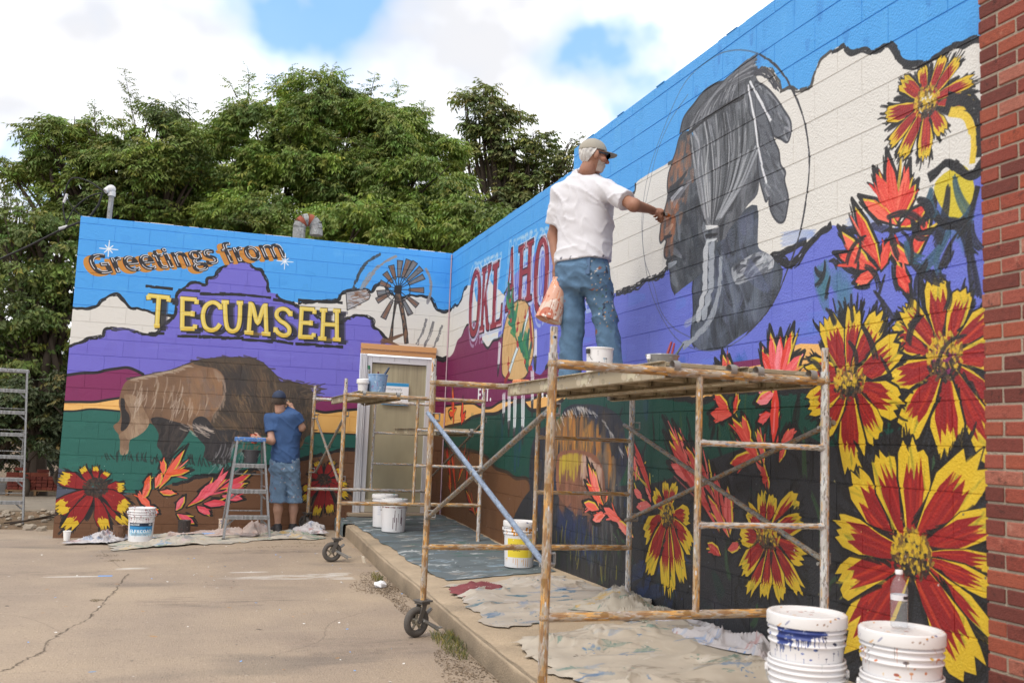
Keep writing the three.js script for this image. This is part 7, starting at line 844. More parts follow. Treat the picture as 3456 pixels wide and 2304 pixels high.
part('sponge_body', moved(bevelBox(0.075, 0.028, 0.12, 0.006), 0, 0.014, 0), M([214, 140, 96], 0.95, { bumpMap: withRepeat(grainCoarse, 6), bumpScale: 0.01 }), thing('sponge', 'orange sponge block at the far end of the planks', 'sponge', [-1.06, 1.753, 6.3], 0.2));
pail('paint_pail', 'light blue plastic pail with brushes on the plank of the far scaffold', 'pail', [-1.36, 1.826, 2.3], 0, { rb: 0.088, rt: 0.106, h: 0.2, tex: canTex(426, [128, 160, 196], [[96, 132, 176], [168, 192, 214], [70, 110, 150], [190, 206, 220], [140, 110, 160]], 200), level: 0.6, paint: [110, 150, 196], rough: 0.5 });
brush('wide dark brush leaning out of the light blue pail', [-1.24, 2.11, 2.28], [-1.36, 1.9, 2.32], [40, 58, 84], [40, 60, 90], undefined, 0.013); brush('green-tipped brush standing in the light blue pail', [-1.44, 1.9, 2.3], [-1.46, 2.12, 2.26], [120, 110, 96], [44, 110, 80], undefined, 0.008); brush('short maroon brush handle in the light blue pail', [-1.36, 2.055, 2.3], [-1.35, 1.88, 2.3], [104, 34, 54], [60, 50, 50], undefined, 0.011);
pail('paint_tub', 'small white tub with a blue mark beside the light blue pail', 'tub', [-1.525, 1.826, 2.32], 0, { rb: 0.05, rt: 0.058, h: 0.12, lid: true, lidTex: lidRim, tex: canTex(427, [222, 222, 224], [[90, 130, 190], [226, 226, 226]], 14), rough: 0.5 });
pail('paint_tub', 'small dark grey tub tucked behind the light blue pail', 'tub', [-1.46, 1.826, 2.14], 0, { rb: 0.05, rt: 0.056, h: 0.135, lid: true, lidTex: lidRim, tex: canTex(428, [70, 84, 104], [[50, 62, 80], [110, 120, 140]], 30), rough: 0.5 });
solo('foam_cup', lathe([[0, 0.004], [0.03, 0], [0.032, 0.004], [0.043, 0.108], [0.046, 0.11], [0.046, 0.116], [0.043, 0.117], [0.029, 0.012], [0, 0.012]], 32), M([238, 238, 236], 0.7, { side: THREE.DoubleSide }), 'white foam cup standing at the outer end of the bison wall', 'cup').position.set(-4.56, 0.002, 0.32);
brush('long white roller handle lying across the canvas by the bison wall', [-2.55, 0.125, 0.42], [-3.3, 0.11, 0.62], [150, 180, 222], [70, 70, 74], undefined, 0.011);

// ---------------------------------------------------------------- step ladders
function ladder(label, foot, turn, o) { // local: front rails lean back from z = d/2; o.h height, o.wb bottom width, o.wt top width, o.steps
  const t = thing('step_ladder', label, 'ladder', foot, turn), d = o.d, rail = (s, y) => [s * lerp(o.wb, o.wt, y / o.h) / 2, y, lerp(d / 2, 0.05, y / o.h)], rear = (s, y) => [s * lerp(o.wb * 0.92, o.wt * 0.92, y / o.h) / 2, y, lerp(-d / 2, -0.05, y / o.h)];
  for (const s of [-1, 1]) { part('rail', [boxBar(rail(s, 0), rail(s, o.h - 0.02), 0.024, 0.062, [0, 0, 1])], aluMat, t); part('rear_leg', [boxBar(rear(s, 0), rear(s, o.h - 0.03), 0.02, 0.034, [0, 0, 1])], aluMat, t); part('foot_pad', [moved(bevelBox(0.034, 0.03, 0.075, 0.005), ...rail(s, 0.012))], rubber, t); }
  o.steps.forEach((y) => { const a = rail(-1, y), b = rail(1, y); part('step', [moved(bevelBox(b[0] - a[0] - 0.02, 0.026, 0.082, 0.004), 0, y, a[2]), moved(bevelBox(b[0] - a[0] - 0.02, 0.03, 0.006, 0.001), 0, y - 0.02, a[2] + 0.036)], aluMat, t); for (const s of [-1, 1]) part('step_brace', [boxBar([s * (b[0] - 0.01), y - 0.1, a[2]], [s * (b[0] - 0.11), y - 0.012, a[2]], 0.02, 0.004, [0, 0, 1])], aluMat, t); });
  for (const y of o.bars) { const a = rear(-1, y), b = rear(1, y); part('rear_bar', [boxBar(a, b, 0.03, 0.012)], aluMat, t); }
  for (const s of [-1, 1]) part('spreader', [boxBar(rail(s, o.h * 0.52), rear(s, o.h * 0.52), 0.004, 0.018)], galv, t);
  part('top_cap', [moved(bevelBox(o.wt + 0.05, 0.055, 0.16, 0.01), 0, o.h, 0)], o.cap || aluMat, t); return t; }
ladder('short aluminium step ladder with a blue top, a grey pail on its step', [-2.58, 0.085, 0.62], 0.06, { h: 1.17, wb: 0.53, wt: 0.31, d: 0.62, steps: [0.27, 0.57, 0.87], bars: [0.3, 0.75], cap: M(null, 0.6, { map: withRepeat(wornTex([78, 120, 180], [[[110, 150, 200], 40, 4, 20, 1], [[170, 160, 140], 60, 3, 20, 1], [[60, 90, 140], 40, 3, 20, 1], [[200, 200, 200], 50, 1, 8, 1]], 1, 75), 3) }) });
pail('paint_pail', 'dark grey plastic pail hanging in the short step ladder', 'pail', [-2.56, 0.972, 0.66], 0, { rb: 0.078, rt: 0.094, h: 0.16, tex: canTex(429, [66, 66, 70], [[84, 84, 88], [54, 54, 58]], 40), level: 0.4, paint: [60, 60, 64], rough: 0.55, handle: { drop: -1.0 }, ear: [50, 50, 52] });
ladder('tall aluminium step ladder at the picture edge beyond the low wall', [-5.72, 0.0, -2.15], 0.12, { h: 2.07, wb: 0.66, wt: 0.40, d: 1.15, steps: [0.30, 0.60, 0.90, 1.2, 1.5, 1.8], bars: [0.35, 0.95, 1.25, 1.55] });
solo('wood_scrap', moved(bevelBox(0.34, 0.07, 0.12, 0.006), -5.85, 0.035, -1.7), M([226, 224, 220], 0.8), 'white-painted board scrap at the foot of the tall ladder', 'board');

// ---------------------------------------------------------------- bricks on a pallet, gate, fence and rubbish beyond the wall
{ rnd = rngOf(501);
  struct('gravel_bed', moved(sheet(-14, -4.6, -4.1, -0.95, 60, 40, (x, z) => 0.02 + 0.05 * fbm(x * 1.8, 0.4, z * 1.8, 4)), 0, -0.03, 0), M(null, 0.97, { map: withRepeat(dataTex(256, (u, v) => { const n = tile(u, v, 20, 4, 31), m = tile(u, v, 6, 3, 7), k = 1 + 0.5 * n; return [(118 - 20 * m) * k, (98 - 6 * m) * k, (76 - 20 * m) * k]; }, true), 10, 4), bumpMap: withRepeat(grainCoarse, 30, 10), bumpScale: 0.03 }));
  const pl = thing('wooden_pallet', 'weathered wooden pallet carrying a stack of red bricks', 'pallet', [-5.98, 0.035, -7.3], 0.08), wood = M([146, 116, 84], 0.9, { bumpMap: withRepeat(grainCoarse, 2, 12), bumpScale: 0.01 });
  for (let k = 0; k < 5; k++) part('slat', [moved(bevelBox(1.0, 0.02, 0.09, 0.003), 0, 0.095, -0.4 + k * 0.2)], wood, pl); for (const x of [-0.46, 0, 0.46]) part('runner', [moved(bevelBox(0.04, 0.08, 0.9, 0.003), x, 0.043, 0)], wood, pl);
  const shp = new THREE.Shape([new THREE.Vector2(-0.096, -0.045), new THREE.Vector2(0.096, -0.045), new THREE.Vector2(0.096, 0.045), new THREE.Vector2(-0.096, 0.045)]); for (const x of [-0.055, 0, 0.055]) { const h = new THREE.Path(); h.absarc(x, 0, 0.017, 0, 6.283, true); shp.holes.push(h); }
  const cored = new THREE.ExtrudeGeometry(shp, { depth: 0.057, bevelEnabled: false, curveSegments: 6 }); cored.translate(0, 0, -0.0285); const plain = bevelBox(0.192, 0.057, 0.09, 0.004);
  const bc = [[124, 60, 46], [138, 74, 56], [110, 52, 42], [130, 68, 56], [118, 58, 48]].map((c) => M(c, 0.9, { bumpMap: withRepeat(grain, 5), bumpScale: 0.006 })); let proto = null;
  const put = (g, x, y, z, ry, rx = 0) => { let m; if (!proto) { m = solo('loose_brick', g, bc[0], 'red brick in the loose stack on the wooden pallet', 'brick', 'bricks stacked on the pallet'); proto = m; } else { m = proto.clone(); m.geometry = g; m.name = numbered('loose_brick'); m.userData = { ...proto.userData }; scene.add(m); } m.material = bc[Math.floor(rnd() * bc.length)]; m.position.set(x, y, z); m.rotation.set(rx, ry, 0); };
  const bx = -5.98, by = 0.142, bz = -7.3;
  for (let r = 0; r < 4; r++) for (let i = 0; i < 9; i++) { if (r === 3 && (i < 2)) continue; put(plain, bx - 0.4 + i * 0.097 + rr(-0.004, 0.004), by + 0.0285 + r * 0.062, bz + 0.33 + rr(-0.01, 0.01), Math.PI / 2 + rr(-0.03, 0.03)); put(plain, bx - 0.4 + i * 0.097, by + 0.0285 + r * 0.062, bz + 0.12, Math.PI / 2 + rr(-0.03, 0.03)); }
  for (let i = 0; i < 3; i++) put(cored, bx - 0.38 + i * 0.2, by + 4 * 0.062 + 0.018, bz + 0.34, rr(-0.05, 0.05)); put(plain, bx - 0.25, by + 4 * 0.062 + 0.125, bz + 0.33, 0.05); put(cored, bx + 0.13, by + 4 * 0.062 + 0.018, bz + 0.34, 0.1); put(plain, bx + 0.12, by + 4 * 0.062 + 0.095, bz + 0.3, 0.4);
  const fp = M([120, 146, 138], 0.6), gate = thing('chain_link_gate', 'rounded pipe gate with chain-link mesh leaning behind the brick stack', 'gate', [-6.02, 0.0, -8.6], 0.1);
  part('pipe_frame', [tube([[-0.38, 0.05, 0], [-0.32, 0.7, 0], [-0.27, 1.02, 0], [-0.18, 1.1, 0], [0.0, 1.115, 0], [0.6, 1.13, 0], [1.2, 1.14, 0]], 0.02, 40, 8), bar([-0.2, 0.05, -0.02], [-0.19, 1.09, -0.02], 0.012, 8)], fp, gate);
  const wires = []; for (let k = -12; k < 22; k++) { const x = -0.3 + k * 0.075; for (const s of [-1, 1]) { let x0 = x, y0 = 0.06, x1 = x + s * 1.03, y1 = 1.09; const cl = (X) => clamp(X, -0.33, 1.2); if (Math.max(x0, x1) < -0.33 || Math.min(x0, x1) > 1.2) continue; const t0 = (cl(x0) - x0) / (x1 - x0), t1 = (cl(x1) - x0) / (x1 - x0); const a = Math.max(0, Math.min(t0, 1)), b = Math.min(1, Math.max(t1, 0)); if (b - a < 0.05) continue; wires.push(bar([lerp(x0, x1, a), lerp(y0, y1, a), s * 0.003], [lerp(x0, x1, b), lerp(y0, y1, b), s * 0.003], 0.0022, 4)); } } part('wire_mesh', wires, M([110, 112, 110], 0.6), gate).userData.kind = 'stuff';
  const fence = thing('chain_link_fence', 'low chain-link fence in front of the dark shrubs behind the tall ladder', 'fence', [-8.6, 0, -9.4], 0.0); for (const x of [-2.2, -0.1, 2.0]) part('post', [bar([x, 0, 0], [x, 1.2, 0], 0.025, 8)], galv, fence); part('top_pipe', [bar([-4.3, 1.17, 0], [4.5, 1.17, 0], 0.018, 8)], galv, fence);
  const fw = []; for (let k = -90; k < 90; k++) for (const s of [-1, 1]) { const x0 = k * 0.08, x1 = x0 + s * 1.1; if (Math.min(x0, x1) < -4.3 || Math.max(x0, x1) > 4.5) continue; fw.push(bar([x0, 0.05, s * 0.003], [x1, 1.15, s * 0.003], 0.002, 3)); } part('wire_mesh', fw, M([96, 98, 96], 0.6), fence).userData.kind = 'stuff';
  solo('concrete_block', moved(bevelBox(0.19, 0.19, 0.39, 0.006), -6.6, 0.13, -7.25, 0.2), M([142, 140, 136], 0.95, { bumpMap: withRepeat(grain, 4), bumpScale: 0.01 }), 'grey concrete block standing beside the brick stack', 'concrete block');
  const rod = M([60, 50, 42], 0.8); solo('rebar_rod', bar([-5.4, 0.055, -1.15], [-4.75, 0.16, -2.0], 0.012, 8), rod, 'thicker of two dark rods lying in the dirt at the end of the low wall', 'rod'); solo('rebar_rod', bar([-5.5, 0.05, -1.3], [-4.72, 0.12, -1.9], 0.009, 8), rod, 'thinner of two dark rods lying in the dirt at the end of the low wall', 'rod');
  // rough kerb stones and rubble between dirt and pavement
  const rub = []; for (let k = 0; k < 160; k++) { const s = rr(0.015, 0.06), g = new THREE.DodecahedronGeometry(s, 0); g.scale(rr(0.7, 1.5), rr(0.4, 0.9), rr(0.7, 1.4)); g.rotateY(rr(0, 6)); rub.push(moved(g, rr(-8, -4.85), 0.02, rr(-3.9, -0.75))); } const rm = part('rubble', rub, M([156, 146, 132], 0.95), scene); rm.userData = { kind: 'stuff', label: 'broken concrete rubble scattered in the dirt beyond the low wall', category: 'rubble' };
}
// weeds, leaf litter and paint flakes
{ rnd = rngOf(601);
  const blade = new THREE.BufferGeometry(); blade.setAttribute('position', new THREE.Float32BufferAttribute([-0.003, 0, 0, 0.003, 0, 0, 0.012, 0.05, 0.004, -0.003, 0, 0, 0.012, 0.05, 0.004, 0.03, 0.075, 0.006], 3)); blade.computeVertexNormals();
  const leaf = new THREE.BufferGeometry(); leaf.setAttribute('position', new THREE.Float32BufferAttribute([-0.02, 0.002, 0, 0, 0.006, -0.009, 0.022, 0.001, 0, -0.02, 0.002, 0, 0.022, 0.001, 0, 0, 0.008, 0.009], 3)); leaf.computeVertexNormals();
  const stuff = (name, geo, mat, label, cat, spots, n, colf, sc) => { const im = new THREE.InstancedMesh(geo, mat, n), m = new THREE.Matrix4(), q = new THREE.Quaternion(), c = new THREE.Color(); for (let k = 0; k < n; k++) { const [x, z, rx, rz] = spots[Math.floor(rnd() * spots.length)]; const a = rnd() * 6.28, d = Math.sqrt(rnd()), X = Math.min(x + Math.cos(a) * rx * d, slabEdge(z) - 0.01), Z = z + Math.sin(a) * rz * d; q.setFromEuler(new THREE.Euler(rr(-0.3, 0.3), rr(0, 6.28), rr(-0.3, 0.3))); const s = rr(...sc); m.compose(V(X, groundY(X, Z) + 0.002, Z), q, V(s, s, s)); im.setMatrixAt(k, m); colf(c); im.setColorAt(k, c); } im.name = numbered(name); im.userData = { kind: 'stuff', label, category: cat }; im.castShadow = im.receiveShadow = true; scene.add(im); return im; };
  const dm = new THREE.MeshStandardMaterial({ roughness: 0.9, side: THREE.DoubleSide });
  stuff('grass_tuft', blade, dm, 'green weeds growing at the edge of the raised walkway beside the caster', 'weeds', [[-1.52, 6.45, 0.1, 0.35], [-1.5, 6.3, 0.12, 0.16], [-1.5, 3.6, 0.05, 0.2], [-1.56, 6.7, 0.06, 0.2]], 620, (c) => { const k = rnd(); c.setRGB(lerp(0.09, 0.3, k * k), lerp(0.12, 0.24, k * k), 0.05); }, [0.3, 0.85]);
  stuff('leaf_litter', leaf, dm, 'dry brown leaf litter gathered against the foot of the raised walkway', 'leaf litter', [[-1.52, 3.75, 0.14, 0.6], [-1.5, 4.3, 0.12, 0.5], [-1.6, 6.95, 0.14, 0.4], [-1.62, 7.5, 0.2, 0.5], [-1.55, 5.2, 0.06, 0.6], [-1.6, 4.0, 0.22, 0.4]], 4200, (c) => { const k = rr(0.4, 1.5); c.setRGB(0.19 * k, 0.14 * k, 0.09 * k); }, [0.12, 0.5]);
  stuff('dry_twigs', leaf, dm, 'thin line of brown debris on the pavement before the drop cloths', 'debris', [[-2.2, 1.6, 0.5, 0.06], [-1.9, 1.35, 0.3, 0.05], [-4.0, 1.8, 0.12, 0.12], [-3.9, 2.2, 0.1, 0.06], [-3.85, 4.5, 0.05, 0.06]], 420, (c) => { const k = rr(0.5, 1.3); c.setRGB(0.2 * k, 0.16 * k, 0.09 * k); }, [0.12, 0.5]);
  const chip = new THREE.CylinderGeometry(0.014, 0.014, 0.0015, 6); stuff('paint_flakes', chip, dm, 'tiny flakes of white and blue paint scattered over the pavement', 'paint flakes', [[-3.2, 5, 3, 4.2], [-2.6, 2.6, 1.2, 1.4], [-3.8, 7.5, 2.2, 3]], 150, (c) => { const w = rnd(); w < 0.6 ? c.setRGB(0.7, 0.68, 0.64) : w < 0.8 ? c.setRGB(0.2, 0.4, 0.75) : c.setRGB(0.5, 0.32, 0.2); }, [0.15, 0.8]);
  solo('paint_chip', moved(bevelBox(0.12, 0.004, 0.045, 0.001), 0, 0.003, 0), M([96, 156, 224], 0.6), 'sky blue paint scrap lying on the pavement crack', 'paint chip').position.set(-3.90, 0.001, 3.2);
  solo('paper_scrap', (() => { const g = new THREE.PlaneGeometry(0.1, 0.05, 6, 4), p = g.attributes.position; g.rotateX(-Math.PI / 2); for (let i = 0; i < p.count; i++) p.setY(i, 0.006 + 0.02 * Math.abs(N3(p.getX(i) * 30, 1, p.getZ(i) * 40))); g.computeVertexNormals(); return g; })(), M([214, 180, 150], 0.8, { side: THREE.DoubleSide }), 'crumpled tan paper scrap on the pavement in the foreground', 'paper scrap').position.set(-2.55, 0.001, 7.75);
  solo('paper_scrap', (() => { const g = new THREE.IcosahedronGeometry(0.045, 1), p = g.attributes.position; for (let i = 0; i < p.count; i++) { const k = 1 + 0.5 * N3(p.getX(i) * 40, p.getY(i) * 40, p.getZ(i) * 40); p.setXYZ(i, p.getX(i) * k * 1.2, p.getY(i) * k * 0.7, p.getZ(i) * k); } g.computeVertexNormals(); return g; })(), M([232, 234, 238], 0.8, { flatShading: true }), 'crumpled white tissue in the leaf litter by the walkway', 'tissue').position.set(-1.55, 0.03, 4.02);
  solo('broken_shard', moved(bevelBox(0.012, 0.08, 0.05, 0.002), 0, 0.04, 0, 0.4, 0, 0.3), M([214, 204, 186], 0.7), 'pale shard leaning against the foot of the raised walkway', 'shard').position.set(-1.47, 0.03, 2.65);
}
// ---------------------------------------------------------------- people: one implicit surface per body and per garment
function nets(f, lo, hi, h, colour) {
  const nx = Math.ceil((hi[0] - lo[0]) / h) + 1, ny = Math.ceil((hi[1] - lo[1]) / h) + 1, nz = Math.ceil((hi[2] - lo[2]) / h) + 1, v = new Float32Array(nx * ny * nz), id = (i, j, k) => i + nx * (j + ny * k);
  for (let k = 0; k < nz; k++) for (let j = 0; j < ny; j++) for (let i = 0; i < nx; i++) v[id(i, j, k)] = f(lo[0] + i * h, lo[1] + j * h, lo[2] + k * h);
  const cell = new Int32Array(nx * ny * nz).fill(-1), pos = [], E = [[0, 1], [0, 2], [0, 4], [1, 3], [1, 5], [2, 3], [2, 6], [3, 7], [4, 5], [4, 6], [5, 7], [6, 7]];
  for (let k = 0; k < nz - 1; k++) for (let j = 0; j < ny - 1; j++) for (let i = 0; i < nx - 1; i++) {
    const c = [0, 1, 2, 3, 4, 5, 6, 7].map((b) => v[id(i + (b & 1), j + ((b >> 1) & 1), k + (b >> 2))]); let m = 0; for (let b = 0; b < 8; b++) if (c[b] < 0) m |= 1 << b; if (m === 0 || m === 255) continue;
    let x = 0, y = 0, z = 0, n = 0; for (const [a, b] of E) if ((c[a] < 0) !== (c[b] < 0)) { const t = c[a] / (c[a] - c[b]); x += lerp(a & 1, b & 1, t); y += lerp((a >> 1) & 1, (b >> 1) & 1, t); z += lerp(a >> 2, b >> 2, t); n++; }
    cell[id(i, j, k)] = pos.length / 3; pos.push(lo[0] + (i + x / n) * h, lo[1] + (j + y / n) * h, lo[2] + (k + z / n) * h); }
  const idx = []; const quad = (a, b, c, d, flip2) => { if (a < 0 || b < 0 || c < 0 || d < 0) return; flip2 ? idx.push(a, c, b, a, d, c) : idx.push(a, b, c, a, c, d); };
  for (let k = 1; k < nz - 1; k++) for (let j = 1; j < ny - 1; j++) for (let i = 1; i < nx - 1; i++) { const s = v[id(i, j, k)] < 0;
    if (s !== v[id(i + 1, j, k)] < 0) quad(cell[id(i, j - 1, k - 1)], cell[id(i, j, k - 1)], cell[id(i, j, k)], cell[id(i, j - 1, k)], !s);
    if (s !== v[id(i, j + 1, k)] < 0) quad(cell[id(i - 1, j, k - 1)], cell[id(i - 1, j, k)], cell[id(i, j, k)], cell[id(i, j, k - 1)], !s);
    if (s !== v[id(i, j, k + 1)] < 0) quad(cell[id(i - 1, j - 1, k)], cell[id(i, j - 1, k)], cell[id(i, j, k)], cell[id(i - 1, j, k)], !s); }
  const g = new THREE.BufferGeometry(); g.setAttribute('position', new THREE.Float32BufferAttribute(pos, 3)); g.setIndex(idx); g.computeVertexNormals();
  const uv = new Float32Array(pos.length / 3 * 2), col = new Float32Array(pos.length); for (let q = 0; q < pos.length / 3; q++) { const x = pos[q * 3], y = pos[q * 3 + 1], z = pos[q * 3 + 2]; uv[q * 2] = x + z * 0.7; uv[q * 2 + 1] = y; const c = colour ? colour(x, y, z) : [1, 1, 1]; col.set(c, q * 3); }
  g.setAttribute('uv', new THREE.BufferAttribute(uv, 2)); g.setAttribute('color', new THREE.BufferAttribute(col, 3)); return g;
}
const smin = (a, b, k) => { const h = Math.max(k - Math.abs(a - b), 0) / k; return Math.min(a, b) - h * h * k * 0.25; };
const capsule = (a, b, ra, rb) => { const bx = b[0] - a[0], by = b[1] - a[1], bz = b[2] - a[2], l2 = bx * bx + by * by + bz * bz; return (x, y, z) => { const px = x - a[0], py = y - a[1], pz = z - a[2], t = clamp((px * bx + py * by + pz * bz) / l2); return Math.hypot(px - bx * t, py - by * t, pz - bz * t) - lerp(ra, rb, t); }; };
const ellip = (c, ax, r) => (x, y, z) => { const p = [x - c[0], y - c[1], z - c[2]]; const q = ax.map((a, i) => (p[0] * a[0] + p[1] * a[1] + p[2] * a[2]) / r[i]), k0 = Math.hypot(...q), q2 = q.map((e, i) => e / r[i]), k1 = Math.hypot(...q2); return k1 < 1e-6 ? -Math.min(...r) : k0 * (k0 - 1) / k1; };
const add3 = (a, b, k = 1) => [a[0] + b[0] * k, a[1] + b[1] * k, a[2] + b[2] * k], mix3 = (a, b, t) => [lerp(a[0], b[0], t), lerp(a[1], b[1], t), lerp(a[2], b[2], t)], nrm = (a) => { const l = Math.hypot(...a); return a.map((e) => e / l); }, cross3 = (a, b) => [a[1] * b[2] - a[2] * b[1], a[2] * b[0] - a[0] * b[2], a[0] * b[1] - a[1] * b[0]], dot3 = (a, b) => a[0] * b[0] + a[1] * b[1] + a[2] * b[2], sub3 = (a, b) => [a[0] - b[0], a[1] - b[1], a[2] - b[2]];
const bounds = (pts, m) => [[0, 1, 2].map((i) => Math.min(...pts.map((p) => p[i])) - m), [0, 1, 2].map((i) => Math.max(...pts.map((p) => p[i])) + m)];
function torsoSDF(P, N, right, fwd, keys, grow, fold) { // keys: [t, half width, half depth, forward offset]
  const ax = sub3(N, P), L = Math.hypot(...ax), u = ax.map((e) => e / L);
  return (x, y, z) => { const p = [x - P[0], y - P[1], z - P[2]], s = dot3(p, u) / L, t = clamp(s); let i = 0; while (i < keys.length - 2 && keys[i + 1][0] < t) i++; const a = keys[i], b = keys[i + 1], e = sstep(a[0], b[0], t); const w = lerp(a[1], b[1], e) + grow, d = lerp(a[2], b[2], e) + grow, o = lerp(a[3] || 0, b[3] || 0, e);
    const qx = dot3(p, right), qz = dot3(p, fwd) - o; const n = 2.4, k = Math.pow(Math.pow(Math.abs(qx) / w, n) + Math.pow(Math.abs(qz) / d, n), 1 / n); let D = (k - 1) * Math.min(w, d); const out = Math.max(s - 1, -s) * L; if (out > 0) D = Math.max(D, 0) + out * 0.6 + Math.min(D, 0) * 0.2; return D + (fold ? fold(x, y, z) : 0); };
}
function handSDF(W, dir, palm, thumbSide, curl, k = 1) { // wrist, towards the fingers, palm normal, thumb side
  const d = nrm(dir), n = nrm(palm), s = nrm(thumbSide), parts = [], c0 = add3(W, d, 0.045 * k); parts.push(ellip(c0, [d, s, n], [0.052 * k, 0.042 * k, 0.017 * k])); parts.push(capsule(add3(W, d, -0.03), add3(W, d, 0.02 * k), 0.026 * k, 0.024 * k));
  const len = [[0.042, 0.026, 0.02], [0.046, 0.029, 0.021], [0.043, 0.027, 0.02], [0.034, 0.021, 0.018]], chains = [];
  for (let f = 0; f < 4; f++) { let p = add3(add3(W, d, (0.086 - Math.abs(f - 1.2) * 0.005) * k), s, (0.029 - f * 0.0195) * k), an = 0; const q = [p]; for (let j = 0; j < 3; j++) { an += curl[f][j]; const dd = add3(d.map((e) => e * Math.cos(an)), n, Math.sin(an)); p = add3(p, dd, len[f][j] * k); q.push(p); } chains.push(q); }
  const tb = add3(add3(W, d, 0.028 * k), s, 0.03 * k), td = nrm(add3(add3(d.map((e) => e * 0.62), s, 0.75), n, curl[4][0])), t1 = add3(tb, td, 0.042 * k), td2 = nrm(add3(add3(d.map((e) => e * 0.8), s, 0.1), n, curl[4][1])), t2 = add3(t1, td2, 0.034 * k);
  const fing = chains.map((q) => [capsule(q[0], q[1], 0.0098 * k, 0.0092 * k), capsule(q[1], q[2], 0.0092 * k, 0.0084 * k), capsule(q[2], q[3], 0.0084 * k, 0.0072 * k)]); const th = [capsule(tb, t1, 0.014 * k, 0.0108 * k), capsule(t1, t2, 0.0105 * k, 0.0085 * k)];
  const pts = [W, ...chains.flat(), t2]; const fn = (x, y, z) => { let D = smin(parts[0](x, y, z), parts[1](x, y, z), 0.02); for (const c of fing) { const e = Math.min(smin(c[0](x, y, z), c[1](x, y, z), 0.006), c[2](x, y, z)); D = smin(D, e, 0.007); } return smin(D, smin(th[0](x, y, z), th[1](x, y, z), 0.006), 0.012); };
  return [fn, pts];
}
function makeHead(C, fwd, up, skin, k = 1) { // returns skin field and frame
  const f = nrm(fwd), u0 = nrm(up), r = nrm(cross3(f, u0)), u = cross3(r, f), A = [r, u, f], at = (a, b, c) => add3(add3(add3(C, r, a * k), u, b * k), f, c * k), R = (a) => a.map((e) => e * k);
  const P = [[ellip(at(0, 0.025, -0.012), A, R([0.074, 0.092, 0.094])), 0], [ellip(at(0, -0.035, 0.03), A, R([0.056, 0.074, 0.058])), 0.03], [ellip(at(0, -0.088, 0.05), A, R([0.032, 0.026, 0.032])), 0.025], [ellip(at(0, 0.03, 0.07), A, R([0.055, 0.02, 0.022])), 0.02], [capsule(at(0, 0.018, 0.084), at(0, -0.022, 0.112), 0.009 * k, 0.0135 * k), 0.012], [ellip(at(0, -0.025, 0.098), A, R([0.017, 0.01, 0.014])), 0.008], [ellip(at(0, -0.052, 0.082), A, R([0.026, 0.007, 0.012])), 0.008], [ellip(at(0, -0.066, 0.08), A, R([0.024, 0.008, 0.012])), 0.008]];
  for (const s of [-1, 1]) { P.push([ellip(at(s * 0.078, -0.005, -0.004), [nrm(add3(r, f, s * -0.35)), u, nrm(add3(f, r, s * 0.35))], R([0.012, 0.034, 0.021])), 0.008]); P.push([ellip(at(s * 0.046, -0.022, 0.062), A, R([0.026, 0.022, 0.026])), 0.02]); }
  const fn = (x, y, z) => { let D = 9; for (const [g, s] of P) D = s ? smin(D, g(x, y, z), s * k) : Math.min(D, g(x, y, z)); for (const s of [-1, 1]) { const e = at(s * 0.031, 0.006, 0.088); D = Math.max(D, -(Math.hypot(x - e[0], y - e[1], z - e[2]) - 0.011 * k)); } return D; };
  return { fn, at, A, r, u, f, k, box: [C.map((e) => e - 0.17 * k), C.map((e) => e + 0.17 * k)], loc: (x, y, z) => { const p = [x - C[0], y - C[1], z - C[2]]; return [dot3(p, r) / k, dot3(p, u) / k, dot3(p, f) / k]; } };
}
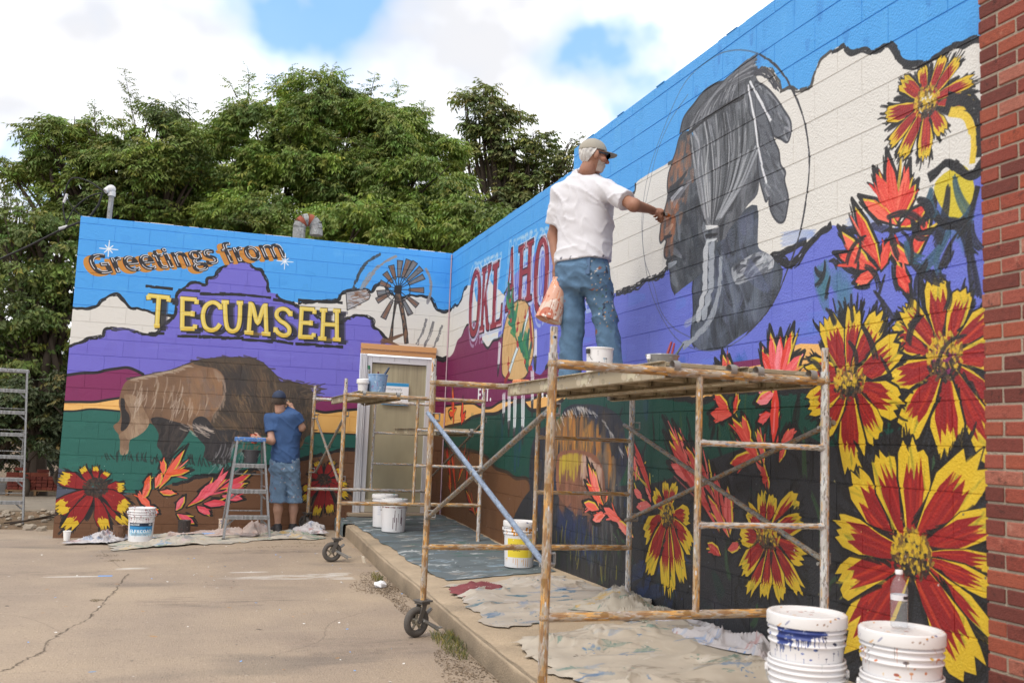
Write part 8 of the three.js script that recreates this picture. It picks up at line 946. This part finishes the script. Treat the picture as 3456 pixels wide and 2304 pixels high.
function person(label, base, J, o) {
  const t = thing('person', label, 'person', base), loc = {}; for (const q in J) loc[q] = sub3(J[q], base); const j = loc, right = o.right, fwd = o.fwd, K = o.keys;
  const pel = mix3(j.lhip, j.rhip, 0.5), P0 = add3(pel, [0, -0.1, 0]), N0 = j.neck;
  // bare body
  const tor = torsoSDF(P0, N0, right, fwd, K, 0), segs = [capsule(j.lsh, j.lelb, 0.05, 0.042), capsule(j.lelb, j.lwr, 0.044, 0.028), capsule(j.rsh, j.relb, 0.05, 0.042), capsule(j.relb, j.rwr, 0.046, 0.028), capsule(j.lhip, j.lkn, 0.082, 0.055), capsule(j.lkn, mix3(j.lkn, j.lan, 0.35), 0.05, 0.054), capsule(mix3(j.lkn, j.lan, 0.3), j.lan, 0.055, 0.034), capsule(j.rhip, j.rkn, 0.082, 0.055), capsule(j.rkn, mix3(j.rkn, j.ran, 0.35), 0.05, 0.054), capsule(mix3(j.rkn, j.ran, 0.3), j.ran, 0.055, 0.034), capsule(N0, j.head, 0.062, 0.056)];
  for (const s of ['l', 'r']) segs.push(capsule(j[s + 'an'], add3(add3(j[s + 'an'], o.toe[s], 0.13), [0, -0.045, 0]), 0.034, 0.026));
  const skin = (x, y, z) => { let D = tor(x, y, z); for (const s of segs) D = smin(D, s(x, y, z), 0.03); return D; };
  const all = Object.values(j), [lo, hi] = bounds(all, 0.16); const tone = (x, y, z) => { const n = 1 + 0.12 * N3(x * 22, y * 22, z * 22), g = 1 + 0.1 * N3(x * 5, y * 7, z * 5); return [o.skin[0] * n * g, o.skin[1] * n * g, o.skin[2] * n]; };
  const H = makeHead(j.head, o.look, o.headUp, null, o.headK || 1), hg = nets(H.fn, H.box[0], H.box[1], 0.0045, (x, y, z) => { const q = H.loc(x, y, z), c = tone(x, y, z), rd = Math.exp(-(((q[1] + 0.01) / 0.03) ** 2 + ((q[2] - 0.1) / 0.04) ** 2)) * 0.25; return [c[0] * (1 + rd), c[1] * (1 - rd * 0.4), c[2] * (1 - rd * 0.4)]; });
  const geos = [nets(skin, lo, hi, 0.013, tone), hg]; for (const hd of o.hands) { const [fn, pts] = handSDF(sub3(hd.w, base), hd.d, hd.n, hd.s, hd.curl); const [a, b] = bounds(pts, 0.03); geos.push(nets(fn, a, b, 0.0034, tone)); }
  const skinMat = M(null, 0.55, { vertexColors: true }); part('body', geos, skinMat, t);
  // garments
  const fold = (amp, sd) => (x, y, z) => amp * (N3(x * 4 + sd, y * 5, z * 4) * 0.7 + N3((x + z) * 7, y * 17 + x * 9 + sd, z * 5) * 0.4) - amp * 1.1 * Math.pow(1 - Math.abs(N3(x * 3 + sd * 2 + y * 2, y * 8 + x * 7, z * 3 - y * 2)), 12) - amp * 0.7 * Math.pow(1 - Math.abs(N3(x * 8 + y * 3, y * 5 + sd, z * 8 + y * 4)), 14);
  const sl = (a, b, k) => mix3(a, b, k), shT = torsoSDF(P0, N0, right, fwd, o.shirtKeys || K, 0.022), slL = capsule(j.lsh, sl(j.lsh, j.lelb, 1.05), o.shR || 0.07, o.sleeveR), slR = capsule(j.rsh, sl(j.rsh, j.relb, 1.05), o.shR || 0.07, o.sleeveR), yoke = capsule(j.lsh, j.rsh, 0.066, 0.066), fS = fold(o.foldS ?? 0.011, 3), cutL = sl(j.lsh, j.lelb, o.sleeve), dL = nrm(sub3(j.lelb, j.lsh)), cutR = sl(j.rsh, j.relb, o.sleeve), dR = nrm(sub3(j.relb, j.rsh));
  const shirt = (x, y, z) => { const f = fS(x, y, z); let T0 = smin(shT(x, y, z), yoke(x, y, z), 0.07) + f; T0 = Math.max(T0, j.hem[1] + 0.012 * N3(x * 6, 1, z * 6) + (x * right[0] + z * right[2]) * (o.hemTilt || 0) - y); const a = Math.max(slL(x, y, z) + f, dot3(sub3([x, y, z], cutL), dL)), b = Math.max(slR(x, y, z) + f, dot3(sub3([x, y, z], cutR), dR)); let D = smin(smin(T0, a, 0.035), b, 0.035); const nk = sub3([x, y, z], add3(N0, [0, 0.012, 0])); D = Math.max(D, -(Math.hypot(nk[0], nk[1] * 1.1, nk[2]) - 0.078)); return D; };
  const [slo, shi] = bounds([j.lsh, j.rsh, sl(j.lsh, j.lelb, o.sleeve), sl(j.rsh, j.relb, o.sleeve), add3(pel, [0.12, -0.02, 0.12]), add3(pel, [-0.12, -0.02, -0.12]), N0], 0.17);
  part('shirt', nets(shirt, slo, shi, 0.009, o.shirtColour), M(null, 0.85, { vertexColors: true, bumpMap: withRepeat(grain, 9), bumpScale: 0.002, side: THREE.DoubleSide }), t);
  const pT = torsoSDF(P0, N0, right, fwd, K, 0.014), lw = o.legW, fP = fold(o.foldP ?? 0.01, 9), legs = [capsule(j.lhip, j.lkn, lw[0], lw[1]), capsule(j.lkn, j.lan, lw[1], lw[2]), capsule(j.rhip, j.rkn, lw[0], lw[1]), capsule(j.rkn, j.ran, lw[1], lw[2])];
  const waistY = j.waist[1], pants = (x, y, z) => { let D = Math.max(pT(x, y, z), y - waistY); let l = smin(legs[0](x, y, z), legs[1](x, y, z), 0.03), r = smin(legs[2](x, y, z), legs[3](x, y, z), 0.03); D = smin(D, Math.min(l, r), 0.035) + fP(x, y, z) * sstep(waistY, waistY - 0.15, y); return Math.max(Math.max(D, y - waistY - 0.005), o.cuff + 0.01 * N3(x * 9, 2, z * 9) - base[1] - y); };
  const [plo, phi] = bounds([add3(pel, [0.14, 0.12, 0.14]), add3(pel, [-0.14, 0.12, -0.14]), j.lkn, j.rkn, j.lan, j.ran], 0.12);
  part('trousers', nets(pants, plo, phi, 0.0095, o.pantsColour), M(null, 0.9, { vertexColors: true, bumpMap: withRepeat(grain, 14), bumpScale: 0.002, side: THREE.DoubleSide }), t);
  for (const s of ['l', 'r']) { const a = j[s + 'an'], fl = add3(a, [0, -(a[1]) + 0.038, 0]), toe = add3(fl, o.toe[s], 0.17), heel = add3(fl, o.toe[s], -0.055), side = [o.toe[s][2], 0, -o.toe[s][0]]; const fn = (x, y, z) => { let D = smin(capsule(heel, toe, 0.042, 0.046)(x, y, z), capsule(add3(fl, [0, 0.055, 0]), fl, 0.048, 0.05)(x, y, z), 0.03); D = smin(D, capsule(add3(fl, o.toe[s], 0.06), add3(fl, [0, 0.03, 0]), 0.045, 0.04)(x, y, z), 0.03); return Math.max(D, 0.002 - y); }; const [a1, b1] = bounds([heel, toe, add3(fl, [0, 0.1, 0])], 0.07); part('shoe', nets(fn, a1, b1, 0.007, (x, y, z) => y < 0.016 ? o.sole : o.shoe), M(null, 0.6, { vertexColors: true }), t); }
  o.headgear(t, H); return t;
}
const capMesh = (t, H, col, tilt, backward) => { // baseball cap: dome above a tilted plane, button, brim
  const { at, A, u, f, r } = H, n = nrm(add3(u, f, -tilt)), c = at(0, 0.034, -0.012), dome = ellip(at(0, 0.036, -0.012), A, [0.086, 0.096, 0.108]), base = at(0, 0.036, 0);
  const fn = (x, y, z) => { const q = sub3([x, y, z], base); return Math.max(dome(x, y, z) + 0.0012 * Math.sin(Math.atan2(dot3(q, r), dot3(q, f)) * 6) * 0.5, -dot3(q, n)); };
  part('crown', nets(fn, H.box[0], H.box[1].map((e) => e + 0.03), 0.0048, col), M(null, 0.85, { vertexColors: true }), t);
  if (!backward) { const bc = add3(base, f, 0.088), brim = ellip(bc, A, [0.086, 0.014, 0.088]), fn2 = (x, y, z) => { const q = sub3([x, y, z], base), h = dot3(q, n), s = dot3(q, r); return Math.max(brim(x, y, z), Math.abs(h - 0.006 + s * s * 2.6 + (dot3(q, f) - 0.06) * 0.12) - 0.0035, 0.062 - dot3(q, f)); }; const lo = bc.map((e) => e - 0.13), hi = bc.map((e) => e + 0.13); part('brim', nets(fn2, lo, hi, 0.0036, col), M(null, 0.85, { vertexColors: true }), t); }
  part('button', moved(new THREE.SphereGeometry(0.009, 10, 8), ...at(0, 0.131, -0.012)), M([120, 114, 102], 0.8), t);
};
const denim = (seed, spots, light) => (x, y, z) => { const n = 1 + 0.22 * N3(x * 14 + seed, y * 5, z * 14) + 0.12 * N3(x * 60, y * 60, z * 60); let c = [light[0] * n, light[1] * n, light[2] * n]; for (const [fr, th, s, col] of spots) { const v = N3(x * fr + s, y * fr * 0.8, z * fr + s); if (v > th(x, y, z)) c = col; } return c; };
const cloth2 = (c, seed, amt) => (x, y, z) => { const n = 1 + amt * N3(x * 9 + seed, y * 9, z * 9); return [c[0] * n, c[1] * n, c[2] * n]; };
{ // painter on the scaffold
  const base = [-0.590, 1.755, 6.245], J = { head: [-0.575, 3.451, 6.347], neck: [-0.611, 3.350, 6.324], lsh: [-0.743, 3.210, 6.117], rsh: [-0.510, 3.180, 6.465], lelb: [-0.747, 2.905, 6.018], lwr: [-0.745, 2.658, 6.097], relb: [-0.408, 3.024, 6.703], rwr: [-0.180, 3.051, 6.537], lhip: [-0.651, 2.597, 6.152], rhip: [-0.530, 2.579, 6.338], lkn: [-0.623, 2.273, 6.157], rkn: [-0.439, 2.282, 6.313], hem: [-0.602, 2.675, 6.251], waist: [-0.607, 2.751, 6.258], lan: [-0.614, 1.840, 6.111], ran: [-0.346, 1.840, 6.306] };
  const right = [0.573, 0.000, 0.817], fwd = [0.817, 0.000, -0.573], tip = [0.000, 3.043, 6.464], toTip = nrm(sub3(tip, J.rwr)), grip = add3(J.rwr, toTip, 0.075);
  const hi = (t) => (x, y, z) => { const s = x * right[0] + z * right[2]; return t - 0.34 * sstep(0.05, 0.17, s) * sstep(0.15, 0.6, y); };
  const man = person('man in a white shirt, jeans and cap painting the profile from the scaffold planks', base, J, { right, fwd, keys: [[0, 0.15, 0.1, -0.01], [0.16, 0.172, 0.125, -0.012], [0.42, 0.165, 0.125, 0.015], [0.72, 0.182, 0.122, 0.01], [0.88, 0.17, 0.1, 0], [1, 0.07, 0.065, 0]], shirtKeys: [[0, 0.185, 0.15, 0], [0.2, 0.19, 0.15, 0.0], [0.45, 0.182, 0.148, 0.02], [0.72, 0.188, 0.135, 0.008], [0.88, 0.168, 0.105, 0], [1, 0.075, 0.075, 0]],
    skin: [0.34, 0.165, 0.105], look: nrm([0.93, -0.1, 0.10]), headUp: [0.02, 1, 0], toe: { l: nrm([0.75, 0, -0.66]), r: nrm([0.93, 0, -0.35]) }, sleeve: 0.74, sleeveR: 0.08, shR: 0.064, foldS: 0.009, foldP: 0.011, hemTilt: 0.05,
    shirtColour: (x, y, z) => { const v = N3(x * 26, y * 30, z * 26); const d = y < J.hem[1] - base[1] + 0.05 && v > 0.5; return d ? [0.1, 0.1, 0.14] : [0.66, 0.66, 0.70]; }, legW: [0.102, 0.084, 0.078], cuff: 1.80, shoe: [0.5, 0.48, 0.46], sole: [0.2, 0.2, 0.2],
    pantsColour: denim(1, [[60, hi(0.88), 2, [0.7, 0.69, 0.66]], [34, hi(0.74), 5, [0.04, 0.05, 0.08]], [66, hi(0.9), 8, [0.5, 0.26, 0.06]], [17, () => 0.66, 12, [0.24, 0.1, 0.07]], [54, hi(0.9), 15, [0.08, 0.18, 0.14]]], [0.10, 0.19, 0.31]),
    hands: [{ w: J.rwr, d: add3(toTip, [-0.1, 0.05, -0.1]), n: nrm([0.2, -0.75, -0.55]), s: nrm(cross3(nrm([0.2, -0.75, -0.55]), toTip)), curl: [[0.9, 1.1, 0.6], [0.95, 1.2, 0.7], [1.05, 1.2, 0.7], [1.1, 1.2, 0.7], [0.7, 0.7]] }, { w: J.lwr, d: [0.02, -1, 0.02], n: nrm([0.72, 0, -0.3]), s: nrm([-0.35, 0.0, -0.9]).map((e) => -e), curl: [[0.8, 1.2, 0.9], [0.85, 1.2, 0.9], [0.9, 1.2, 0.9], [0.95, 1.2, 0.9], [0.6, 0.8]] }],
    headgear: (t, H) => { capMesh(t, H, cloth2([0.36, 0.335, 0.28], 3, 0.12), 0.06);
      const hair = (x, y, z) => { const q = H.loc(x, y, z), d = H.fn(x, y, z) - 0.009 - 0.007 * N3(q[0] * 60, q[1] * 26, q[2] * 60); return Math.max(d, q[2] + 0.022 - q[1] * 0.5, -0.06 - q[1] + Math.max(0, q[2] + 0.04) * 0.9, q[1] - 0.05); }; part('hair', nets(hair, H.box[0], H.box[1], 0.0045, cloth2([0.66, 0.65, 0.63], 5, 0.25)), M(null, 0.9, { vertexColors: true }), t);
      const beard = (x, y, z) => { const q = H.loc(x, y, z), d = H.fn(x, y, z) - 0.003 - 0.003 * N3(q[0] * 80, q[1] * 80, q[2] * 80); return Math.max(d, q[1] + 0.045 - Math.max(0, 0.05 - q[2]) * 0.5, 0.022 - q[2], -0.11 - q[1]); }; part('beard', nets(beard, H.box[0], H.box[1], 0.0045, cloth2([0.46, 0.38, 0.33], 8, 0.3)), M(null, 0.95, { vertexColors: true }), t);
      const gl = []; for (const s of [-1, 1]) { gl.push(boxBar(H.at(s * 0.079, 0.016, -0.01), H.at(s * 0.074, 0.014, 0.088), 0.005, 0.013)); const g = new THREE.SphereGeometry(1, 14, 10); g.scale(0.03, 0.021, 0.012); g.applyMatrix4(new THREE.Matrix4().makeBasis(V(...H.r), V(...H.u), V(...H.f)).setPosition(...H.at(s * 0.036, 0.01, 0.102))); gl.push(g); } gl.push(bar(H.at(-0.012, 0.016, 0.112), H.at(0.012, 0.016, 0.112), 0.004, 8)); part('sunglasses', gl, M([26, 26, 28], 0.2), t); } });
  part('back_pocket', (() => { const g = bevelBox(0.115, 0.125, 0.006, 0.003), z = V(-fwd[0], 0.05, -fwd[2]).normalize(), x = V(0, 1, 0).cross(z).normalize(), y = z.clone().cross(x), c = add3(add3(sub3(mix3(J.lhip, J.rhip, 0.5), base), fwd, -0.131), right, 0.085); g.applyMatrix4(new THREE.Matrix4().makeBasis(x, y, z).setPosition(c[0], c[1] + 0.03, c[2])); return g; })(), M([84, 110, 142], 0.9), man);
  brush('orange-tipped brush held against the painted nose by the man on the scaffold', add3(grip, toTip, -0.06), add3(tip, [-0.012, 0, 0]), [60, 44, 34], [176, 98, 40], undefined, 0.011);
  // the tipped pail in his lowered hand
  const top = [-0.720, 2.543, 6.134], bot = [-0.810, 2.239, 6.134], pt = pail('paint_pail', 'tipped paint pail smeared orange and white, hanging from the painter’s lowered hand', 'pail', bot, 0, { rb: 0.1, rt: 0.062, h: Math.hypot(...sub3(top, bot)) * 1.02, tex: wrapTex([208, 160, 138], (q, w, h) => { for (let k = 0; k < 26; k++) { const c = [[226, 222, 214], [214, 150, 116], [176, 84, 56], [206, 190, 176]][k % 4]; q.fillStyle = css(c, 0.8); q.beginPath(); q.ellipse(rnd() * w, rnd() * h, rr(10, 60), rr(14, 70), rr(0, 3), 0, 7); q.fill(); q.fillRect(rnd() * w, rnd() * h, rr(4, 12), rr(30, 120)); } splat(q, w, h, [[226, 222, 216], [160, 70, 48]], 160, 0.6); }, 430, 512, 256), rough: 0.5 });
  pt.quaternion.setFromUnitVectors(V(0, 1, 0), V(...nrm(sub3(top, bot))));
}
{ // man painting the bison
  const base = [-2.128, 0.105, 0.304], J = { head: [-2.250, 1.750, 0.373], neck: [-2.231, 1.625, 0.365], lsh: [-2.351, 1.524, 0.314], rsh: [-2.051, 1.558, 0.437], lelb: [-2.312, 1.245, 0.423], lwr: [-2.446, 1.259, 0.486], relb: [-1.953, 1.425, 0.412], rwr: [-2.073, 1.665, 0.252], lhip: [-2.196, 0.981, 0.304], rhip: [-2.059, 0.987, 0.350], hem: [-2.122, 0.977, 0.328], waist: [-2.126, 1.040, 0.334], lan: [-2.164, 0.190, 0.324], ran: [-1.974, 0.190, 0.264], lkn: [-2.179, 0.505, 0.324], rkn: [-1.983, 0.505, 0.284] }; const right = [0.987, 0.000, 0.160], fwd = [0.160, 0.000, -0.987];
  person('man in a blue T-shirt, denim shorts and dark cap painting the bison', base, J, { right, fwd, keys: [[0, 0.14, 0.1, -0.01], [0.16, 0.158, 0.112, -0.012], [0.42, 0.142, 0.1, 0.005], [0.72, 0.17, 0.112, 0.006], [0.88, 0.16, 0.092, 0], [1, 0.065, 0.062, 0]], shirtKeys: [[0, 0.155, 0.12, 0], [0.2, 0.158, 0.12, 0.0], [0.45, 0.15, 0.112, 0.005], [0.72, 0.172, 0.118, 0.004], [0.88, 0.158, 0.095, 0], [1, 0.07, 0.07, 0]],
    skin: [0.45, 0.26, 0.18], look: nrm([0.3, 0.05, -0.95]), headUp: [0, 1, 0.05], toe: { l: nrm([-0.15, 0, -1]), r: nrm([0.35, 0, -1]) }, sleeve: 0.62, sleeveR: 0.078, shR: 0.06, foldS: 0.009, foldP: 0.013, hemTilt: 0, shirtColour: cloth2([0.035, 0.085, 0.21], 4, 0.18), legW: [0.108, 0.098, 0.1], cuff: J.lkn[1] - 0.02, shoe: [0.03, 0.03, 0.034], sole: [0.1, 0.1, 0.1],
    pantsColour: denim(6, [[34, () => 0.55, 2, [0.5, 0.5, 0.52]], [20, () => 0.58, 5, [0.1, 0.14, 0.22]], [40, () => 0.6, 8, [0.3, 0.12, 0.12]]], [0.15, 0.245, 0.37]),
    hands: [{ w: J.rwr, d: nrm([-0.25, 0.6, -0.75]), n: nrm([-0.7, -0.3, -0.5]), s: nrm([-0.6, 0.6, 0.4]), curl: [[0.7, 0.9, 0.5], [0.8, 1.0, 0.6], [0.9, 1.1, 0.6], [1.0, 1.1, 0.6], [0.6, 0.6]] }, { w: J.lwr, d: nrm([-0.85, 0.1, 0.1]), n: nrm([0.1, 0.25, -1]), s: [0, 1, 0], curl: [[0.7, 0.9, 0.6], [0.75, 1.0, 0.6], [0.8, 1.0, 0.6], [0.85, 1.0, 0.6], [0.4, 0.6]] }],
    headgear: (t, H) => { capMesh(t, H, cloth2([0.03, 0.045, 0.085], 5, 0.2), -0.02); const hair = (x, y, z) => { const q = H.loc(x, y, z), d = H.fn(x, y, z) - 0.004 - 0.003 * N3(q[0] * 70, q[1] * 60, q[2] * 70); return Math.max(d, q[2] - 0.015, -0.05 - q[1], q[1] - 0.05); }; part('hair', nets(hair, H.box[0], H.box[1], 0.0048, cloth2([0.09, 0.07, 0.055], 5, 0.3)), M(null, 0.95, { vertexColors: true }), t); } });
  const cp = add3(J.lwr, [-0.075, 0.0, -0.045]); pail('paint_cup', 'orange cup with blue paint inside, held by the man in the blue shirt', 'cup', add3(cp, [0, -0.05, 0]), 0, { rb: 0.036, rt: 0.047, h: 0.11, level: 0.85, paint: [70, 140, 210], tex: canTex(431, [214, 84, 40], [[226, 110, 60], [190, 66, 34], [90, 140, 200]], 40), rough: 0.5 });
  const dv = nrm([-0.12, 0.3, -0.9]), g0 = add3(J.rwr, [-0.03, 0.07, -0.07]); brush('slim brush raised to the bison’s head by the man in the blue shirt', add3(g0, dv, -0.06), [g0[0] + dv[0] * 0.15, g0[1] + dv[1] * 0.15, Math.max(0.02, g0[2] + dv[2] * 0.15)], [150, 120, 80], [60, 44, 34], undefined, 0.006);
}

scene.traverse((o) => { if (o.isMesh) { o.castShadow = true; o.receiveShadow = true; } });
renderer.render(scene, camera);
